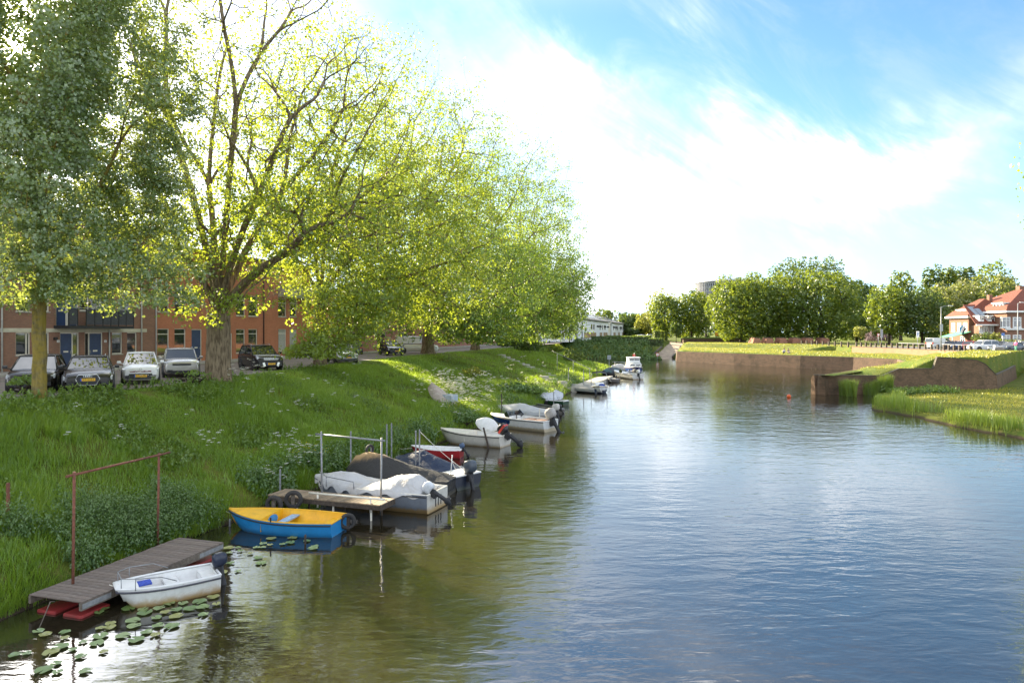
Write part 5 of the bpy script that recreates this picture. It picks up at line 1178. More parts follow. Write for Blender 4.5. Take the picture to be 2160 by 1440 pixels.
        gr = MB(); gr.box(xf - .02, xf + .012, -hw * .55, hw * .55, zf - .17, zf - .11); gr.build('grille', paint('dark_red_trim', (.16, .03, .02), .4), root)
        gr = MB(); gr.loft([[(xf + d, y, z) for y, z in ((-.58, g0 + .06), (.58, g0 + .06), (.46, g0 + .32), (-.46, g0 + .32))] for d in (.0, .028)], smooth=False); gr.build('bumper_intake', BLACK, root); zp = g0 + .21
        em = MB(); em.torus(.05, .008, 14, 5, Matrix.Translation((xf - .01, 0, zf - .03)) @ Matrix.Rotation(R(60), 4, 'Y')); em.build('emblem', CHROME, root)
    elif grille == 'suv':
        gr = MB(); gr.box(xf - .03, xf + .02, -hw * .52, hw * .52, zf - .22, zf - .06); g_ = gr.build('grille', BLACK, root)
        for k in range(3): sl = MB(); sl.box(xf + .019, xf + .03, -hw * .52, hw * .52, zf - .20 + k * .055, zf - .18 + k * .055); sl.build('grille_slat', CHROME, g_)
        for sgn in (-1, 1): bp_ = MB(); bp_.bar((xf + .03, sgn * .40, g0 + .08), (xf + .03, sgn * .48, g0 + .33), .05, .14, up=(0, 1, 0)); bp_.build('bumper_trim', CHROME, root)
        zp = g0 + .24
    else:
        gr = MB(); gr.box(xf - .03, xf + .015, -hw * .5, hw * .5, zf - .20, zf - .10); gr.build('grille', BLACK, root); gr = MB(); gr.box(xf - .03, xf + .018, -hw * .6, hw * .6, g0 + .06, g0 + .20); gr.build('bumper_intake', BLACK, root); zp = g0 + .30
    if plate:
        pl = MB(); pl.box(xf + .03, xf + .052, -.26, .26, zp - .055, zp + .055); p_ = pl.build('number_plate', PLATE, root)
        bs = MB(); bs.box(xf + .0521, xf + .055, -.26, -.21, zp - .055, zp + .055); bs.build('plate_strip', PLBLUE, p_)
        text(plate, .105, BLACK, p_, Matrix.Translation((xf + .0545, .025, zp)) @ Matrix.Rotation(R(90), 4, 'Z') @ Matrix.Rotation(R(90), 4, 'X'), 'plate_lettering', .001)
    rp_ = MB(); rp_.box(X(0) - .02, X(0) + .01, -.26, .26, H * .38, H * .38 + .11); rp_.build('rear_plate', PLATE, root)
    return tag(root, label, 'car' if kind != 'van' else 'van', group)
def park(label, front, yaw, L, z=ST, **kw):
    """stand the car with its nose at front=(x,y)"""
    h = math.radians(yaw); return car(label, (front[0] - math.cos(h) * L / 2, front[1] - math.sin(h) * L / 2, z + 0.006), h, L=L, **kw)
GS = 'cars parked along the left street'
park('dark car half hidden behind the yellow lichen trunk', (-19.2, 27.2), -63, 4.1, kind='hatch', W=1.76, H=1.50, col='brownblack', group=GS)
park('black estate car with hexagonal grille and four chrome rings', (-17.15, 27.6), -60, 4.72, kind='estate', W=1.84, H=1.43, col='brownblack', plate='XT-512-F', grille='hex', group=GS)
park('small white hatchback between the black estate and the silver car', (-17.3, 31.8), -62, 3.62, kind='hatch', W=1.60, H=1.49, col='white', plate='L-274-VP', grille='tiger', group=GS)
park('silver car half behind the leafy weeds by the thick trunk', (-17.6, 36.4), -62, 4.35, kind='suv', W=1.80, H=1.56, col='silver', group=GS)
park('black off-road car with pale bumper trim right of the thick trunk', (-15.25, 43.2), -52, 4.18, kind='suv', W=1.78, H=1.61, col='black', plate='J-529-KP', grille='suv', group=GS)
park('light car behind the hanging yellow branch', (-12.6, 52.5), -62, 4.2, kind='hatch', W=1.76, H=1.5, col='silver', plate='K-807-RB', group=GS)
park('white car glimpsed through leaves beyond the black off-road car', (-19.6, 66.0), -72, 4.3, kind='estate', W=1.78, H=1.48, col='white', plate='TG-418-N', group=GS)
park('grey car seen from behind with red tail lights under the trees', (-18.2, 78), 106, 4.2, kind='hatch', W=1.78, H=1.5, col='grey', group=GS)
park('black car with pollen-dusted bonnet at the grass edge', (-11.9, 70.6), -64, 4.4, kind='hatch', W=1.80, H=1.48, col='black', plate='G-935-DX', grille='plain', group=GS)
park('white delivery van parked beside the wide tree trunk', (-8.6, 79.5), 8, 4.9, kind='van', W=1.9, H=1.95, col='white', group=GS, name='parked_van')
park('small blue car behind the white delivery van', (-13.4, 88), -70, 4.0, kind='hatch', W=1.75, H=1.5, col='blue', group=GS)
GR = 'cars parked by the villas'
RZ = PARKZ + 0.03
def rcar(label, x, y, d, yaw, **kw):
    L = kw.pop('L'); c = ((x - 1080) / F * d, d); h = math.radians(yaw); return car(label, (c[0], c[1], RZ), h, L=L, group=GR, **kw)
rcar('white panel van left of the lamp post near the villas', 1983, 0, 119, 12, L=4.5, kind='van', W=1.85, H=1.85, col='white', name='parked_van')
rcar('black car with red tail light beside the white panel van', 2012, 0, 113, 40, L=4.3, kind='hatch', col='darkgrey', H=1.45)
rcar('dark blue car between the black car and the red one', 2029, 0, 109, 215, L=4.4, kind='sedan', col='blue', H=1.45)
rcar('red hatchback half behind the white off-road car', 2050, 0, 108, 40, L=4.0, kind='hatch', col='red', H=1.5)
rcar('large white off-road car broadside before the villas', 2073, 0, 101.5, 190, L=4.6, kind='suv', col='white', H=1.65, W=1.85)
rcar('dark car behind the motor scooter', 2115, 0, 106, 35, L=4.4, kind='estate', col='darkgrey', H=1.46)
rcar('grey-blue saloon near the person in pink', 2131, 0, 99, 200, L=4.5, kind='sedan', col='grey', H=1.44)
rcar('silver car cut off by the right picture edge', 2158, 0, 103, 200, L=4.3, kind='hatch', col='silver', H=1.5)
GF = 'cars parked at the far street'
for i, (x_, d_, c_, lb) in enumerate(((1345, 205, 'white', 'nearest the hedge'), (1356, 222, 'silver', 'second from the hedge'), (1369, 238, 'white', 'beside the clipped blocks'), (1352, 250, 'silver', 'rearmost under the trees'))):
    car('tiny pale car at the far street, ' + lb, ((x_ - 1080) / F * d_, d_, 3.85), R(200 + 15 * i), kind='hatch', L=4.3, col=c_, group=GF, detail=False)
# ================================================================== boats, jetties and posts
def hullmat(name, top, low, zs=0.10, soft=0.08, rough=0.35):
    """painted hull, stained along the water line"""
    if name in MATS: return MATS[name]
    m, t = _mat(name)
    co = t.n('ShaderNodeTexCoord').outputs['Object']; s_ = t.n('ShaderNodeSeparateXYZ', ins={0: co})
    nz = t.noise(co, 5.0, 6.0, 0.65, 0.5)
    k = t.maprange(t.math('ADD', s_.outputs[2], t.math('MULTIPLY', t.math('SUBTRACT', nz, 0.5), 0.22)), zs - soft, zs + soft)
    c = t.mix(k, low, t.mix(t.maprange(nz, 0.3, 0.7), tuple(x * 0.86 for x in top), top))
    c = t.mix(t.math('MULTIPLY', t.maprange(t.noise(co, 11.0, 5.0, 0.7), 0.58, 0.72), 0.35), c, tuple(x * 0.45 + 0.04 for x in top))
    b = t.n('ShaderNodeBsdfPrincipled', ins={'Base Color': c, 'Roughness': rough}); o = t.n('ShaderNodeOutputMaterial'); t.t.links.new(b.outputs[0], o.inputs[0])
    return m
def tarpmat(name, col, dirt, amt=0.5):
    if name in MATS: return MATS[name]
    m, t = _mat(name)
    co = t.n('ShaderNodeTexCoord').outputs['Object']
    nz = t.noise(co, 1.6, 6.0, 0.6, 0.8); fi = t.noise(co, 14.0, 4.0, 0.6)
    c = t.mix(t.math('MULTIPLY', t.maprange(nz, 0.45, 0.66), amt), col, dirt); c = t.mix(t.math('MULTIPLY', fi, 0.3), c, tuple(x * 0.55 for x in col))
    b = t.n('ShaderNodeBsdfPrincipled', ins={'Base Color': c, 'Roughness': 0.7, 'Specular IOR Level': 0.3})
    bp = t.n('ShaderNodeBump', ins={'Strength': 0.7, 'Distance': 0.06, 'Height': t.noise(co, 3.5, 5.0, 0.6, 1.2)}); t.t.links.new(bp.outputs[0], b.inputs['Normal'])
    o = t.n('ShaderNodeOutputMaterial'); t.t.links.new(b.outputs[0], o.inputs[0]); return m
GELWHITE = hullmat('white_gelcoat', (0.74, 0.74, 0.71), (0.50, 0.33, 0.13), 0.12, 0.12)
GELIN = paint('white_inside', (0.70, 0.70, 0.68), 0.5, 0.08, 4.0, dirt=(0.42, 0.38, 0.30), dirt_amt=0.4)
def hull_form(t, W, fb, bow=0.06, stern=0.80, rake=0.10, sheer=0.30, flat=0.75, fullness=2.2):
    """half width, gunwale height and keel depth at t (0 stern, 1 bow)"""
    k = t if t > 0.35 else 0.35
    w_ = W / 2 * ((stern + (1 - stern) * math.sin(min(t / 0.4, 1) * math.pi / 2)) if t < 0.4 else (bow + (1 - bow) * (1 - ((t - 0.4) / 0.6) ** fullness)))
    zg = fb * (1 + sheer * max(0, (t - 0.3) / 0.7) ** 2); zk = -0.16 + (fb * 0.75 + 0.16) * max(0, (t - 0.70) / 0.30) ** 2.2
    return w_, zg, zk
def hull(root, L, W, fb, mo, mi, mr, bow=0.06, stern=0.80, floor=0.10, sheer=0.30, wall=0.05, rim=0.05, n=15, fullness=2.2, rail=None, deck_from=1.1, deckmat=None):
    """open boat: shell outside, lining inside, gunwale rim, and a foredeck from t = deck_from on"""
    O, I, G = [], [], []
    for i in range(n + 1):
        t = i / n; w_, zg, zk = hull_form(t, W, fb, bow, stern, sheer=sheer, fullness=fullness); x = (t - .5) * L
        xo = x - (0.10 * L * 0.5 * max(0, (t - .7) / .3) ** 2)                      # stem rakes: lower points stay back
        half = [(x, w_, zg), (x - (x - xo) * .3, w_ * .95, zg * .55 + zk * .45), (x - (x - xo) * .75, w_ * .80, zg * .12 + zk * .88 + .03), (xo, w_ * .35, zk)]
        O.append([(p[0], -p[1], p[2]) for p in half] + [p for p in reversed(half)])
        wi = max(w_ - wall, .01); fl = max(floor, zk + .05)
        hi_ = [(x, wi, zg - .005), (x, wi * .93, max(fl + .02, zg * .5)), (x, wi * .80, fl), (x, wi * .3, fl)]
        I.append([(min(p[0], L / 2 - .06), -p[1], p[2]) for p in hi_] + [(min(p[0], L / 2 - .06), p[1], p[2]) for p in reversed(hi_)])
        G.append((x, w_, zg))
    b = MB(); b.loft(O, closed=False, cap=False); b.poly(list(reversed(O[0]))); b.poly(O[-1]); b.build('hull', mo, root)
    b = MB(); b.loft([list(reversed(r)) for r in I], closed=False, cap=False); x0 = I[0][0][0] + .04; b.poly([(x0, p[1], p[2]) for p in I[0]]); b.build('inside', mi, root)
    g = MB(); rr = []
    pts = [(p[0], -p[1] + wall * .4, p[2]) for p in G] + [(p[0], p[1] - wall * .4, p[2]) for p in reversed(G)]
    g.tube(pts + pts[:1], rim * .6, 6); g.build('gunwale', mr, root)
    if rail: r = MB(); r.tube([(p[0], -p[1] * 1.01, p[2] - .06) for p in G] + [(p[0], p[1] * 1.01, p[2] - .06) for p in reversed(G)], .022, 6); r.build('rub_rail', rail, root)
    if deck_from < 1:
        d = MB(); rr = []
        for i in range(7):
            t = deck_from + (1 - deck_from) * i / 6; w_, zg, zk = hull_form(t, W, fb, bow, stern, sheer=sheer, fullness=fullness); x = (t - .5) * L
            rr.append([(x, -w_ + .01, zg + .005), (x, -w_ * .5, zg + .04), (x, w_ * .5, zg + .04), (x, w_ - .01, zg + .005)])
        d.loft(rr, closed=False, cap=False); p0 = rr[0]; d.poly(p0 + [(p0[0][0], p0[3][1], floor), (p0[0][0], p0[0][1], floor)]); d.build('foredeck', deckmat or mi, root)
def outboard(root, L, fb, cow, tilt=0.0, y=0.0, size=1.0, leg=None, stripe=None):
    """motor on the transom: cowling, leg and propeller turned up by tilt"""
    M = Matrix.Translation((-L / 2 - .04, y, fb + .02)) @ Matrix.Rotation(R(tilt), 4, 'Y') @ Matrix.Scale(size, 4)
    mo = MB(); mo.box(-.10, .10, -.10, .10, -.22, .06, M); mt = mo.build('motor', BLACK, root)
    c = MB(); rings = []
    for z, rx, ry, dx in ((.06, .15, .12, -.06), (.14, .21, .155, -.08), (.30, .22, .16, -.09), (.40, .19, .14, -.09), (.45, .10, .08, -.08)):
        rings.append([(dx + rx * math.copysign(abs(math.cos(a)) ** .6, math.cos(a)), ry * math.copysign(abs(math.sin(a)) ** .6, math.sin(a)), z) for a in [2 * math.pi * k / 14 for k in range(14)]])
    c.loft(rings, M=M); c.build('cowling', cow, mt)
    l = MB(); l.loft([[(dx + a * sx, b_ * sy, z) for a, b_ in ((-1, 0), (-.4, -1), (.6, -1), (1, 0), (.6, 1), (-.4, 1))] for z, sx, sy, dx in ((.08, .10, .07, -.08), (-.30, .08, .05, -.10), (-.58, .09, .04, -.12), (-.62, .16, .05, -.14), (-.70, .15, .05, -.14), (-.86, .05, .015, -.10))], M=M); l.build('leg', leg or DARKSTEEL, mt)
    p = MB()
    for k in range(3): p.add([(-.28, 0, -.66), (-.30, .10 * math.cos(k * 2.09), -.66 + .10 * math.sin(k * 2.09)), (-.28, .10 * math.cos(k * 2.09 + .9), -.66 + .10 * math.sin(k * 2.09 + .9))], [(0, 1, 2), (2, 1, 0)], M)
    p.build('propeller', STEEL, mt)
    if stripe: s = MB(); s.box(-.30, .12, -.164, .164, .20, .29, M); s.build('cowling_badge', stripe, mt)
    return mt
def tarp(root, L, W, fb, prof, mat, name='cover', drop=0.25, seed=1, over=0.06, amp=0.05, sheer=0.30, bow=0.06, stern=0.8, scallop=0.0):
    """cloth over a boat: prof = [(t, ridge height above gunwale), ...]; wrinkled and hanging over the sides"""
    rg = np.random.default_rng(seed); ts = [p[0] for p in prof]; hs = [p[1] for p in prof]; n = 26; rings = []
    for i in range(n + 1):
        t = ts[0] + (ts[-1] - ts[0]) * i / n; w_, zg, zk = hull_form(min(max(t, 0), 1), W, fb, bow, stern, sheer=sheer); w_ += over; h = float(np.interp(t, ts, hs)); x = (t - .5) * L
        dr = drop * (1 + scallop * math.sin(i * .8)); row = []
        for u in (-1, -1, -.8, -.55, -.3, -.1, .1, .3, .55, .8, 1, 1):
            z = zg + h * (1 - abs(u) ** 1.25) + amp * (rg.random() - .5) * (1 if abs(u) < 1 else .4)
            row.append([x + .03 * (rg.random() - .5), u * w_ * (1 if abs(u) < 1 else 1.0), z])
        row[0][2] = zg - dr; row[-1][2] = zg - dr; row[0][1] *= 1.02; row[-1][1] *= 1.02
        rings.append([tuple(p) for p in row])
    b = MB(); b.loft(rings, closed=False, cap=False); b.poly([rings[0][k] for k in range(12)]); b.poly([rings[-1][k] for k in reversed(range(12))]); return b.build(name, mat, root)
def pose(name, bow, stern, zg):
    """empty at the boat's middle on the water, +x towards the bow; bow and stern are photo points at gunwale height zg"""
    b, s = px(*bow, zg), px(*stern, zg); d = b - s; c = (b + s) / 2; return empty(name, (c.x, c.y, 0), math.atan2(d.y, d.x)), Vector((d.x, d.y)).length
BG = 'boats moored along the left bank'
# 1 white dinghy at the near jetty
r, L = pose('motor_dinghy', (243, 1238), (455, 1197), .45); W = 1.15; fb = .42
hull(r, L, W, fb, GELWHITE, GELIN, WHITE, bow=.52, stern=.92, floor=.14, sheer=.12, wall=.12, rim=.05, fullness=2.6, rail=paint('grey_rubber', (.06, .06, .075), .6), deck_from=.80, deckmat=WHITE)
b = MB(); b.box(-L * .12, L * .02, -W * .40, W * .40, .24, .30); b.build('thwart', GELIN, r); b = MB(); b.box(-L * .48, -L * .34, -W * .42, W * .42, .20, .34); b.build('stern_seat', GELIN, r)
b = MB(); hb = [(-.05 * L, -W * .47, .50), (.10 * L, -W * .49, .66), (.34 * L, -W * .42, .70), (.46 * L, -W * .25, .70), (.46 * L, W * .25, .70), (.34 * L, W * .42, .70), (.10 * L, W * .49, .66), (-.05 * L, W * .47, .50)]; b.tube(hb, .011, 6)
for q in (2, 3, 4, 5): b.tube([hb[q], (hb[q][0], hb[q][1], .44)], .010, 5)
b.build('bow_rail', STEEL, r)
b = MB(); b.box(L * .16, L * .30, -.16, .14, .40, .44); b.build('blue_cloth', paint('blue_check', (.04, .08, .42), .8, .5, 22), r)
outboard(r, L, fb, paint('navy_cowling', (.015, .022, .045), .3), 6, size=.8)
tag(r, 'white plastic motor dinghy with rust-stained bottom tied to the near jetty', 'boat', BG)
# 2 yellow and blue rowing boat
BLUEH = hullmat('blue_hull', (.02, .24, .55), (.16, .22, .20), -.02, .07); YEL = paint('yellow_inside', (.78, .42, .012), .45, .07, 5, dirt=(.42, .22, .02), dirt_amt=.35)
r, L = pose('rowing_boat', (484, 1080), (716, 1093), .45); W = 1.55; fb = .44
hull(r, L, W, fb, BLUEH, YEL, YEL, bow=.05, stern=.78, floor=.10, sheer=.28, wall=.07, rim=.05, rail=BLACK, deck_from=.60, deckmat=YEL)
b = MB(); b.box(-.20, .06, -W * .43, W * .43, .28, .32); b.build('thwart', paint('pale_blue_board', (.28, .42, .58), .6, .15), r)
b = MB(); xh = (.60 - .5) * L - .012; b.prism([(.30 * math.cos(a) + 0, .16 * math.sin(a)) for a in [2 * math.pi * k / 16 for k in range(16)]], 0, .012, Matrix.Translation((xh, .02, .30)) @ Matrix.Rotation(R(-90), 4, 'Y') @ rotz(R(90))); b.build('hatch', paint('blue_hatch', (.03, .25, .60), .5, .1), r)
b = MB(); b.box(-L / 2 + .045, -L / 2 + .50, -W * .38, W * .38, .24, .29); b.build('stern_bench', YEL, r)
for s_ in (-1, 1): b = MB(); b.box(-.02, .02, s_ * W * .485 - .015, s_ * W * .485 + .015, fb, fb + .14); b.build('rowlock', BLACK, r)
tag(r, 'bright yellow rowing boat with blue hull beside the car tyres', 'boat', BG)
# 3 grey workboat under white sheets
GREYH = hullmat('grey_hull', (.17, .19, .22), (.26, .17, .07), .14, .06, .6)
r, L = pose('open_boat', (668, 1012), (922, 1035), .65); W = 1.75; fb = .66
hull(r, L, W, fb, GREYH, GELIN, CREAM, bow=.12, stern=.93, floor=.16, sheer=.22, wall=.08, rim=.05, rail=BLACK)
b = MB(); b.box(-L / 2 - .03, -L / 2 - .005, -W * .44, W * .44, .04, fb - .02); b.build('transom_board', hullmat('stained_white', (.62, .60, .54), (.40, .27, .11), .2, .14), r)
WT = tarpmat('white_tarp', (.50, .50, .50), (.36, .31, .25), .55)
tarp(r, L, W, fb, [(.52, .06), (.68, .34), (.80, .30), (.92, .12), (1.0, .02)], WT, 'bow_cover', .20, 3, scallop=.5); tarp(r, L, W, fb, [(.06, .10), (.14, .52), (.30, .46), (.42, .20), (.52, .04)], WT, 'stern_cover', .10, 4, scallop=.6)
b = MB(); b.tube([(L * .06, W * .52, fb + .28), (L * .30, W * .46, fb + .36), (L * .46, .1, fb + .34)], .02, 6); b.tube([(L * .30, W * .46, fb + .36), (L * .30, W * .46, fb)], .018, 6); b.tube([(L * .06, W * .52, fb + .28), (L * .06, W * .5, fb)], .018, 6); b.build('hand_rail', STEEL, r)
b = MB(); b.box(-L * .06, L * .02, -W * .42, W * .42, .40, .46); b.build('thwart', CREAM, r)
text('QWEST', .13, paint('lettering_blue', (.12, .42, .62), .5, .05), r, Matrix.Translation((-L * .26, -W / 2 - .012, .42)) @ Matrix.Rotation(R(84), 4, 'X'), 'boat_lettering', .004)
for k in range(3): b = MB(); b.box(-L / 2 - .045, -L / 2 - .032, -.25 + k * .2, -.20 + k * .2, .16, .50); b.build('transom_stripe', BLACK, r)
outboard(r, L, fb, paint('white_cowling', (.6, .62, .64), .35), 58, y=W * .26, size=.9)
tag(r, 'grey-hulled open boat under crumpled white sheets at the wooden jetty', 'boat', BG)
m, t = _mat('black_tan_tarp')                                     # sun-bleached along the ridge
co = t.n('ShaderNodeTexCoord').outputs['Object']; s_ = t.n('ShaderNodeSeparateXYZ', ins={0: co})
k = t.maprange(t.math('ADD', t.math('ADD', s_.outputs[2], t.math('MULTIPLY', s_.outputs[0], 0.22)), t.math('MULTIPLY', t.noise(co, 2.2, 6.0, 0.65, 0.6), 0.5)), 1.62, 1.95)
c = t.mix(k, (.026, .025, .024), (.40, .26, .12)); b = t.n('ShaderNodeBsdfPrincipled', ins={'Base Color': c, 'Roughness': .75}); bp = t.n('ShaderNodeBump', ins={'Strength': .7, 'Distance': .06, 'Height': t.noise(co, 3.5, 5.0, .6, 1.2)}); t.t.links.new(bp.outputs[0], b.inputs['Normal'])
o = t.n('ShaderNodeOutputMaterial'); t.t.links.new(b.outputs[0], o.inputs[0]); BTAN = m
# 4 black and tan cover
r, L = pose('covered_boat', (742, 995), (948, 1006), .6); L *= 1.08; W = 1.8; fb = .55
hull(r, L, W, fb, hullmat('dark_hull', (.03, .03, .032), (.08, .07, .05)), BLACK, BLACK)
tarp(r, L, W, fb, [(0, .03), (.15, .20), (.45, .52), (.66, .80), (.80, .84), (.92, .62), (1.0, .10)], BTAN, 'cover', .38, 7, over=.08)
tag(r, 'boat humped under a black cover bleached tan on top', 'boat', BG)
# 5 navy cover with grey motor
r, L = pose('covered_boat', (838, 968), (988, 998), .6); W = 1.8; fb = .55
hull(r, L, W, fb, hullmat('navy_hull', (.012, .018, .035), (.05, .06, .05)), GELIN, WHITE, deck_from=2)
b = MB(); b.box(-L / 2 + .02, -L * .27, -W * .40, W * .40, fb - .04, fb + .03); b.build('stern_deck', GELIN, r)
tarp(r, L, W, fb, [(.24, .04), (.40, .40), (.62, .66), (.80, .36), (1.0, .04)], tarpmat('navy_tarp', (.022, .035, .07), (.06, .075, .10), .4), 'cover', .25, 8)
outboard(r, L, fb, paint('slate_cowling', (.05, .065, .085), .3), 8, size=1.25)
b = MB(); b.tube([(-L * .40, W * .3, fb), (-L * .42, W * .3, fb + .75)], .015, 6); b.tube([(-L * .40, W * .10, fb), (-L * .42, W * .3, fb + .55)], .010, 5); b.ball((-L * .42, W * .3, fb + .78), .035); b.build('stern_light', WHITE, r)
tag(r, 'boat under a dark blue tent cover with a grey outboard motor', 'boat', BG)
# 6 red rowing boat
r, L = pose('rowing_boat', (868, 944), (974, 947), .4); W = 1.15; fb = .40
hull(r, L, W, fb, hullmat('red_hull', (.34, .016, .02), (.10, .02, .02), 0, .05), GELIN, WHITE, stern=.8, wall=.07, rim=.06); b = MB(); b.box(-.1, .12, -W * .42, W * .42, .24, .28); b.build('thwart', GELIN, r); b = MB(); b.box(-L * .47, -L * .36, -W * .38, W * .38, .24, .28); b.build('stern_bench', GELIN, r)
outboard(r, L, fb, paint('blue_cowling', (.06, .10, .18), .3), 30, size=.62)
tag(r, 'red rowing boat with white rim and a small blue motor', 'boat', BG)
# 7 cream speedboat with raised black motor
CREAMH = hullmat('cream_hull', (.62, .59, .52), (.42, .31, .16), .06, .08)
r, L = pose('speedboat', (930, 904), (1066, 914), .7); W = 1.6; fb = .62
hull(r, L, W, fb, CREAMH, GELIN, CREAM, bow=.06, stern=.9, floor=.2, sheer=.2, wall=.10, rim=.05, rail=BLACK, deck_from=.52, deckmat=CREAM)
outboard(r, L, fb, paint('black_cowling', (.016, .016, .018), .3), 52, size=1.35, stripe=paint('red_badge', (.5, .05, .03), .5))
text('2481-YE', .16, BLACK, r, Matrix.Translation((-L * .36, -W * .465, .50)) @ Matrix.Rotation(R(84), 4, 'X'), 'boat_number', .004)
tag(r, 'cream speedboat with its black motor tilted out of the water', 'boat', BG)
c = px(1027, 905, .75); sh = empty('boat_shell', (c.x, c.y + .1, .72), R(-20)); b = MB(); n = 12
rings = []
for i in range(n + 1):
    u = i / n; k = math.sin(math.pi * min(max(u, .03), .97)) ** .55; x = (u - .5) * 1.35
    rings.append([(x, .02 - .12 * math.cos(math.pi * j / 8) * 0 - .16 * k * math.sin(math.pi * j / 8), .40 * k * math.cos(math.pi * j / 8)) for j in range(9)])
Msh = Matrix.Translation((0, 0, .28)) @ Matrix.Rotation(R(14), 4, 'Y') @ Matrix.Rotation(R(-28), 4, 'X')
b.loft(rings, closed=False, cap=False, M=Msh); b.build('shell', GELIN, sh); b = MB(); ed = [tuple(rg_[0]) for rg_ in rings] + [tuple(rg_[-1]) for rg_ in reversed(rings)]; b.tube([tuple(Msh @ Vector(p)) for p in ed + ed[:1]], .022, 6); b.build('rim', WHITE, sh)
b = MB(); b.tube([(-.35, .12, .02), (.25, .10, .10)], .02, 6); b.tube([(.3, .05, .0), (.3, .0, .2)], .02, 6); b.build('prop', OLDWOOD, sh)
tag(sh, 'white oval moulded shell propped up on the cream speedboat', 'boat shell')
# 8 blue and white motorboat
r, L = pose('motorboat', (1036, 872), (1162, 884), .75); W = 1.85; fb = .68
BWH = hullmat('blue_white_hull', (.66, .67, .66), (.50, .42, .28), .20, .05)
hull(r, L, W, fb, BWH, GELIN, WHITE, bow=.06, stern=.9, floor=.25, sheer=.16, wall=.12, rim=.05, deck_from=.60, deckmat=WHITE, rail=BLACK)
pan = MB(); NAVYB = paint('navy_gelcoat', (.012, .035, .12), .25, .1)
for s_ in (-1, 1):
    rr = []
    for i in range(8):
        t = .50 + .49 * i / 7; w_, zg, zk = hull_form(t, W, fb, .06, .9, sheer=.16); x = (t - .5) * L; xo = x - .05 * L * max(0, (t - .7) / .3) ** 2 * .3
        rr.append([(x + .004, s_ * (w_ + .012), zg - .10), (xo, s_ * (w_ * .95 + .012), (zg * .55 + zk * .45) - .04 * (i > 0) + (.22 if i == 0 else 0))])
    pan = MB(); pan.loft(rr if s_ < 0 else [list(reversed(q)) for q in rr], closed=False, cap=False); pan.build('blue_panel', NAVYB, r)
for k, xx in enumerate((L * .30, L * .18)): b = MB(); b.torus(.10, .018, 18, 6, Matrix.Translation((xx, -hull_form(xx / L + .5, W, fb, .06, .9, sheer=.16)[0] - .02, .56)) @ Matrix.Rotation(R(84), 4, 'X') @ Matrix.Diagonal((1.4, .8, 1, 1))); b.build('hull_ring', WHITE, r)
b = MB(); b.bar((L * .08, -W * .40, fb), (L * .14, -W * .36, fb + .32), .03, .35); b.bar((L * .08, W * .40, fb), (L * .14, W * .36, fb + .32), .03, .35); b.bar((L * .14, -W * .36, fb + .20), (L * .14, W * .36, fb + .20), .03, .30); b.build('windscreen', GLASS, r)
for xx in (-.12, -.30): b = MB(); b.box(L * xx - .28, L * xx + .28, -W * .34, W * .34, .34, .62); b.build('seat', paint('brown_vinyl', (.42, .25, .17), .6, .12), r)
mt = outboard(r, L, fb, tarpmat('grey_bag', (.42, .40, .38), (.3, .28, .25)), 28, size=1.6)
tag(r, 'blue and white motorboat with two white rings and a wrapped motor', 'boat', BG)
# 9 pale grey cover just behind it
r, L = pose('covered_boat', (1046, 858), (1168, 866), .7); W = 1.8; fb = .6
hull(r, L, W, fb, hullmat('black_hull', (.02, .021, .023), (.05, .045, .035)), BLACK, STEEL); tarp(r, L, W, fb, [(.02, .10), (.2, .22), (.55, .50), (.75, .30), (1, .04)], tarpmat('pale_grey_tarp', (.44, .46, .48), (.36, .34, .31), .4), 'cover', .22, 12)
outboard(r, L, fb, tarpmat('pale_bag', (.6, .58, .54), (.45, .42, .38)), 12, size=1.2, y=-.2)
tag(r, 'boat under a pale grey ridge cover behind the blue and white motorboat', 'boat', BG)
# 10 slim green skiff
r, L = pose('skiff', (1104, 838), (1194, 845), .4); W = 1.3; fb = .38
hull(r, L, W, fb, hullmat('green_hull', (.015, .06, .03), (.03, .04, .02)), paint('dark_inside', (.05, .06, .05), .7), WHITE, bow=.2, stern=.7, wall=.16, rim=.09); b = MB(); b.box(-.12, .12, -W * .4, W * .4, .26, .30); b.build('thwart', WHITE, r)
tag(r, 'slim dark green skiff with broad white gunwales', 'boat', BG)
r, L = pose('skiff', (1098, 846), (1182, 861), .35); W = 1.0; fb = .30
hull(r, L, W, fb, hullmat('weathered_hull', (.12, .11, .10), (.06, .05, .04)), paint('dark_inside', (.05, .06, .05), .7), STEEL, bow=.3, stern=.8, wall=.10, rim=.06); outboard(r, L, fb, BLACK, 40, size=.7)
tag(r, 'low weathered flat boat lying in front of the green skiff', 'boat', BG)
# 11 silver sheet thrown over a black boat
r, L = pose('covered_boat', (1162, 832), (1166, 846), .5); L = 2.6; W = 1.5; fb = .5
r.rotation_euler = (0, 0, R(40))
hull(r, L, W, fb, hullmat('black_hull', (.02, .021, .023), (.05, .045, .035)), BLACK, BLACK); tarp(r, L, W, fb, [(0, .15), (.2, .55), (.45, .35), (.7, .62), (1, .2)], tarpmat('silver_tarp', (.55, .58, .62), (.30, .32, .35), .5), 'cover', .12, 14, amp=.22)
tag(r, 'small black boat under a crumpled silver sheet', 'boat', BG)
# 12 long grey covered boat
r, L = pose('covered_boat', (1184, 812), (1264, 819), .5); W = 1.7; fb = .42
hull(r, L, W, fb, hullmat('deep_blue_hull', (.02, .035, .07), (.03, .04, .05)), BLACK, BLACK, bow=.55, stern=.8); tarp(r, L, W, fb, [(0, .06), (.06, .26), (.5, .34), (.93, .28), (1, .06)], tarpmat('grey_tarp', (.24, .25, .25), (.33, .32, .29), .5), 'cover', .26, 15, bow=.55)
tag(r, 'long boat under a dull grey sausage-shaped cover', 'boat', BG)
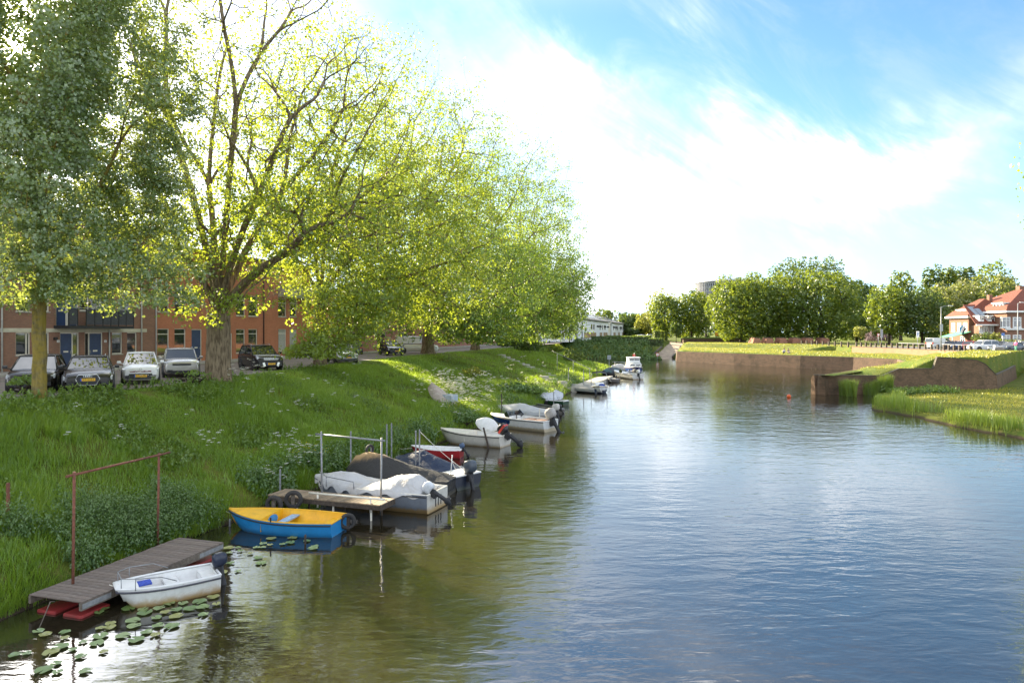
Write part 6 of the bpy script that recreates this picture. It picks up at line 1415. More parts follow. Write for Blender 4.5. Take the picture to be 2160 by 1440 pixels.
# 13 white sports boat with folding frame
r, L = pose('small_cabin_boat', (1266, 826), (1262, 806), .6); L = 3.6; W = 1.75; fb = .62
hull(r, L, W, fb, hullmat('white_navy_hull', (.70, .70, .69), (.03, .035, .06), .34, .04), GELIN, WHITE, deck_from=.55, deckmat=WHITE, rail=TIMBER)
b = MB(); b.loft([[(.1, -W * .32, fb), (.1, W * .32, fb), (.1, W * .26, fb + .42), (.1, -W * .26, fb + .42)], [(.95, -W * .24, fb), (.95, W * .24, fb), (.8, W * .18, fb + .26), (.8, -W * .18, fb + .26)]], smooth=False); cb = b.build('cabin', WHITE, r)
b = MB(); b.ball((.9, .25, fb + .14), (.25, .35, .22)); b.build('sail_bag', paint('royal_blue_cloth', (.015, .05, .28), .7, .15), r)
b = MB()
for s_ in (-1, 1): b.tube([(-.2, s_ * W * .46, fb), (-.35, s_ * W * .47, fb + 1.0), (-.6, s_ * W * .40, fb + 1.32)], .03, 6)
b.tube([(-.6, -W * .40, fb + 1.32), (-.62, 0, fb + 1.4), (-.6, W * .40, fb + 1.32)], .03, 6); fo = b.build('folding_frame', STEEL, r); b = MB(); b.tube([(-.66, -W * .40, fb + 1.36), (-.7, 0, fb + 1.45), (-.66, W * .40, fb + 1.36)], .08, 8); b.build('rolled_canopy', DARKSTEEL, fo)
tag(r, 'small white boat with a tubular arch and bright blue bag', 'boat', BG)
# 14-15 small boats by the landing stage
r, L = pose('rowing_boat', (1283, 801), (1303, 797), .4); L = 2.6; W = 1.2
hull(r, L, W, .38, hullmat('weathered_hull', (.12, .11, .10), (.06, .05, .04)), GELIN, STEEL); outboard(r, L, .38, BLACK, 25, size=.8); tag(r, 'small grey tender at the end of the landing stage', 'boat', BG)
r, L = pose('speedboat', (1296, 783), (1346, 789), .7); W = 1.9; fb = .68; L = max(L, 3.6)
hull(r, L, W, fb, hullmat('white_hull_far', (.70, .69, .67), (.42, .34, .24), .1, .06), GELIN, WHITE, stern=.9, rail=BLACK, deck_from=.55, deckmat=WHITE); outboard(r, L, fb, WHITE, 20, size=1.2); b = MB(); b.bar((L * .05, -W * .36, fb), (L * .02, -W * .34, fb + .4), .03, .6); b.bar((L * .05, W * .36, fb), (L * .02, W * .34, fb + .4), .03, .6); b.build('windscreen', GLASS, r)
tag(r, 'white speedboat moored in front of the blue cabin cruiser', 'boat', BG)
r, L = pose('covered_boat', (1272, 783), (1308, 778), .7); W = 2.0; fb = .6; hull(r, L, W, fb, hullmat('black_hull', (.02, .021, .023), (.05, .045, .035)), BLACK, BLACK); tarp(r, L, W, fb, [(0, .1), (.3, .5), (.6, .55), (1, .1)], tarpmat('slate_tarp', (.05, .06, .075), (.10, .28, .24), .5), 'cover', .25, 16); tag(r, 'boat under a dark slate cover behind the landing stage', 'boat', BG)
r, L = pose('covered_boat', (1290, 773), (1322, 772), .7); W = 2.0; fb = .6; hull(r, L, W, fb, hullmat('white_hull_far', (.70, .69, .67), (.42, .34, .24), .1, .06), BLACK, WHITE); tarp(r, L, W, fb, [(0, .1), (.35, .55), (.6, .5), (1, .1)], tarpmat('white_tarp', (.50, .50, .50), (.36, .31, .25), .55), 'cover', .2, 17); tag(r, 'white covered boat below the steel frame by the inlet', 'boat', BG)
# 16 cabin cruiser, bow towards the bridge
c = px(1346, 789, 0); r = empty('cabin_cruiser', (c.x, c.y + 3.2, 0), R(-93)); L, W, fb = 6.6, 2.5, .85
hull(r, L, W, fb, paint('cobalt_hull', (.012, .045, .22), .25, .1), GELIN, WHITE, bow=.25, stern=.85, sheer=.25, rail=TIMBER, deck_from=.5, deckmat=WHITE)
b = MB(); b.loft([[(-2.2, -1.05, fb), (1.6, -.95, fb), (1.6, .95, fb), (-2.2, 1.05, fb)], [(-2.2, -.98, fb + .75), (1.35, -.86, fb + .68), (1.35, .86, fb + .68), (-2.2, .98, fb + .75)]], smooth=False); cb = b.build('cabin', WHITE, r)
for y0, y1 in ((-.72, -.08), (.08, .72)): b = MB(); b.bar((1.50, y0, fb + .40), (1.50, y1, fb + .40), .05, .24); b.build('cabin_window', GLASS, cb)
b = MB(); b.loft([[(-2.0, -.95, fb + .752), (.35, -.84, fb + .73), (.35, .84, fb + .73), (-2.0, .95, fb + .752)], [(-2.0, -.90, fb + 1.42), (-.05, -.78, fb + 1.42), (-.05, .78, fb + 1.42), (-2.0, .90, fb + 1.42)]], smooth=False); wh = b.build('wheelhouse', WHITE, r)
for y0, y1 in ((-.70, -.06), (.06, .70)): b = MB(); b.bar((.17, y0, fb + 1.16), (.17, y1, fb + 1.16), .05, .28); b.build('wheelhouse_window', GLASS, wh)
b = MB(); b.box(-2.2, .15, -.98, .98, fb + 1.423, fb + 1.50); b.build('wheelhouse_roof', WHITE, wh)
b = MB(); b.tube([(-.4, .05, fb + 1.5), (-.4, .05, fb + 2.15)], .03, 6); b.build('mast', WHITE, r); b = MB(); b.box(-.42, -.38, -.18, .22, fb + 1.62, fb + 1.98); b.build('pennant', paint('red_cloth', (.55, .06, .04), .7), r)
for s_ in (-1, 1): b = MB(); b.tube([(1.4, s_ * 1.05, fb + .5), (3.0, s_ * .5, fb + .75), (3.2, 0, fb + .8)], .02, 6); b.tube([(2.2, s_ * .82, fb + .1), (2.2, s_ * .8, fb + .62)], .02, 6); b.build('bow_rail', STEEL, r)
tag(r, 'white cabin cruiser with cobalt blue hull, bow towards the viewer', 'boat', BG)

# ------------------------------------------------------------------ near jetty: one object per plank
DECK = [paint('deck_plank_%d' % i, c_, .75, .14, 7, bump=.25, dirt=(.30, .27, .24), dirt_amt=.25) for i, c_ in enumerate(((.155, .120, .098), (.175, .137, .112), (.140, .110, .092)))]
ja, jb = Vector((-9.95, 14.85, 0)), Vector((-8.68, 19.05, 0)); jd = (jb - ja); JL = jd.length; jr = empty('floating_jetty', ja, math.atan2(jd.y, jd.x)); JW = 1.5; npl = 30
pm = []
for k in range(3):
    b = MB(); w_ = JL / npl - .014; b.box(-w_ / 2, w_ / 2, -JW / 2, JW / 2, -.014, .014); o_ = b.build('plank', DECK[k], jr, bevel=.004); o_.location = (JL / npl * (k + .5), 0, .40); pm.append(o_)
for i in range(3, npl):
    o_ = pm[(i * 7) % 3].copy(); COL.objects.link(o_); o_.parent = jr; o_.location = (JL / npl * (i + .5), random.uniform(-.012, .012), .40 + random.uniform(-.002, .002)); o_.rotation_euler = (0, 0, random.uniform(-.004, .004))
for yy, nm in ((-JW / 2 + .03, 'beam'), (JW / 2 - .03, 'beam')): b = MB(); b.box(0, JL, yy - .035, yy + .035, .22, .383); b.build(nm, WOODGREY, jr)
for x0, x1 in ((0.02, .75), (JL - .9, JL - .02)): b = MB(); b.box(x0, x1, -JW / 2 - .008, -JW / 2 - .004, .25, .36); b.build('steel_plate', STEEL, jr)
FLOATR = paint('red_float', (.30, .03, .03), .5, .15, 4, dirt=(.14, .04, .03), dirt_amt=.5)
for x0, x1, y0, y1 in ((.10, .85, -JW / 2 + .12, -.1), (.10, .7, .12, JW / 2 - .1), (JL - 1.0, JL - .1, -JW / 2 + .10, .3)): b = MB(); b.box(x0, x1, y0, y1, -.30, .06); b.build('float', FLOATR, jr, bevel=.03)
tag(jr, 'floating jetty of narrow brown planks on red floats', 'jetty')
b = MB(); c = px(115, 1268, .42); b.tube([(c.x, c.y, .42), (c.x - .02, c.y - .1, .46), (c.x - .10, c.y - .28, .05), (c.x - .12, c.y - .34, -.05)], .010, 6); tag(b.build('mooring_rope', WOODGREY), 'grey mooring rope hanging off the near end of the jetty', 'rope')
# rusty frame behind it
def frame(name, label, posts, bar, mat, rp=.032, rb=.03):
    r_ = empty(name, posts[0][0])
    o_ = Vector(posts[0][0])
    for a_, b_ in posts: m_ = MB(); m_.tube([Vector(a_) - o_, Vector(b_) - o_], rp, 8); m_.build('post', mat, r_)
    if bar: m_ = MB(); m_.tube([Vector(bar[0]) - o_, Vector(bar[1]) - o_], rb, 8); m_.build('cross_bar', mat, r_)
    return tag(r_, label, 'frame')
frame('pipe_gantry', 'rusty red pipe frame standing behind the near jetty', [((-10.1, 15.7, .1), (-10.1, 15.75, 2.98)), ((-10.02, 19.3, .1), (-9.98, 19.3, 2.78))], ((-10.18, 15.6, 2.90), (-9.9, 19.75, 2.72)), RUST)
# wooden jetty with steel frame
def beam_jetty(name, label, a_, b_, wd, z, np_, mats, parent_tag='jetty'):
    a_, b_ = Vector(a_), Vector(b_); d_ = b_ - a_; L_ = d_.length; r_ = empty(name, (a_.x, a_.y, 0), math.atan2(d_.y, d_.x)); first = []
    for i in range(np_):
        if i < 3:
            m_ = MB(); w_ = L_ / np_ - .012; m_.box(-w_ / 2, w_ / 2, -wd / 2, wd / 2, -.02, .02); o_ = m_.build('plank', mats[i % len(mats)], r_); first.append(o_)
        else: o_ = first[(i * 5) % 3].copy(); COL.objects.link(o_); o_.parent = r_
        o_.location = (L_ / np_ * (i + .5), random.uniform(-.015, .015), z + random.uniform(-.003, .003))
    for s_ in (-1, 1): m_ = MB(); m_.box(0, L_, s_ * wd / 2 - .04 * s_ - .03, s_ * wd / 2 - .04 * s_ + .03, z - .17, z - .022); m_.build('beam', OLDWOOD, r_)
    m_ = MB(); m_.box(L_ + .001, L_ + .05, -wd / 2, wd / 2, z - .17, z + .02); m_.build('end_board', OLDWOOD, r_)
    for k in range(3):
        for s_ in (-1, 1): m_ = MB(); m_.tube([(L_ * (.25 + .33 * k), s_ * wd * .36, -.5), (L_ * (.25 + .33 * k), s_ * wd * .36, z - .02)], .035, 7); m_.build('pile', CREAM if s_ < 0 else OLDWOOD, r_)
    return tag(r_, label, 'jetty')
OLDP = [paint('old_plank_%d' % i, c_, .85, .2, 9, bump=.3) for i, c_ in enumerate(((.26, .19, .12), (.22, .165, .11), (.29, .215, .135)))]
beam_jetty('wooden_jetty', 'short wooden jetty on piles before the sheeted boat', (-8.3, 24.1, 0), (-4.15, 22.65, 0), .95, .56, 26, OLDP)
frame('pipe_gantry', 'grey steel pipe frame rising beside the wooden jetty', [((-6.65, 23.9, .0), (-6.68, 23.9, 2.72)), ((-4.45, 23.15, .0), (-4.42, 23.15, 2.62))], ((-6.9, 23.98, 2.62), (-4.3, 23.1, 2.52)), STEEL)
pr = empty('pipe_rail', (-6.9, 23.2, .58)); b = MB(); b.tube([(0, 0, .16), (2.75, -.95, .16)], .035, 8); b.build('rail', CREAM, pr)
for k in (.12, .82): b = MB(); b.tube([(2.75 * k, -.95 * k, -.3), (2.75 * k, -.95 * k, .2)], .03, 7); b.build('post', CREAM, pr)
tag(pr, 'pale pipe rail lying along the wooden jetty edge', 'rail')
# tyres on posts
def tyre(label, x, y, d_, rad, tilt=0.0, yaw=0.0, flat=.36):
    c_ = pd(x, y, d_); r_ = empty('tyre', c_, R(yaw)); b_ = MB(); Mt = Matrix.Rotation(R(90 + tilt), 4, 'X'); b_.torus(rad * .78, rad * .22, 28, 10, Mt, sy=1.2); b_.build('carcass', RUBBER, r_)
    for k in (-1, 1): b2 = MB(); b2.torus(rad * .64, rad * .03, 28, 6, Mt @ Matrix.Translation((0, 0, k * rad * .2))); b2.build('bead', DARKSTEEL, r_)
    return tag(r_, label, 'tyre', 'old car tyres used as fenders')
def mpost(label, x, y_top, y_bot, d_, wd=.09, mat=None, lean=0.0, group='mooring posts', zb=None):
    t_ = pd(x, y_top, d_); b_ = MB(); z0 = zb if zb is not None else pd(x, y_bot, d_).z - .4; b_.box(-wd / 2, wd / 2, -wd / 2, wd / 2, z0 - t_.z, 0); b_.add([(-wd / 2, -wd / 2, .001), (wd / 2, -wd / 2, .001), (wd / 2, wd / 2, .001), (-wd / 2, wd / 2, .001), (0, 0, .03)], [(0, 1, 4), (1, 2, 4), (2, 3, 4), (3, 0, 4)]); o_ = b_.build('mooring_post', mat or OLDWOOD, loc=t_); o_.rotation_euler = (0, lean, 0)
    return tag(o_, label, 'post', group)
mpost('wooden post through the round tyre at the yellow boat stern', 734, 1083, 1120, 21.4, .08, OLDWOOD); tyre('worn black tyre at the stern of the yellow boat', 733, 1099, 21.3, .26, yaw=20)
mpost('brown post inside the dark tyre behind the yellow boat', 577, 1052, 1080, 22.6, .10, WOODGREY); tyre('brown-black tyre standing behind the middle of the yellow boat', 578, 1064, 22.5, .31, yaw=-10)
mpost('brown post holding the tyre at the foot of the wooden jetty', 618, 1038, 1080, 22.95, .10, WOODGREY); tyre('black tyre hung at the corner of the wooden jetty', 619, 1053, 22.85, .31, yaw=5)
tyre('tyre half hidden in the grass behind the sheeted boat', 706, 1012, 26.2, .28, yaw=10)
mpost('pole carrying the high tyre by the black cover', 783, 938, 1000, 27.5, .05, STEEL, zb=-.3); tyre('small black tyre hung high on a pole above the black cover', 780, 948, 27.4, .22, yaw=55)
POLES = [(740, 910, 995, 27.8, STEEL, 'thin grey pole standing in the grass behind the high tyre'), (816, 895, 960, 30.5, STEEL, 'left one of two thin poles in the grass behind the black cover'), (826, 893, 960, 30.8, STEEL, 'right one of two thin poles in the grass behind the black cover'), (877, 908, 985, 28.2, STEEL, 'left one of two steel poles beside the dark blue cover'), (885, 906, 988, 28.0, STEEL, 'right one of two steel poles beside the dark blue cover'),
         (591, 990, 1030, 24.8, STEEL, 'short pale post at the head of the wooden jetty'), (1058, 830, 880, 46.5, OLDWOOD, 'tall thin mooring pole by the blue and white boat'), (1090, 872, 895, 44.5, OLDWOOD, 'dark mooring post at the side of the blue and white boat'), (1138, 862, 892, 45.0, CREAM, 'pale stake behind the wrapped motor'), (1168, 826, 858, 57.0, STEEL, 'grey stake between the silver sheet and the green skiff'),
         (1199, 775, 812, 72.0, STEEL, 'thin pole at the shore end of the landing stage'), (1231, 780, 812, 73.0, STEEL, 'thin pole in the middle of the landing stage'), (1259, 773, 790, 88.0, DARKSTEEL, 'dark post behind the tubular arch'), (644, 1128, 1150, 20.0, OLDWOOD, 'short stick rising from the water before the yellow boat'), (485, 1095, 1115, 21.8, STEEL, 'thin stake at the bow of the yellow boat')]
for x_, a_, b_, d_, m_, lb in POLES: mpost(lb, x_, a_, b_, d_, .035 + .0006 * d_, m_, zb=-.4)
mpost('leaning dark stake at the side of the cream speedboat', 1020, 902, 932, 36.6, .09, OLDWOOD, lean=R(-14), zb=-.6)
b = MB(); c = pd(17, 1018, 17.5); b.box(-.03, .03, -.03, .03, -.75, 0); o_ = b.build('marker_stake', RUST, loc=c); tag(o_, 'short rusty stake in the grass at the left edge', 'post')

# ------------------------------------------------------------------ landing stage, steps, handrail, signs
q = [px(1196, 817, .48), px(1259, 795, .48), px(1293, 792, .48), px(1240, 817, .48)]
b = MB(); b.prism([(p.x, p.y) for p in q], -.4, .48); tag(b.build('landing_stage', CONCRETE), 'grey concrete landing stage at the foot of the steps', 'landing stage')
SROOT = empty('stone_steps', (0, 0, 0))
stp = [(6.0, 77.2), (-1.8, 88.0)]
for i in range(14):
    u = i / 13; x_ = stp[0][0] + (stp[1][0] - stp[0][0]) * u * 1.0; y_ = stp[0][1] + (stp[1][1] - stp[0][1]) * u; z_ = float(height(x_, y_)) + .05
    b = MB(); b.box(-.5, .5, -.9, .9, -.5, 0, rotz(math.atan2(stp[1][1] - stp[0][1], stp[1][0] - stp[0][0]))); o_ = b.build('step', CONCRETE, SROOT, bevel=.02); o_.location = (x_, y_, z_)
for x_, y_, w_ in ((1244, 806, .8), (1152, 784, .6), (1168, 792, .6)):
    pass
for k, (x_, d_) in enumerate(((1186, 70.5), (1148, 74.0), (1166, 72.5))):
    X_ = (x_ - 1080) / F * d_; z_ = float(height(X_, d_)); b = MB(); b.box(-.42, .42, -.35, .35, -.5, .48); o_ = b.build('edge_block', CONCRETE, SROOT, bevel=.03); o_.location = (X_, d_, z_); o_.rotation_euler = (0, 0, R(20 + 8 * k))
tag(SROOT, 'weathered stone steps climbing the bank beside the dark bushes', 'steps')
hr = empty('handrail', (9.6, 80, 0)); pts = [px(1163, 738, 3.6), pd(1186, 751, 84), pd(1222, 767, 83), pd(1248, 779, 82)]
pts = [pd(1163, 739, 86), pd(1248, 779, 83)]
b = MB(); b.tube([p - hr.location for p in pts], .04, 7); b.build('rail', STEEL, hr)
for k in (.15, .55, .95): p_ = pts[0].lerp(pts[1], k); b = MB(); b.tube([Vector((p_.x, p_.y, max(0.0, float(height(p_.x, p_.y))) - .2)) - hr.location, p_ - hr.location], .03, 6); b.build('post', STEEL, hr)
tag(hr, 'sloping steel handrail running down the bank to the landing stage', 'handrail')
def sign(name, label, x, ya, yb, d_, wpx, hpx, face, border=None, zb=None, txt=None, txtm=None, pole=None, yaw=0):
    """sign plate on a pole; ya is the plate's top row in the photo"""
    k = d_ / F; c_ = pd(x, ya, d_); w_, h_ = wpx * k, hpx * k; z0 = (zb if zb is not None else pd(x, yb, d_).z) - c_.z
    r_ = empty(name, c_, R(yaw)); b_ = MB(); b_.tube([(0, .05, z0), (0, .05, -.02)], .03 + .0002 * d_, 6); b_.build('pole', pole or STEEL, r_)
    b_ = MB(); b_.box(-w_ / 2, w_ / 2, -.01, .01, -h_, 0); p_ = b_.build('plate', border or face, r_)
    if border: b_ = MB(); b_.box(-w_ * .38, w_ * .38, -.014, -.0105, -h_ * .86, -h_ * .14); b_.build('sign_face', face, p_)
    if txt: text(txt, h_ * .62, txtm or BLACK, p_, Matrix.Translation((0, -.017, -h_ / 2)) @ Matrix.Rotation(R(90), 4, 'X'), 'sign_lettering', .002)
    return tag(r_, label, 'sign')
SBLUE = paint('sign_blue', (.03, .16, .5), .4, .05); SRED = paint('sign_red', (.5, .03, .03), .4, .05); SGREY = paint('sign_back_grey', (.30, .33, .36), .5, .08); SORANGE = paint('sign_orange', (.75, .30, .02), .5, .05)
sign('notice_board', 'grey notice board on a leaning pole at the bank corner', 1285, 749, 778, 97, 8, 9, SGREY, zb=-.2)
sign('water_sign', 'small white sign with red border on the far shore', 1387, 744, 758, 152, 6, 7, WHITE, SRED, zb=-.2, txt='6')
sign('road_sign', 'orange road sign beneath the hornbeams', 1512, 698, 716, 205, 7, 10, SORANGE, zb=PARKZ)
sign('parking_sign', 'blue P sign before the villa windows', 2116, 702, 735, 112, 6, 6, SBLUE, zb=PARKZ, txt='P', txtm=WHITE)
sign('notice_board', 'tall narrow white sign left of the white panel van', 1936, 698, 726, 124, 6, 14, WHITE, zb=PARKZ, txt='P', txtm=SBLUE)
sign('road_sign', 'small red-edged sign by the lilac bush', 1853, 703, 727, 140, 5, 6, WHITE, SRED, zb=PARKZ)
sign('notice_board', 'grey-blue sign beside the bright green street tree', 1860, 694, 725, 138, 5, 18, SGREY, zb=PARKZ)
frame('pipe_gantry', 'thin steel frame standing in the water by the far inlet', [(pd(1297, 763, 100), (pd(1297, 763, 100) + Vector((0, 0, -2.2)))), (pd(1317, 764, 100), (pd(1317, 764, 100) + Vector((0, 0, -2.2))))], (pd(1292, 763, 100), pd(1319, 764, 100)), STEEL, .05, .05)
def lamp_post(label, x, ytop, d_, arm):
    p_ = pd(x, ytop, d_); z0 = PARKZ; r_ = empty('street_lamp', (p_.x, p_.y, z0)); h = p_.z - z0; b_ = MB(); b_.tube([(0, 0, 0), (0, 0, h * .5), (0, 0, h)], [.09, .075, .05], 8); b_.build('column', STEEL, r_)
    b_ = MB(); b_.tube([(0, 0, h - .05), (arm * .5, 0, h + .14), (arm, 0, h + .16)], .035, 6); b_.build('arm', STEEL, r_); b_ = MB(); b_.loft([[(arm - .1, -.10, h + .12), (arm - .1, .10, h + .12), (arm - .1, .08, h + .22), (arm - .1, -.08, h + .22)], [(arm + .6 * (1 if arm > 0 else -1), -.07, h + .14), (arm + .6 * (1 if arm > 0 else -1), .07, h + .14), (arm + .6 * (1 if arm > 0 else -1), .05, h + .20), (arm + .6 * (1 if arm > 0 else -1), -.05, h + .20)]], smooth=False); b_.build('lantern', WHITE, r_)
    return r_
lp = lamp_post('', 1985, 647, 104, 1.2); b = MB(); b.box(-.22, .22, -.13, -.10, 3.0, 4.1); b.build('signboard', SGREY, lp); tag(lp, 'street lamp with a grey sign board beside the white panel van', 'street lamp', 'street lamps by the villas')
lp = lamp_post('', 2147, 640, 104, .4); tag(lp, 'street lamp at the right edge before the large villa', 'street lamp', 'street lamps by the villas')
# buoy
c = px(1664, 838, 0); b = MB(); b.ball((0, 0, .10), (.20, .20, .20), 12, 8); by = empty('buoy', c); b.build('float', paint('orange_buoy', (.75, .12, .02), .4, .08), by); b = MB(); b.torus(.05, .015, 10, 5, Matrix.Translation((0, 0, .31)) @ Matrix.Rotation(R(90), 4, 'X')); b.build('eye', STEEL, by); tag(by, 'round orange buoy floating before the bastion', 'buoy')
# upturned dinghy on the bank
c = Vector((-3.9, 47.0, 0)); c.z = float(height(-5.0, 47.0)); c = Vector((-5.0, 47.0, c.z + .2)); r = empty('upturned_dinghy', c, R(150)); ro = MB(); n = 10; rings = []
for i in range(n + 1):
    t_ = i / n; w_, zg, zk = hull_form(t_, 1.3, .45, .12, .85); x = (t_ - .5) * 2.4; rings.append([(x, w_ * math.cos(math.pi * j / 8), .62 * (1 - .35 * max(0, t_ - .6)) * math.sin(math.pi * j / 8) ** .8) for j in range(9)])
ro.loft(rings, closed=False, cap=False, M=Matrix.Rotation(R(-38), 4, 'Y')); ro.poly(list(reversed(rings[0])), Matrix.Rotation(R(-38), 4, 'Y')); ro.build('hull', paint('faded_pink_hull', (.42, .35, .31), .7, .12, dirt=(.3, .27, .22)), r); b = MB(); b.box(-1.2, -.4, -.5, .3, -.1, .35); b.build('blue_sheet', tarpmat('pale_blue_sheet', (.36, .44, .54), (.6, .6, .6), .6), r)
tag(r, 'faded upturned dinghy lying in the bank weeds below the white blossom', 'boat')
# ================================================================== plants of the banks
rgp = np.random.default_rng(404)
GRASS = leafmat('meadow_grass', (0.11, 0.215, 0.02), (0.185, 0.32, 0.03), (0.32, 0.39, 0.055), (0.46, 0.58, 0.04), 0.46, 0.04)
GRASS_SUN = leafmat('sunlit_meadow_grass', (0.17, 0.20, 0.024), (0.28, 0.275, 0.04), (0.40, 0.35, 0.08), (0.44, 0.44, 0.05), 0.40, 0.03)  # brighter, yellower grass for the sunny lawns: sunlight put into the colour
REED = leafmat('reed_leaf', (0.10, 0.19, 0.022), (0.17, 0.27, 0.03), (0.28, 0.33, 0.06), (0.40, 0.48, 0.04), 0.42, 0.05)
NETTLE = leafmat('nettle_leaf', (0.06, 0.125, 0.03), (0.10, 0.19, 0.045), (0.17, 0.255, 0.07), (0.20, 0.30, 0.04), 0.34, 0.05)
WEED = leafmat('bramble_leaf', (0.08, 0.155, 0.022), (0.13, 0.225, 0.032), (0.21, 0.295, 0.05), (0.28, 0.38, 0.04), 0.38, 0.05)
UMBEL = leafmat('white_umbel', (0.62, 0.62, 0.54), (0.72, 0.71, 0.64), (0.80, 0.79, 0.72), (0.7, 0.66, 0.5), 0.35, 0.02)
YELFL = leafmat('yellow_flower', (0.55, 0.42, 0.02), (0.65, 0.50, 0.02), (0.75, 0.60, 0.03), (0.7, 0.5, 0.02), 0.3, 0.02)
def blades(p, h, wd, lean, rg, droop=0.35, out=None):
    """grass blades: base pair, bent middle pair and tip; three triangles each"""
    n = len(p); a = rg.random(n) * 2 * np.pi; d = np.stack([np.cos(a), np.sin(a), np.zeros(n)], 1)
    if out is not None: d = d + out; d /= np.linalg.norm(d, axis=1, keepdims=True) + 1e-9
    s = np.stack([-d[:, 1], d[:, 0], np.zeros(n)], 1); yaw = rg.random(n) * np.pi; s = s * np.cos(yaw)[:, None] + d * np.sin(yaw)[:, None] * 0.6
    up = np.array([0, 0, 1.0]); le = (lean * (0.3 + rg.random(n)))[:, None]; h = h[:, None]; w_ = wd[:, None]
    m_ = p + up * h * 0.55 + d * h * le * 0.35; t_ = p + up * h * (1 - droop * le) + d * h * le
    v = np.stack([p - s * w_ * .5, p + s * w_ * .5, m_ - s * w_ * .42, m_ + s * w_ * .42, t_], 1).reshape(-1, 3)
    b = (np.arange(n) * 5)[:, None]; f = np.concatenate([b + np.array([[0, 1, 3]]), b + np.array([[0, 3, 2]]), b + np.array([[2, 3, 4]])], 1).reshape(-1, 3)
    return v, f
def in_view(x, y, z, mx=60):
    u = 1080 + x / y * F; v = HZ + (EYE - z) / y * F; return (u > -mx) & (u < 2160 + mx) & (v < 1440 + mx)
def hit(x, y):
    """point of the ground seen at a photo pixel"""
    ds = np.arange(8, 200, 0.15); X = (x - 1080) / F * ds; Z = EYE + (HZ - y) / F * ds; G = np.maximum(height(X, ds), 0); i = np.argmax(G >= Z); return np.array([X[i], ds[i], G[i]])
# --- left bank grass in tufts
def bank_points(n, y0, y1, umin, umax_f, rg, pw=1.0):
    y = y0 + (y1 - y0) * rg.random(n) ** pw; wt = np.interp(y, *TOPW); u = umin + (wt * umax_f - umin) * rg.random(n); x = edge_x(y) - u
    return x, y, u, wt
def left_grass(ntuft, per, y0, y1, seed, hscale=1.0):
    rg = np.random.default_rng(seed)
    x, y, u, wt = bank_points(ntuft, y0, y1, -0.05, 1.03, rg)
    k = np.repeat(np.arange(ntuft), per); n = len(k)
    spread = 0.10 + 0.004 * y[k]
    px_, py_ = x[k] + rg.normal(0, 1, n) * spread, y[k] + rg.normal(0, 1, n) * spread
    z = height(px_, py_); ok = (z > 0.02) & in_view(px_, py_, z)
    # bare trodden path and thin places
    bare = vnoise(px_, py_, 1.7) * 0.6 + vnoise(px_, py_, 0.7) * 0.4; ok &= ~((bare > 0.70) & (rg.random(n) < 0.8))
    k, px_, py_, z = k[ok], px_[ok], py_[ok], z[ok]; n = len(k); uu = u[k] / wt[k]
    tall = 0.35 + 0.9 * vnoise(x[k], y[k], 3.1) ** 1.5; tall *= np.interp(uu, [0, 0.06, 0.5, 0.86, 1.0], [1.25, 1.1, 1.0, 0.75, 0.32])
    h = hscale * 0.52 * tall * (0.55 + 0.7 * rg.random(n)); wd = 0.011 + 0.00042 * py_
    out = np.where((u[k] < 0.6)[:, None], np.array([[0.9, -0.3, 0]]), 0.0)
    v, f = blades(np.stack([px_, py_, z - 0.03], 1), h, wd, np.full(n, 0.55), rg, out=out)
    tint = np.clip(0.30 + 0.55 * (vnoise(x[k], y[k], 4.0) - 0.5) + 0.55 * (rg.random(ntuft)[k] - 0.4) + 0.25 * (rg.random(n) - .5), 0, 1)
    return v, f, np.repeat(tint, 3)
parts = [left_grass(5200, 34, 8, 34, 1), left_grass(3600, 22, 34, 62, 2, 1.05), left_grass(3600, 13, 62, 128, 3, 1.2)]
V = []; Fc = []; T = []; off = 0
for v, f, t_ in parts: V.append(v); Fc.append(f + off); T.append(t_); off += len(v)
stuff(npmesh('bank_grass', np.concatenate(V), np.concatenate(Fc), GRASS, None, {'rnd': np.concatenate(T)}), 'tall uneven grass covering the left river bank', 'grass')
# --- leafy weeds: stems set with drooping leaves
def weeds(pts, hgt, nleaf, size, seed, spread=0.06):
    rg = np.random.default_rng(seed); n = len(pts); k = np.repeat(np.arange(n), nleaf); m_ = len(k); u = rg.random(m_) ** 0.8
    lean = rg.normal(0, 0.16, (n, 2)); a = rg.random(m_) * 6.283; rr = (spread + 0.07 * (1 - u)) * hgt[k] / 0.8
    c = np.stack([pts[k, 0] + lean[k, 0] * u * hgt[k] + np.cos(a) * rr, pts[k, 1] + lean[k, 1] * u * hgt[k] + np.sin(a) * rr, pts[k, 2] + u * hgt[k]], 1)
    nv = np.stack([np.cos(a) * .7, np.sin(a) * .7, np.full(m_, .8)], 1) + rg.normal(0, .35, (m_, 3)); nv /= np.linalg.norm(nv, axis=1, keepdims=True)
    t_ = np.stack([np.cos(a), np.sin(a), np.full(m_, -.55)], 1); t_ -= nv * (t_ * nv).sum(1, keepdims=True); t_ /= np.linalg.norm(t_, axis=1, keepdims=True); b_ = np.cross(nv, t_)
    s_ = (size * (0.6 + 0.8 * rg.random(m_)) * (1.15 - .5 * u))[:, None]
    v = np.stack([c - t_ * s_ * .45, c + b_ * s_ * .32 + nv * s_ * .06, c + t_ * s_ * .6, c - b_ * s_ * .32 + nv * s_ * .06], 1).reshape(-1, 3)
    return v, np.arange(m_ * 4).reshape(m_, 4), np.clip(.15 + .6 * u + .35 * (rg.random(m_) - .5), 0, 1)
def weed_patch(name, label, pts, h0, h1, nleaf, size, mat, seed):
    rg = np.random.default_rng(seed); hg = h0 + (h1 - h0) * rg.random(len(pts)); v, f, t_ = weeds(pts, hg, nleaf, size, seed); return stuff(npmesh(name, v, f, mat, None, {'rnd': t_}), label, 'weeds')
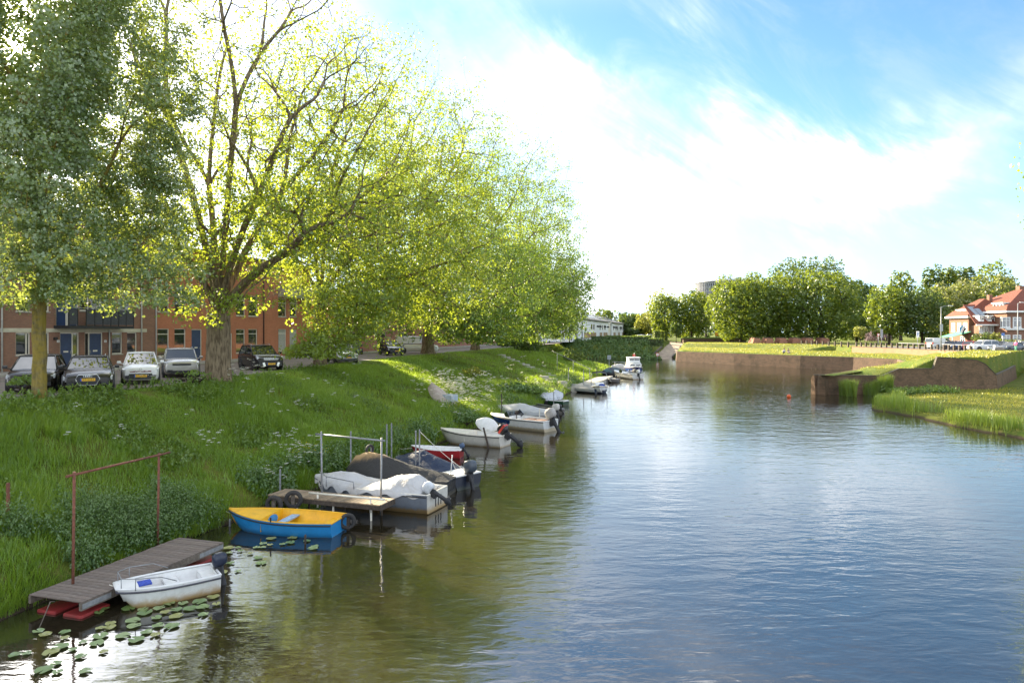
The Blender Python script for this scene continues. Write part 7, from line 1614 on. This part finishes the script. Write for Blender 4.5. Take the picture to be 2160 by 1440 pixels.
def on_bank(n, y0, y1, u0, u1, seed, noise_cut=None, s=2.6):
    rg = np.random.default_rng(seed); y = y0 + (y1 - y0) * rg.random(n); u = u0 + (u1 - u0) * rg.random(n); x = edge_x(y) - u; z = height(x, y)
    ok = (z > .02) & in_view(x, y, z)
    if noise_cut is not None: ok &= vnoise(x + 50, y, s) > noise_cut
    return np.stack([x, y, z], 1)[ok]
weed_patch('nettles', 'dark nettles crowding the water edge behind the near jetty', np.concatenate([on_bank(1500, 16.8, 22, .1, 2.4, 5, .42, 1.2), on_bank(500, 17.2, 21.0, .4, 1.8, 55)]), .45, .95, 20, .075, NETTLE, 61)
weed_patch('bank_weeds', 'leafy brambles and docks spread over the upper bank', np.concatenate([on_bank(3400, 18, 42, 3.0, 9.5, 6, .50, 2.2), on_bank(1500, 42, 70, 1.5, 13, 7, .52, 2.6)]), .22, .50, 12, .12, WEED, 62)
weed_patch('waterside_weeds', 'dark leafy weeds overhanging the water line behind the boats', np.concatenate([on_bank(1200, 22, 40, -.1, 1.3, 8, .35, 1.4), on_bank(1500, 40, 80, -.1, 2.4, 9, .38, 2.0)]), .45, .95, 14, .125, NETTLE, 63)
weed_patch('far_bank_weeds', 'rough green growth on the bank below the far hedge', np.stack(list((lambda x, y: (x, y, height(x, y)))(4 + 30 * rgp.random(2600), 154 + 12 * rgp.random(2600))), 1), .5, 1.1, 8, .38, NETTLE, 64)
# --- cow parsley
def parsley(pts, hgt, seed, ndisc=16, rad=.055):
    rg = np.random.default_rng(seed); n = len(pts); heads = 3; k = np.repeat(np.arange(n), heads); top = pts[k] + np.stack([rg.normal(0, .10, len(k)), rg.normal(0, .10, len(k)), hgt[k] * (.8 + .25 * rg.random(len(k)))], 1)
    j = np.repeat(np.arange(len(k)), ndisc); a = rg.random(len(j)) * 6.283; r_ = rad * (1 + .012 * top[j, 1]) * np.sqrt(rg.random(len(j))); c = top[j] + np.stack([np.cos(a) * r_, np.sin(a) * r_, .01 * rg.random(len(j)) - r_ * .25], 1)
    sz = .016 + .00055 * c[:, 1]; v, f = leaf_quads(c, sz, rg, bias=(0, -.3, 1.6), asp=1.0, fold=0)
    sp_, sf = blades(pts, hgt, np.full(n, .012), np.full(n, .1), rg); return v, f, sp_, sf
cl = [((860, 1075), (790, 905), 60), ((925, 1035), (800, 865), 110), ((935, 1000), (815, 850), 70), ((575, 680), (945, 1000), 22), ((380, 470), (945, 985), 7), ((500, 760), (790, 900), 24), ((880, 960), (800, 840), 30), ((560, 640), (985, 1040), 8), ((225, 330), (808, 822), 12), ((470, 560), (790, 815), 14), ((1060, 1160), (760, 840), 26), ((20, 420), (840, 980), 5)]
P_ = []
for (xa, xb), (ya, yb), n_ in cl:
    for _ in range(n_): P_.append(hit(xa + (xb - xa) * rgp.random(), ya + (yb - ya) * rgp.random()))
P_ = np.array(P_); hg = .55 + .45 * rgp.random(len(P_)); v, f, sv, sf = parsley(P_, hg, 65)
stuff(npmesh('cow_parsley_flowers', v, f, UMBEL, None, {'rnd': rgp.random(len(f))}), 'white cow parsley flowers scattered over the left bank', 'flowers'); stuff(npmesh('cow_parsley_stems', sv, sf, WEED, None, {'rnd': rgp.random(len(sf))}), 'thin green stems of the cow parsley on the bank', 'stems')
yp = np.array([hit(630 + 60 * rgp.random(), 955 + 30 * rgp.random()) for _ in range(26)] + [hit(940 + 60 * rgp.random(), 860 + 22 * rgp.random()) for _ in range(30)]); yp = np.repeat(yp, 5, 0) + np.concatenate([rgp.normal(0, .12, (280, 2)), (.3 + .35 * rgp.random((280, 1)))], 1); v, f = leaf_quads(yp, .05, rgp, bias=(0, -.3, 1.5), asp=1, fold=0); stuff(npmesh('yellow_flowers', v, f, YELFL, None, {'rnd': rgp.random(len(f))}), 'small yellow flowers in the bank grass', 'flowers')
# --- shrubs on the left bank
def shrub(label, x, y, r, h, n, size, mat, seed, name='shrub', d=None):
    c_ = hit(x, y) if d is None else np.array([(x - 1080) / F * d, d, float(height((x - 1080) / F * d, d))]); rg = np.random.default_rng(seed); L = dome(c_[0], c_[1], c_[2] - .05, r, h, 12, rg, .42)
    park_tree(name, label, tuple(c_), L, n, size, mat, .04, h * .35, seed, shell=.45, group='shrubs on the left bank')
shrub('dark shrub at the top of the steps, left of the pair', 1085, 738, 2.2, 3.2, 2600, .26, LEAF_DEEP, 201); shrub('dark shrub at the top of the steps, right of the pair', 1118, 746, 2.0, 2.8, 2200, .26, LEAF_DEEP, 202)
shrub('round dark bush half covering the steel handrail', 1212, 768, 1.7, 2.6, 2200, .24, LEAF_DEEP, 203); shrub('low dark bush on the water edge below the white blossom', 985, 905, 1.1, 1.2, 2200, .14, NETTLE, 204); shrub('dark bush above the silver-sheeted boat', 1085, 835, 1.3, 1.3, 1700, .18, NETTLE, 205)
shrub('leafy bush at the foot of the lichen trunk', 52, 838, .62, 1.0, 1500, .12, WEED, 206); shrub('tall weeds against the foot of the thick trunk', 402, 812, .95, .75, 1500, .13, WEED, 207); shrub('bush beside the green skiff at the water edge', 1120, 838, 1.2, 1.2, 1500, .18, WEED, 208); shrub('sprawling shrub right of the handrail bush', 1170, 748, 1.8, 1.9, 1500, .24, LEAF_PARK, 209); shrub('yellowish shrub on the bank above the upturned dinghy', 996, 800, .9, 1.2, 900, .18, LEAF_LIGHT, 210)
hedge('hedge', 'dark garden hedge along the street before the pink brick block', [(-2.5, 4.5, 121, 122.4, 3.7, 5.2)], 2200, .3, LEAF_DEEP, 211)
# --- meadow, terraces and reeds on the right
def sward(name, label, n, xr, yr, h0, wd, mat, seed, test=None, lean=.5):
    rg = np.random.default_rng(seed); x = xr[0] + (xr[1] - xr[0]) * rg.random(n); y = yr[0] + (yr[1] - yr[0]) * rg.random(n) ** 1.2; z = height(x, y); dw = -sd_poly(x, y, WATER); ok = (dw > .25) & in_view(x, y, z)
    if test is not None: ok &= test(x, y)
    x, y, z = x[ok], y[ok], z[ok]; m_ = len(x); h = h0 * (.45 + .8 * rg.random(m_)) * (.55 + .9 * vnoise(x, y, 2.2)); v, f = blades(np.stack([x, y, z - .02], 1), h, wd * (.8 + .5 * rg.random(m_)) * y / 60, np.full(m_, lean), rg); t_ = np.clip(.5 + .9 * (vnoise(x, y, 3.5) - .5) + .5 * (rg.random(m_) - .5), 0, 1)
    return stuff(npmesh(name, v, f, mat, None, {'rnd': np.repeat(t_, 3)}), label, 'grass')
sward('meadow_grass', 'sunlit short grass of the low meadow before the bastion', 38000, (28, 62), (38, 71), .16, .05, GRASS_SUN, 81, lambda x, y: sd_poly(x, y, TERR) < -.2)
sward('terrace_grass', 'sunlit lawn on the bastion terraces and park slope', 44000, (30, 82), (68, 190), .14, .07, GRASS_SUN, 82, lambda x, y: (sd_poly(x, y, TERR) > .75) & ~((x > 67.0) & (y < 135) & (y > 94)))
def reeds(name, label, n, xr, yr, h0, h1, seed, wd=.045, shore=None, mat=None, cut=.30):
    rg = np.random.default_rng(seed); x = xr[0] + (xr[1] - xr[0]) * rg.random(n); y = yr[0] + (yr[1] - yr[0]) * rg.random(n); dw = -sd_poly(x, y, WATER); ok = (dw > shore[0]) & (dw < shore[1]) & (vnoise(x, y, 2.0) > cut) & (sd_poly(x, y, TERR) < 0); x, y = x[ok], y[ok]; z = np.maximum(height(x, y), -.15); m_ = len(x); h = h0 + (h1 - h0) * (.35 * rg.random(m_) + .65 * vnoise(x, y, 1.3)); v, f = blades(np.stack([x, y, z], 1), h, np.full(m_, wd), np.full(m_, .22), rg, droop=.2)
    return stuff(npmesh(name, v, f, mat or REED, None, {'rnd': np.repeat(np.clip(.4 + .5 * (rg.random(m_) - .3), 0, 1), 3)}), label, 'reeds')
reeds('tall_reeds', 'tall reeds growing from the water before the bastion wall', 4200, (32.2, 37.5), (65.2, 67.6), 1.3, 2.3, 83, shore=(-2.0, 1.2))
reeds('shore_reeds', 'bright reeds fringing the meadow shore', 9000, (27.5, 41), (50, 67), .5, 1.35, 84, shore=(-.1, 2.2), cut=.48); reeds('near_reeds', 'reeds and sedge along the nearer meadow shore', 7000, (28.5, 38), (37, 46.5), .4, 1.2, 85, .035, shore=(-.1, 2.2), cut=.45)
weed_patch('wall_foot_weeds', 'leafy plants at the foot of the bastion wall', np.stack(list((lambda x, y: (x, y, height(x, y)))(36 + 6 * rgp.random(420), 63.5 + 3.6 * rgp.random(420))), 1), .3, .7, 10, .2, WEED, 86)
# --- lily pads
PADM = [leafmat('lily_pad_%d' % i, c_, c_, c_, (.3, .4, .05), .15, .22) for i, c_ in enumerate(((.17, .27, .06), (.23, .32, .10), (.12, .22, .035), (.28, .29, .05)))]
def padmesh(k):
    rg = random.Random(k); n = 18; pts = [(0, 0, .012)]; f = []
    for i in range(n + 1): a = .16 + (2 * math.pi - .32) * i / n; r_ = 1 + .05 * math.sin(3 * a + k) + .03 * rg.random(); pts.append((r_ * math.cos(a), r_ * .92 * math.sin(a), .014 + .018 * abs(math.sin(2 * a + k))))
    m_ = MB(); m_.add(pts, [(0, i, i + 1) for i in range(1, n + 1)]); return m_
pads = []
for k in range(4): o_ = padmesh(k).build('lily_pad', PADM[k]); pads.append(o_)
zones = [((30, 200), (1330, 1420), 15, 'at the lower left corner'), ((200, 380), (1270, 1395), 26, 'in the cluster below the dinghy'), ((300, 460), (1250, 1310), 12, 'close beside the white dinghy'), ((440, 560), (1150, 1215), 14, 'between the white dinghy and the yellow boat'), ((530, 670), (1130, 1158), 10, 'before the blue hull of the yellow boat')]
first = True; cnt = 0; used_ = []
for (xa, xb), (ya, yb), n_, lb in zones:
    made = 0; tries = 0; row_ = []
    while made < n_ and tries < 400:
        tries += 1; x_ = xa + (xb - xa) * rgp.random(); y_ = ya + (yb - ya) * rgp.random()
        if lb.startswith('in the cluster') and (y_ < 1262 + (x_ - 250) * -.12 or y_ > 1400 - (x_ - 200) * .45): continue
        c_ = px(x_, y_, 0); rad = .085 + .08 * rgp.random()
        if any((c_.x - q_[0]) ** 2 + (c_.y - q_[1]) ** 2 < (rad * .75 + q_[2] * .75) ** 2 for q_ in used_): continue
        if float(height(c_.x, c_.y)) > -.05: continue
        used_.append((c_.x, c_.y, rad)); k = cnt % 4; o_ = pads[k] if cnt < 4 else pads[k].copy()
        if cnt >= 4: COL.objects.link(o_)
        o_.location = (c_.x, c_.y, .004 + .002 * (cnt % 5)); o_.scale = (rad, rad, 1); o_.rotation_euler = (0, 0, rgp.random() * 6.28); row_.append((x_, o_, k)); cnt += 1; made += 1
    for j, (x_, o_, k) in enumerate(sorted(row_, key=lambda q_: q_[0])): tag(o_, '%s lily pad %s, %s from the left' % (('green', 'pale green', 'dark green', 'yellowish')[k], lb, ORD[j]), 'lily pad', 'lily pads near the jetty')
# --- people and a scooter across the water
def person(label, loc, yaw, pose_, top, trousers, hair=(.08, .05, .03)):
    """small figure: continuous body grown round a skeleton, clothes as children"""
    J = {'stand': [(0, 0, .92), (0, 0, 1.15), (0, 0, 1.38), (0, .01, 1.50), (0, .03, 1.66), (-.19, 0, 1.36), (-.25, .06, 1.10), (-.22, .22, .95), (.19, 0, 1.36), (.25, .06, 1.10), (.22, .22, .95), (-.10, 0, .88), (-.11, .06, .48), (-.11, -.06, .06), (-.11, .10, .04), (.10, 0, .88), (.11, -.06, .48), (.11, .10, .06), (.11, .24, .04)],
         'sit': [(0, 0, .12), (0, -.05, .36), (0, -.06, .60), (0, -.04, .72), (0, 0, .88), (-.19, -.05, .57), (-.24, .12, .36), (-.14, .32, .34), (.19, -.05, .57), (.24, .12, .36), (.14, .32, .34), (-.10, .06, .12), (-.12, .46, .40), (-.12, .62, .05), (-.12, .76, .05), (.10, .06, .12), (.12, .46, .36), (.12, .66, .05), (.12, .80, .05)]}[pose_]
    Rr = [.13, .12, .13, .055, .105, .065, .045, .035, .065, .045, .035, .095, .062, .042, .045, .095, .062, .042, .045]
    E = [(0, 1), (1, 2), (2, 3), (3, 4), (2, 5), (5, 6), (6, 7), (2, 8), (8, 9), (9, 10), (0, 11), (11, 12), (12, 13), (13, 14), (0, 15), (15, 16), (16, 17), (17, 18)]
    r_ = empty('person', loc, yaw); me = bpy.data.meshes.new('body'); me.from_pydata(J, E, []); o_ = bpy.data.objects.new('body', me); COL.objects.link(o_); o_.parent = r_
    sk = o_.modifiers.new('skin', 'SKIN')
    for v_, q_ in zip(me.skin_vertices[0].data, Rr): v_.radius = (q_, q_ * .85)
    me.skin_vertices[0].data[0].use_root = True; o_.modifiers.new('sub', 'SUBSURF').levels = 1; me.materials.append(paint('skin', (.50, .30, .21), .6, .05))
    b_ = MB(); b_.tube([J[0], J[1], J[2], tuple(Vector(J[2]) * .6 + Vector(J[3]) * .4)], [.155, .145, .165, .08], 10); b_.build('shirt', paint('cloth_%.2f_%.2f' % top[:2], top, .8, .1), r_)
    for s_ in (0, 4):
        b_ = MB(); b_.tube([J[11 + s_], J[12 + s_], J[13 + s_]], [.115, .078, .06], 8); b_.build('trouser_leg', paint('cloth_%.2f_%.2f' % trousers[:2], trousers, .8, .1), r_)
        k = 5 if s_ == 0 else 8; b_ = MB(); b_.tube([J[k], J[k + 1]], [.08, .06], 8); b_.build('sleeve', paint('cloth_%.2f_%.2f' % top[:2], top, .8, .1), r_)
    b_ = MB(); h_ = J[4]; b_.ball((h_[0], h_[1] - .02, h_[2] + .035), (.115, .12, .10), 10, 6); b_.build('hair', paint('hair_%.2f' % hair[0], hair, .6, .1), r_)
    return tag(r_, label, 'person')
def gz(x, y): return float(height(x, y))
p1_ = ((1654 - 1080) / F * 125.5, 125.5); p2_ = ((1663 - 1080) / F * 124.8, 124.8)
person('person in pale clothes sitting on the lawn above the quay wall', (p1_[0], p1_[1], gz(*p1_)), R(150), 'sit', (.60, .55, .50), (.10, .11, .16)); person('person in dark clothes sitting beside another above the quay wall', (p2_[0], p2_[1], gz(*p2_)), R(170), 'sit', (.12, .10, .10), (.35, .30, .25))
person('person in a pink top and green trousers by the grey saloon', ((2143 - 1080) / F * 96.5, 96.5, RZ), R(100), 'stand', (.70, .20, .42), (.10, .32, .22), (.30, .20, .10))
sc_ = empty('motor_scooter', ((2092 - 1080) / F * 97.5, 97.5, RZ), R(20)); sm = paint('scooter_white', (.62, .60, .58), .3, .06)
for x_ in (-.62, .62): b = MB(); b.torus(.20, .06, 18, 8, Matrix.Translation((x_, 0, .26)) @ Matrix.Rotation(R(90), 4, 'X')); b.build('wheel', RUBBER, sc_)
b = MB(); b.loft([[(-.75, -.14, .50), (-.75, .14, .50), (-.75, .12, .78), (-.75, -.12, .78)], [(-.1, -.16, .32), (-.1, .16, .32), (-.1, .14, .74), (-.1, -.14, .74)]], smooth=False); b.box(-.1, .42, -.14, .14, .24, .32); b.bar((.42, 0, .28), (.60, 0, 1.0), .30, .08); b.build('body', sm, sc_, bevel=.03)
b = MB(); b.box(-.75, -.05, -.13, .13, .782, .86); b.build('saddle', BLACK, sc_, bevel=.03); b = MB(); b.tube([(.56, -.34, 1.05), (.60, 0, 1.0), (.56, .34, 1.05)], .02, 6); b.tube([(.62, 0, .26), (.60, 0, 1.0)], .03, 6); b.build('handlebar', BLACK, sc_); b = MB(); b.ball((.66, 0, .92), (.08, .1, .09)); b.build('headlight', HEADL, sc_)
tag(sc_, 'white motor scooter parked behind the white off-road car', 'scooter')

# --- mooring lines
def rope(label, a_, b_, sag, rad=.011, mat=None):
    a_, b_ = Vector(a_), Vector(b_); pts = [a_.lerp(b_, k / 8) - Vector((0, 0, sag * math.sin(math.pi * k / 8))) for k in range(9)]
    m_ = MB(); m_.tube([p_ - a_ for p_ in pts], rad, 5); return tag(m_.build('mooring_rope', mat or CREAM, loc=a_), label, 'rope')
rope('mooring rope from the tall steel pole to the stern of the blue-covered boat', pd(886, 910, 28.0), pd(985, 995, 27.0), .08)
rope('slack rope from the bow of the yellow boat to the bank', pd(490, 1080, 21.9), (float(edge_x(22.4)) - .5, 22.6, .35), .06)
rope('rope tying the sheeted boat to the steel frame', pd(672, 1015, 25.2), (-6.66, 23.9, .9), .10)
rope('rope from the cream speedboat bow into the weeds', pd(932, 905, 38.5), (float(edge_x(38.4)) - .8, 38.6, .5), .08)
rope('thin line from the red rowing boat to the bank', pd(869, 944, 34.0), (float(edge_x(34.2)) - .7, 34.3, .4), .06)
rope('line from the white dinghy bow to the near jetty', pd(250, 1232, 15.4), (-9.2, 15.6, .43), .03)
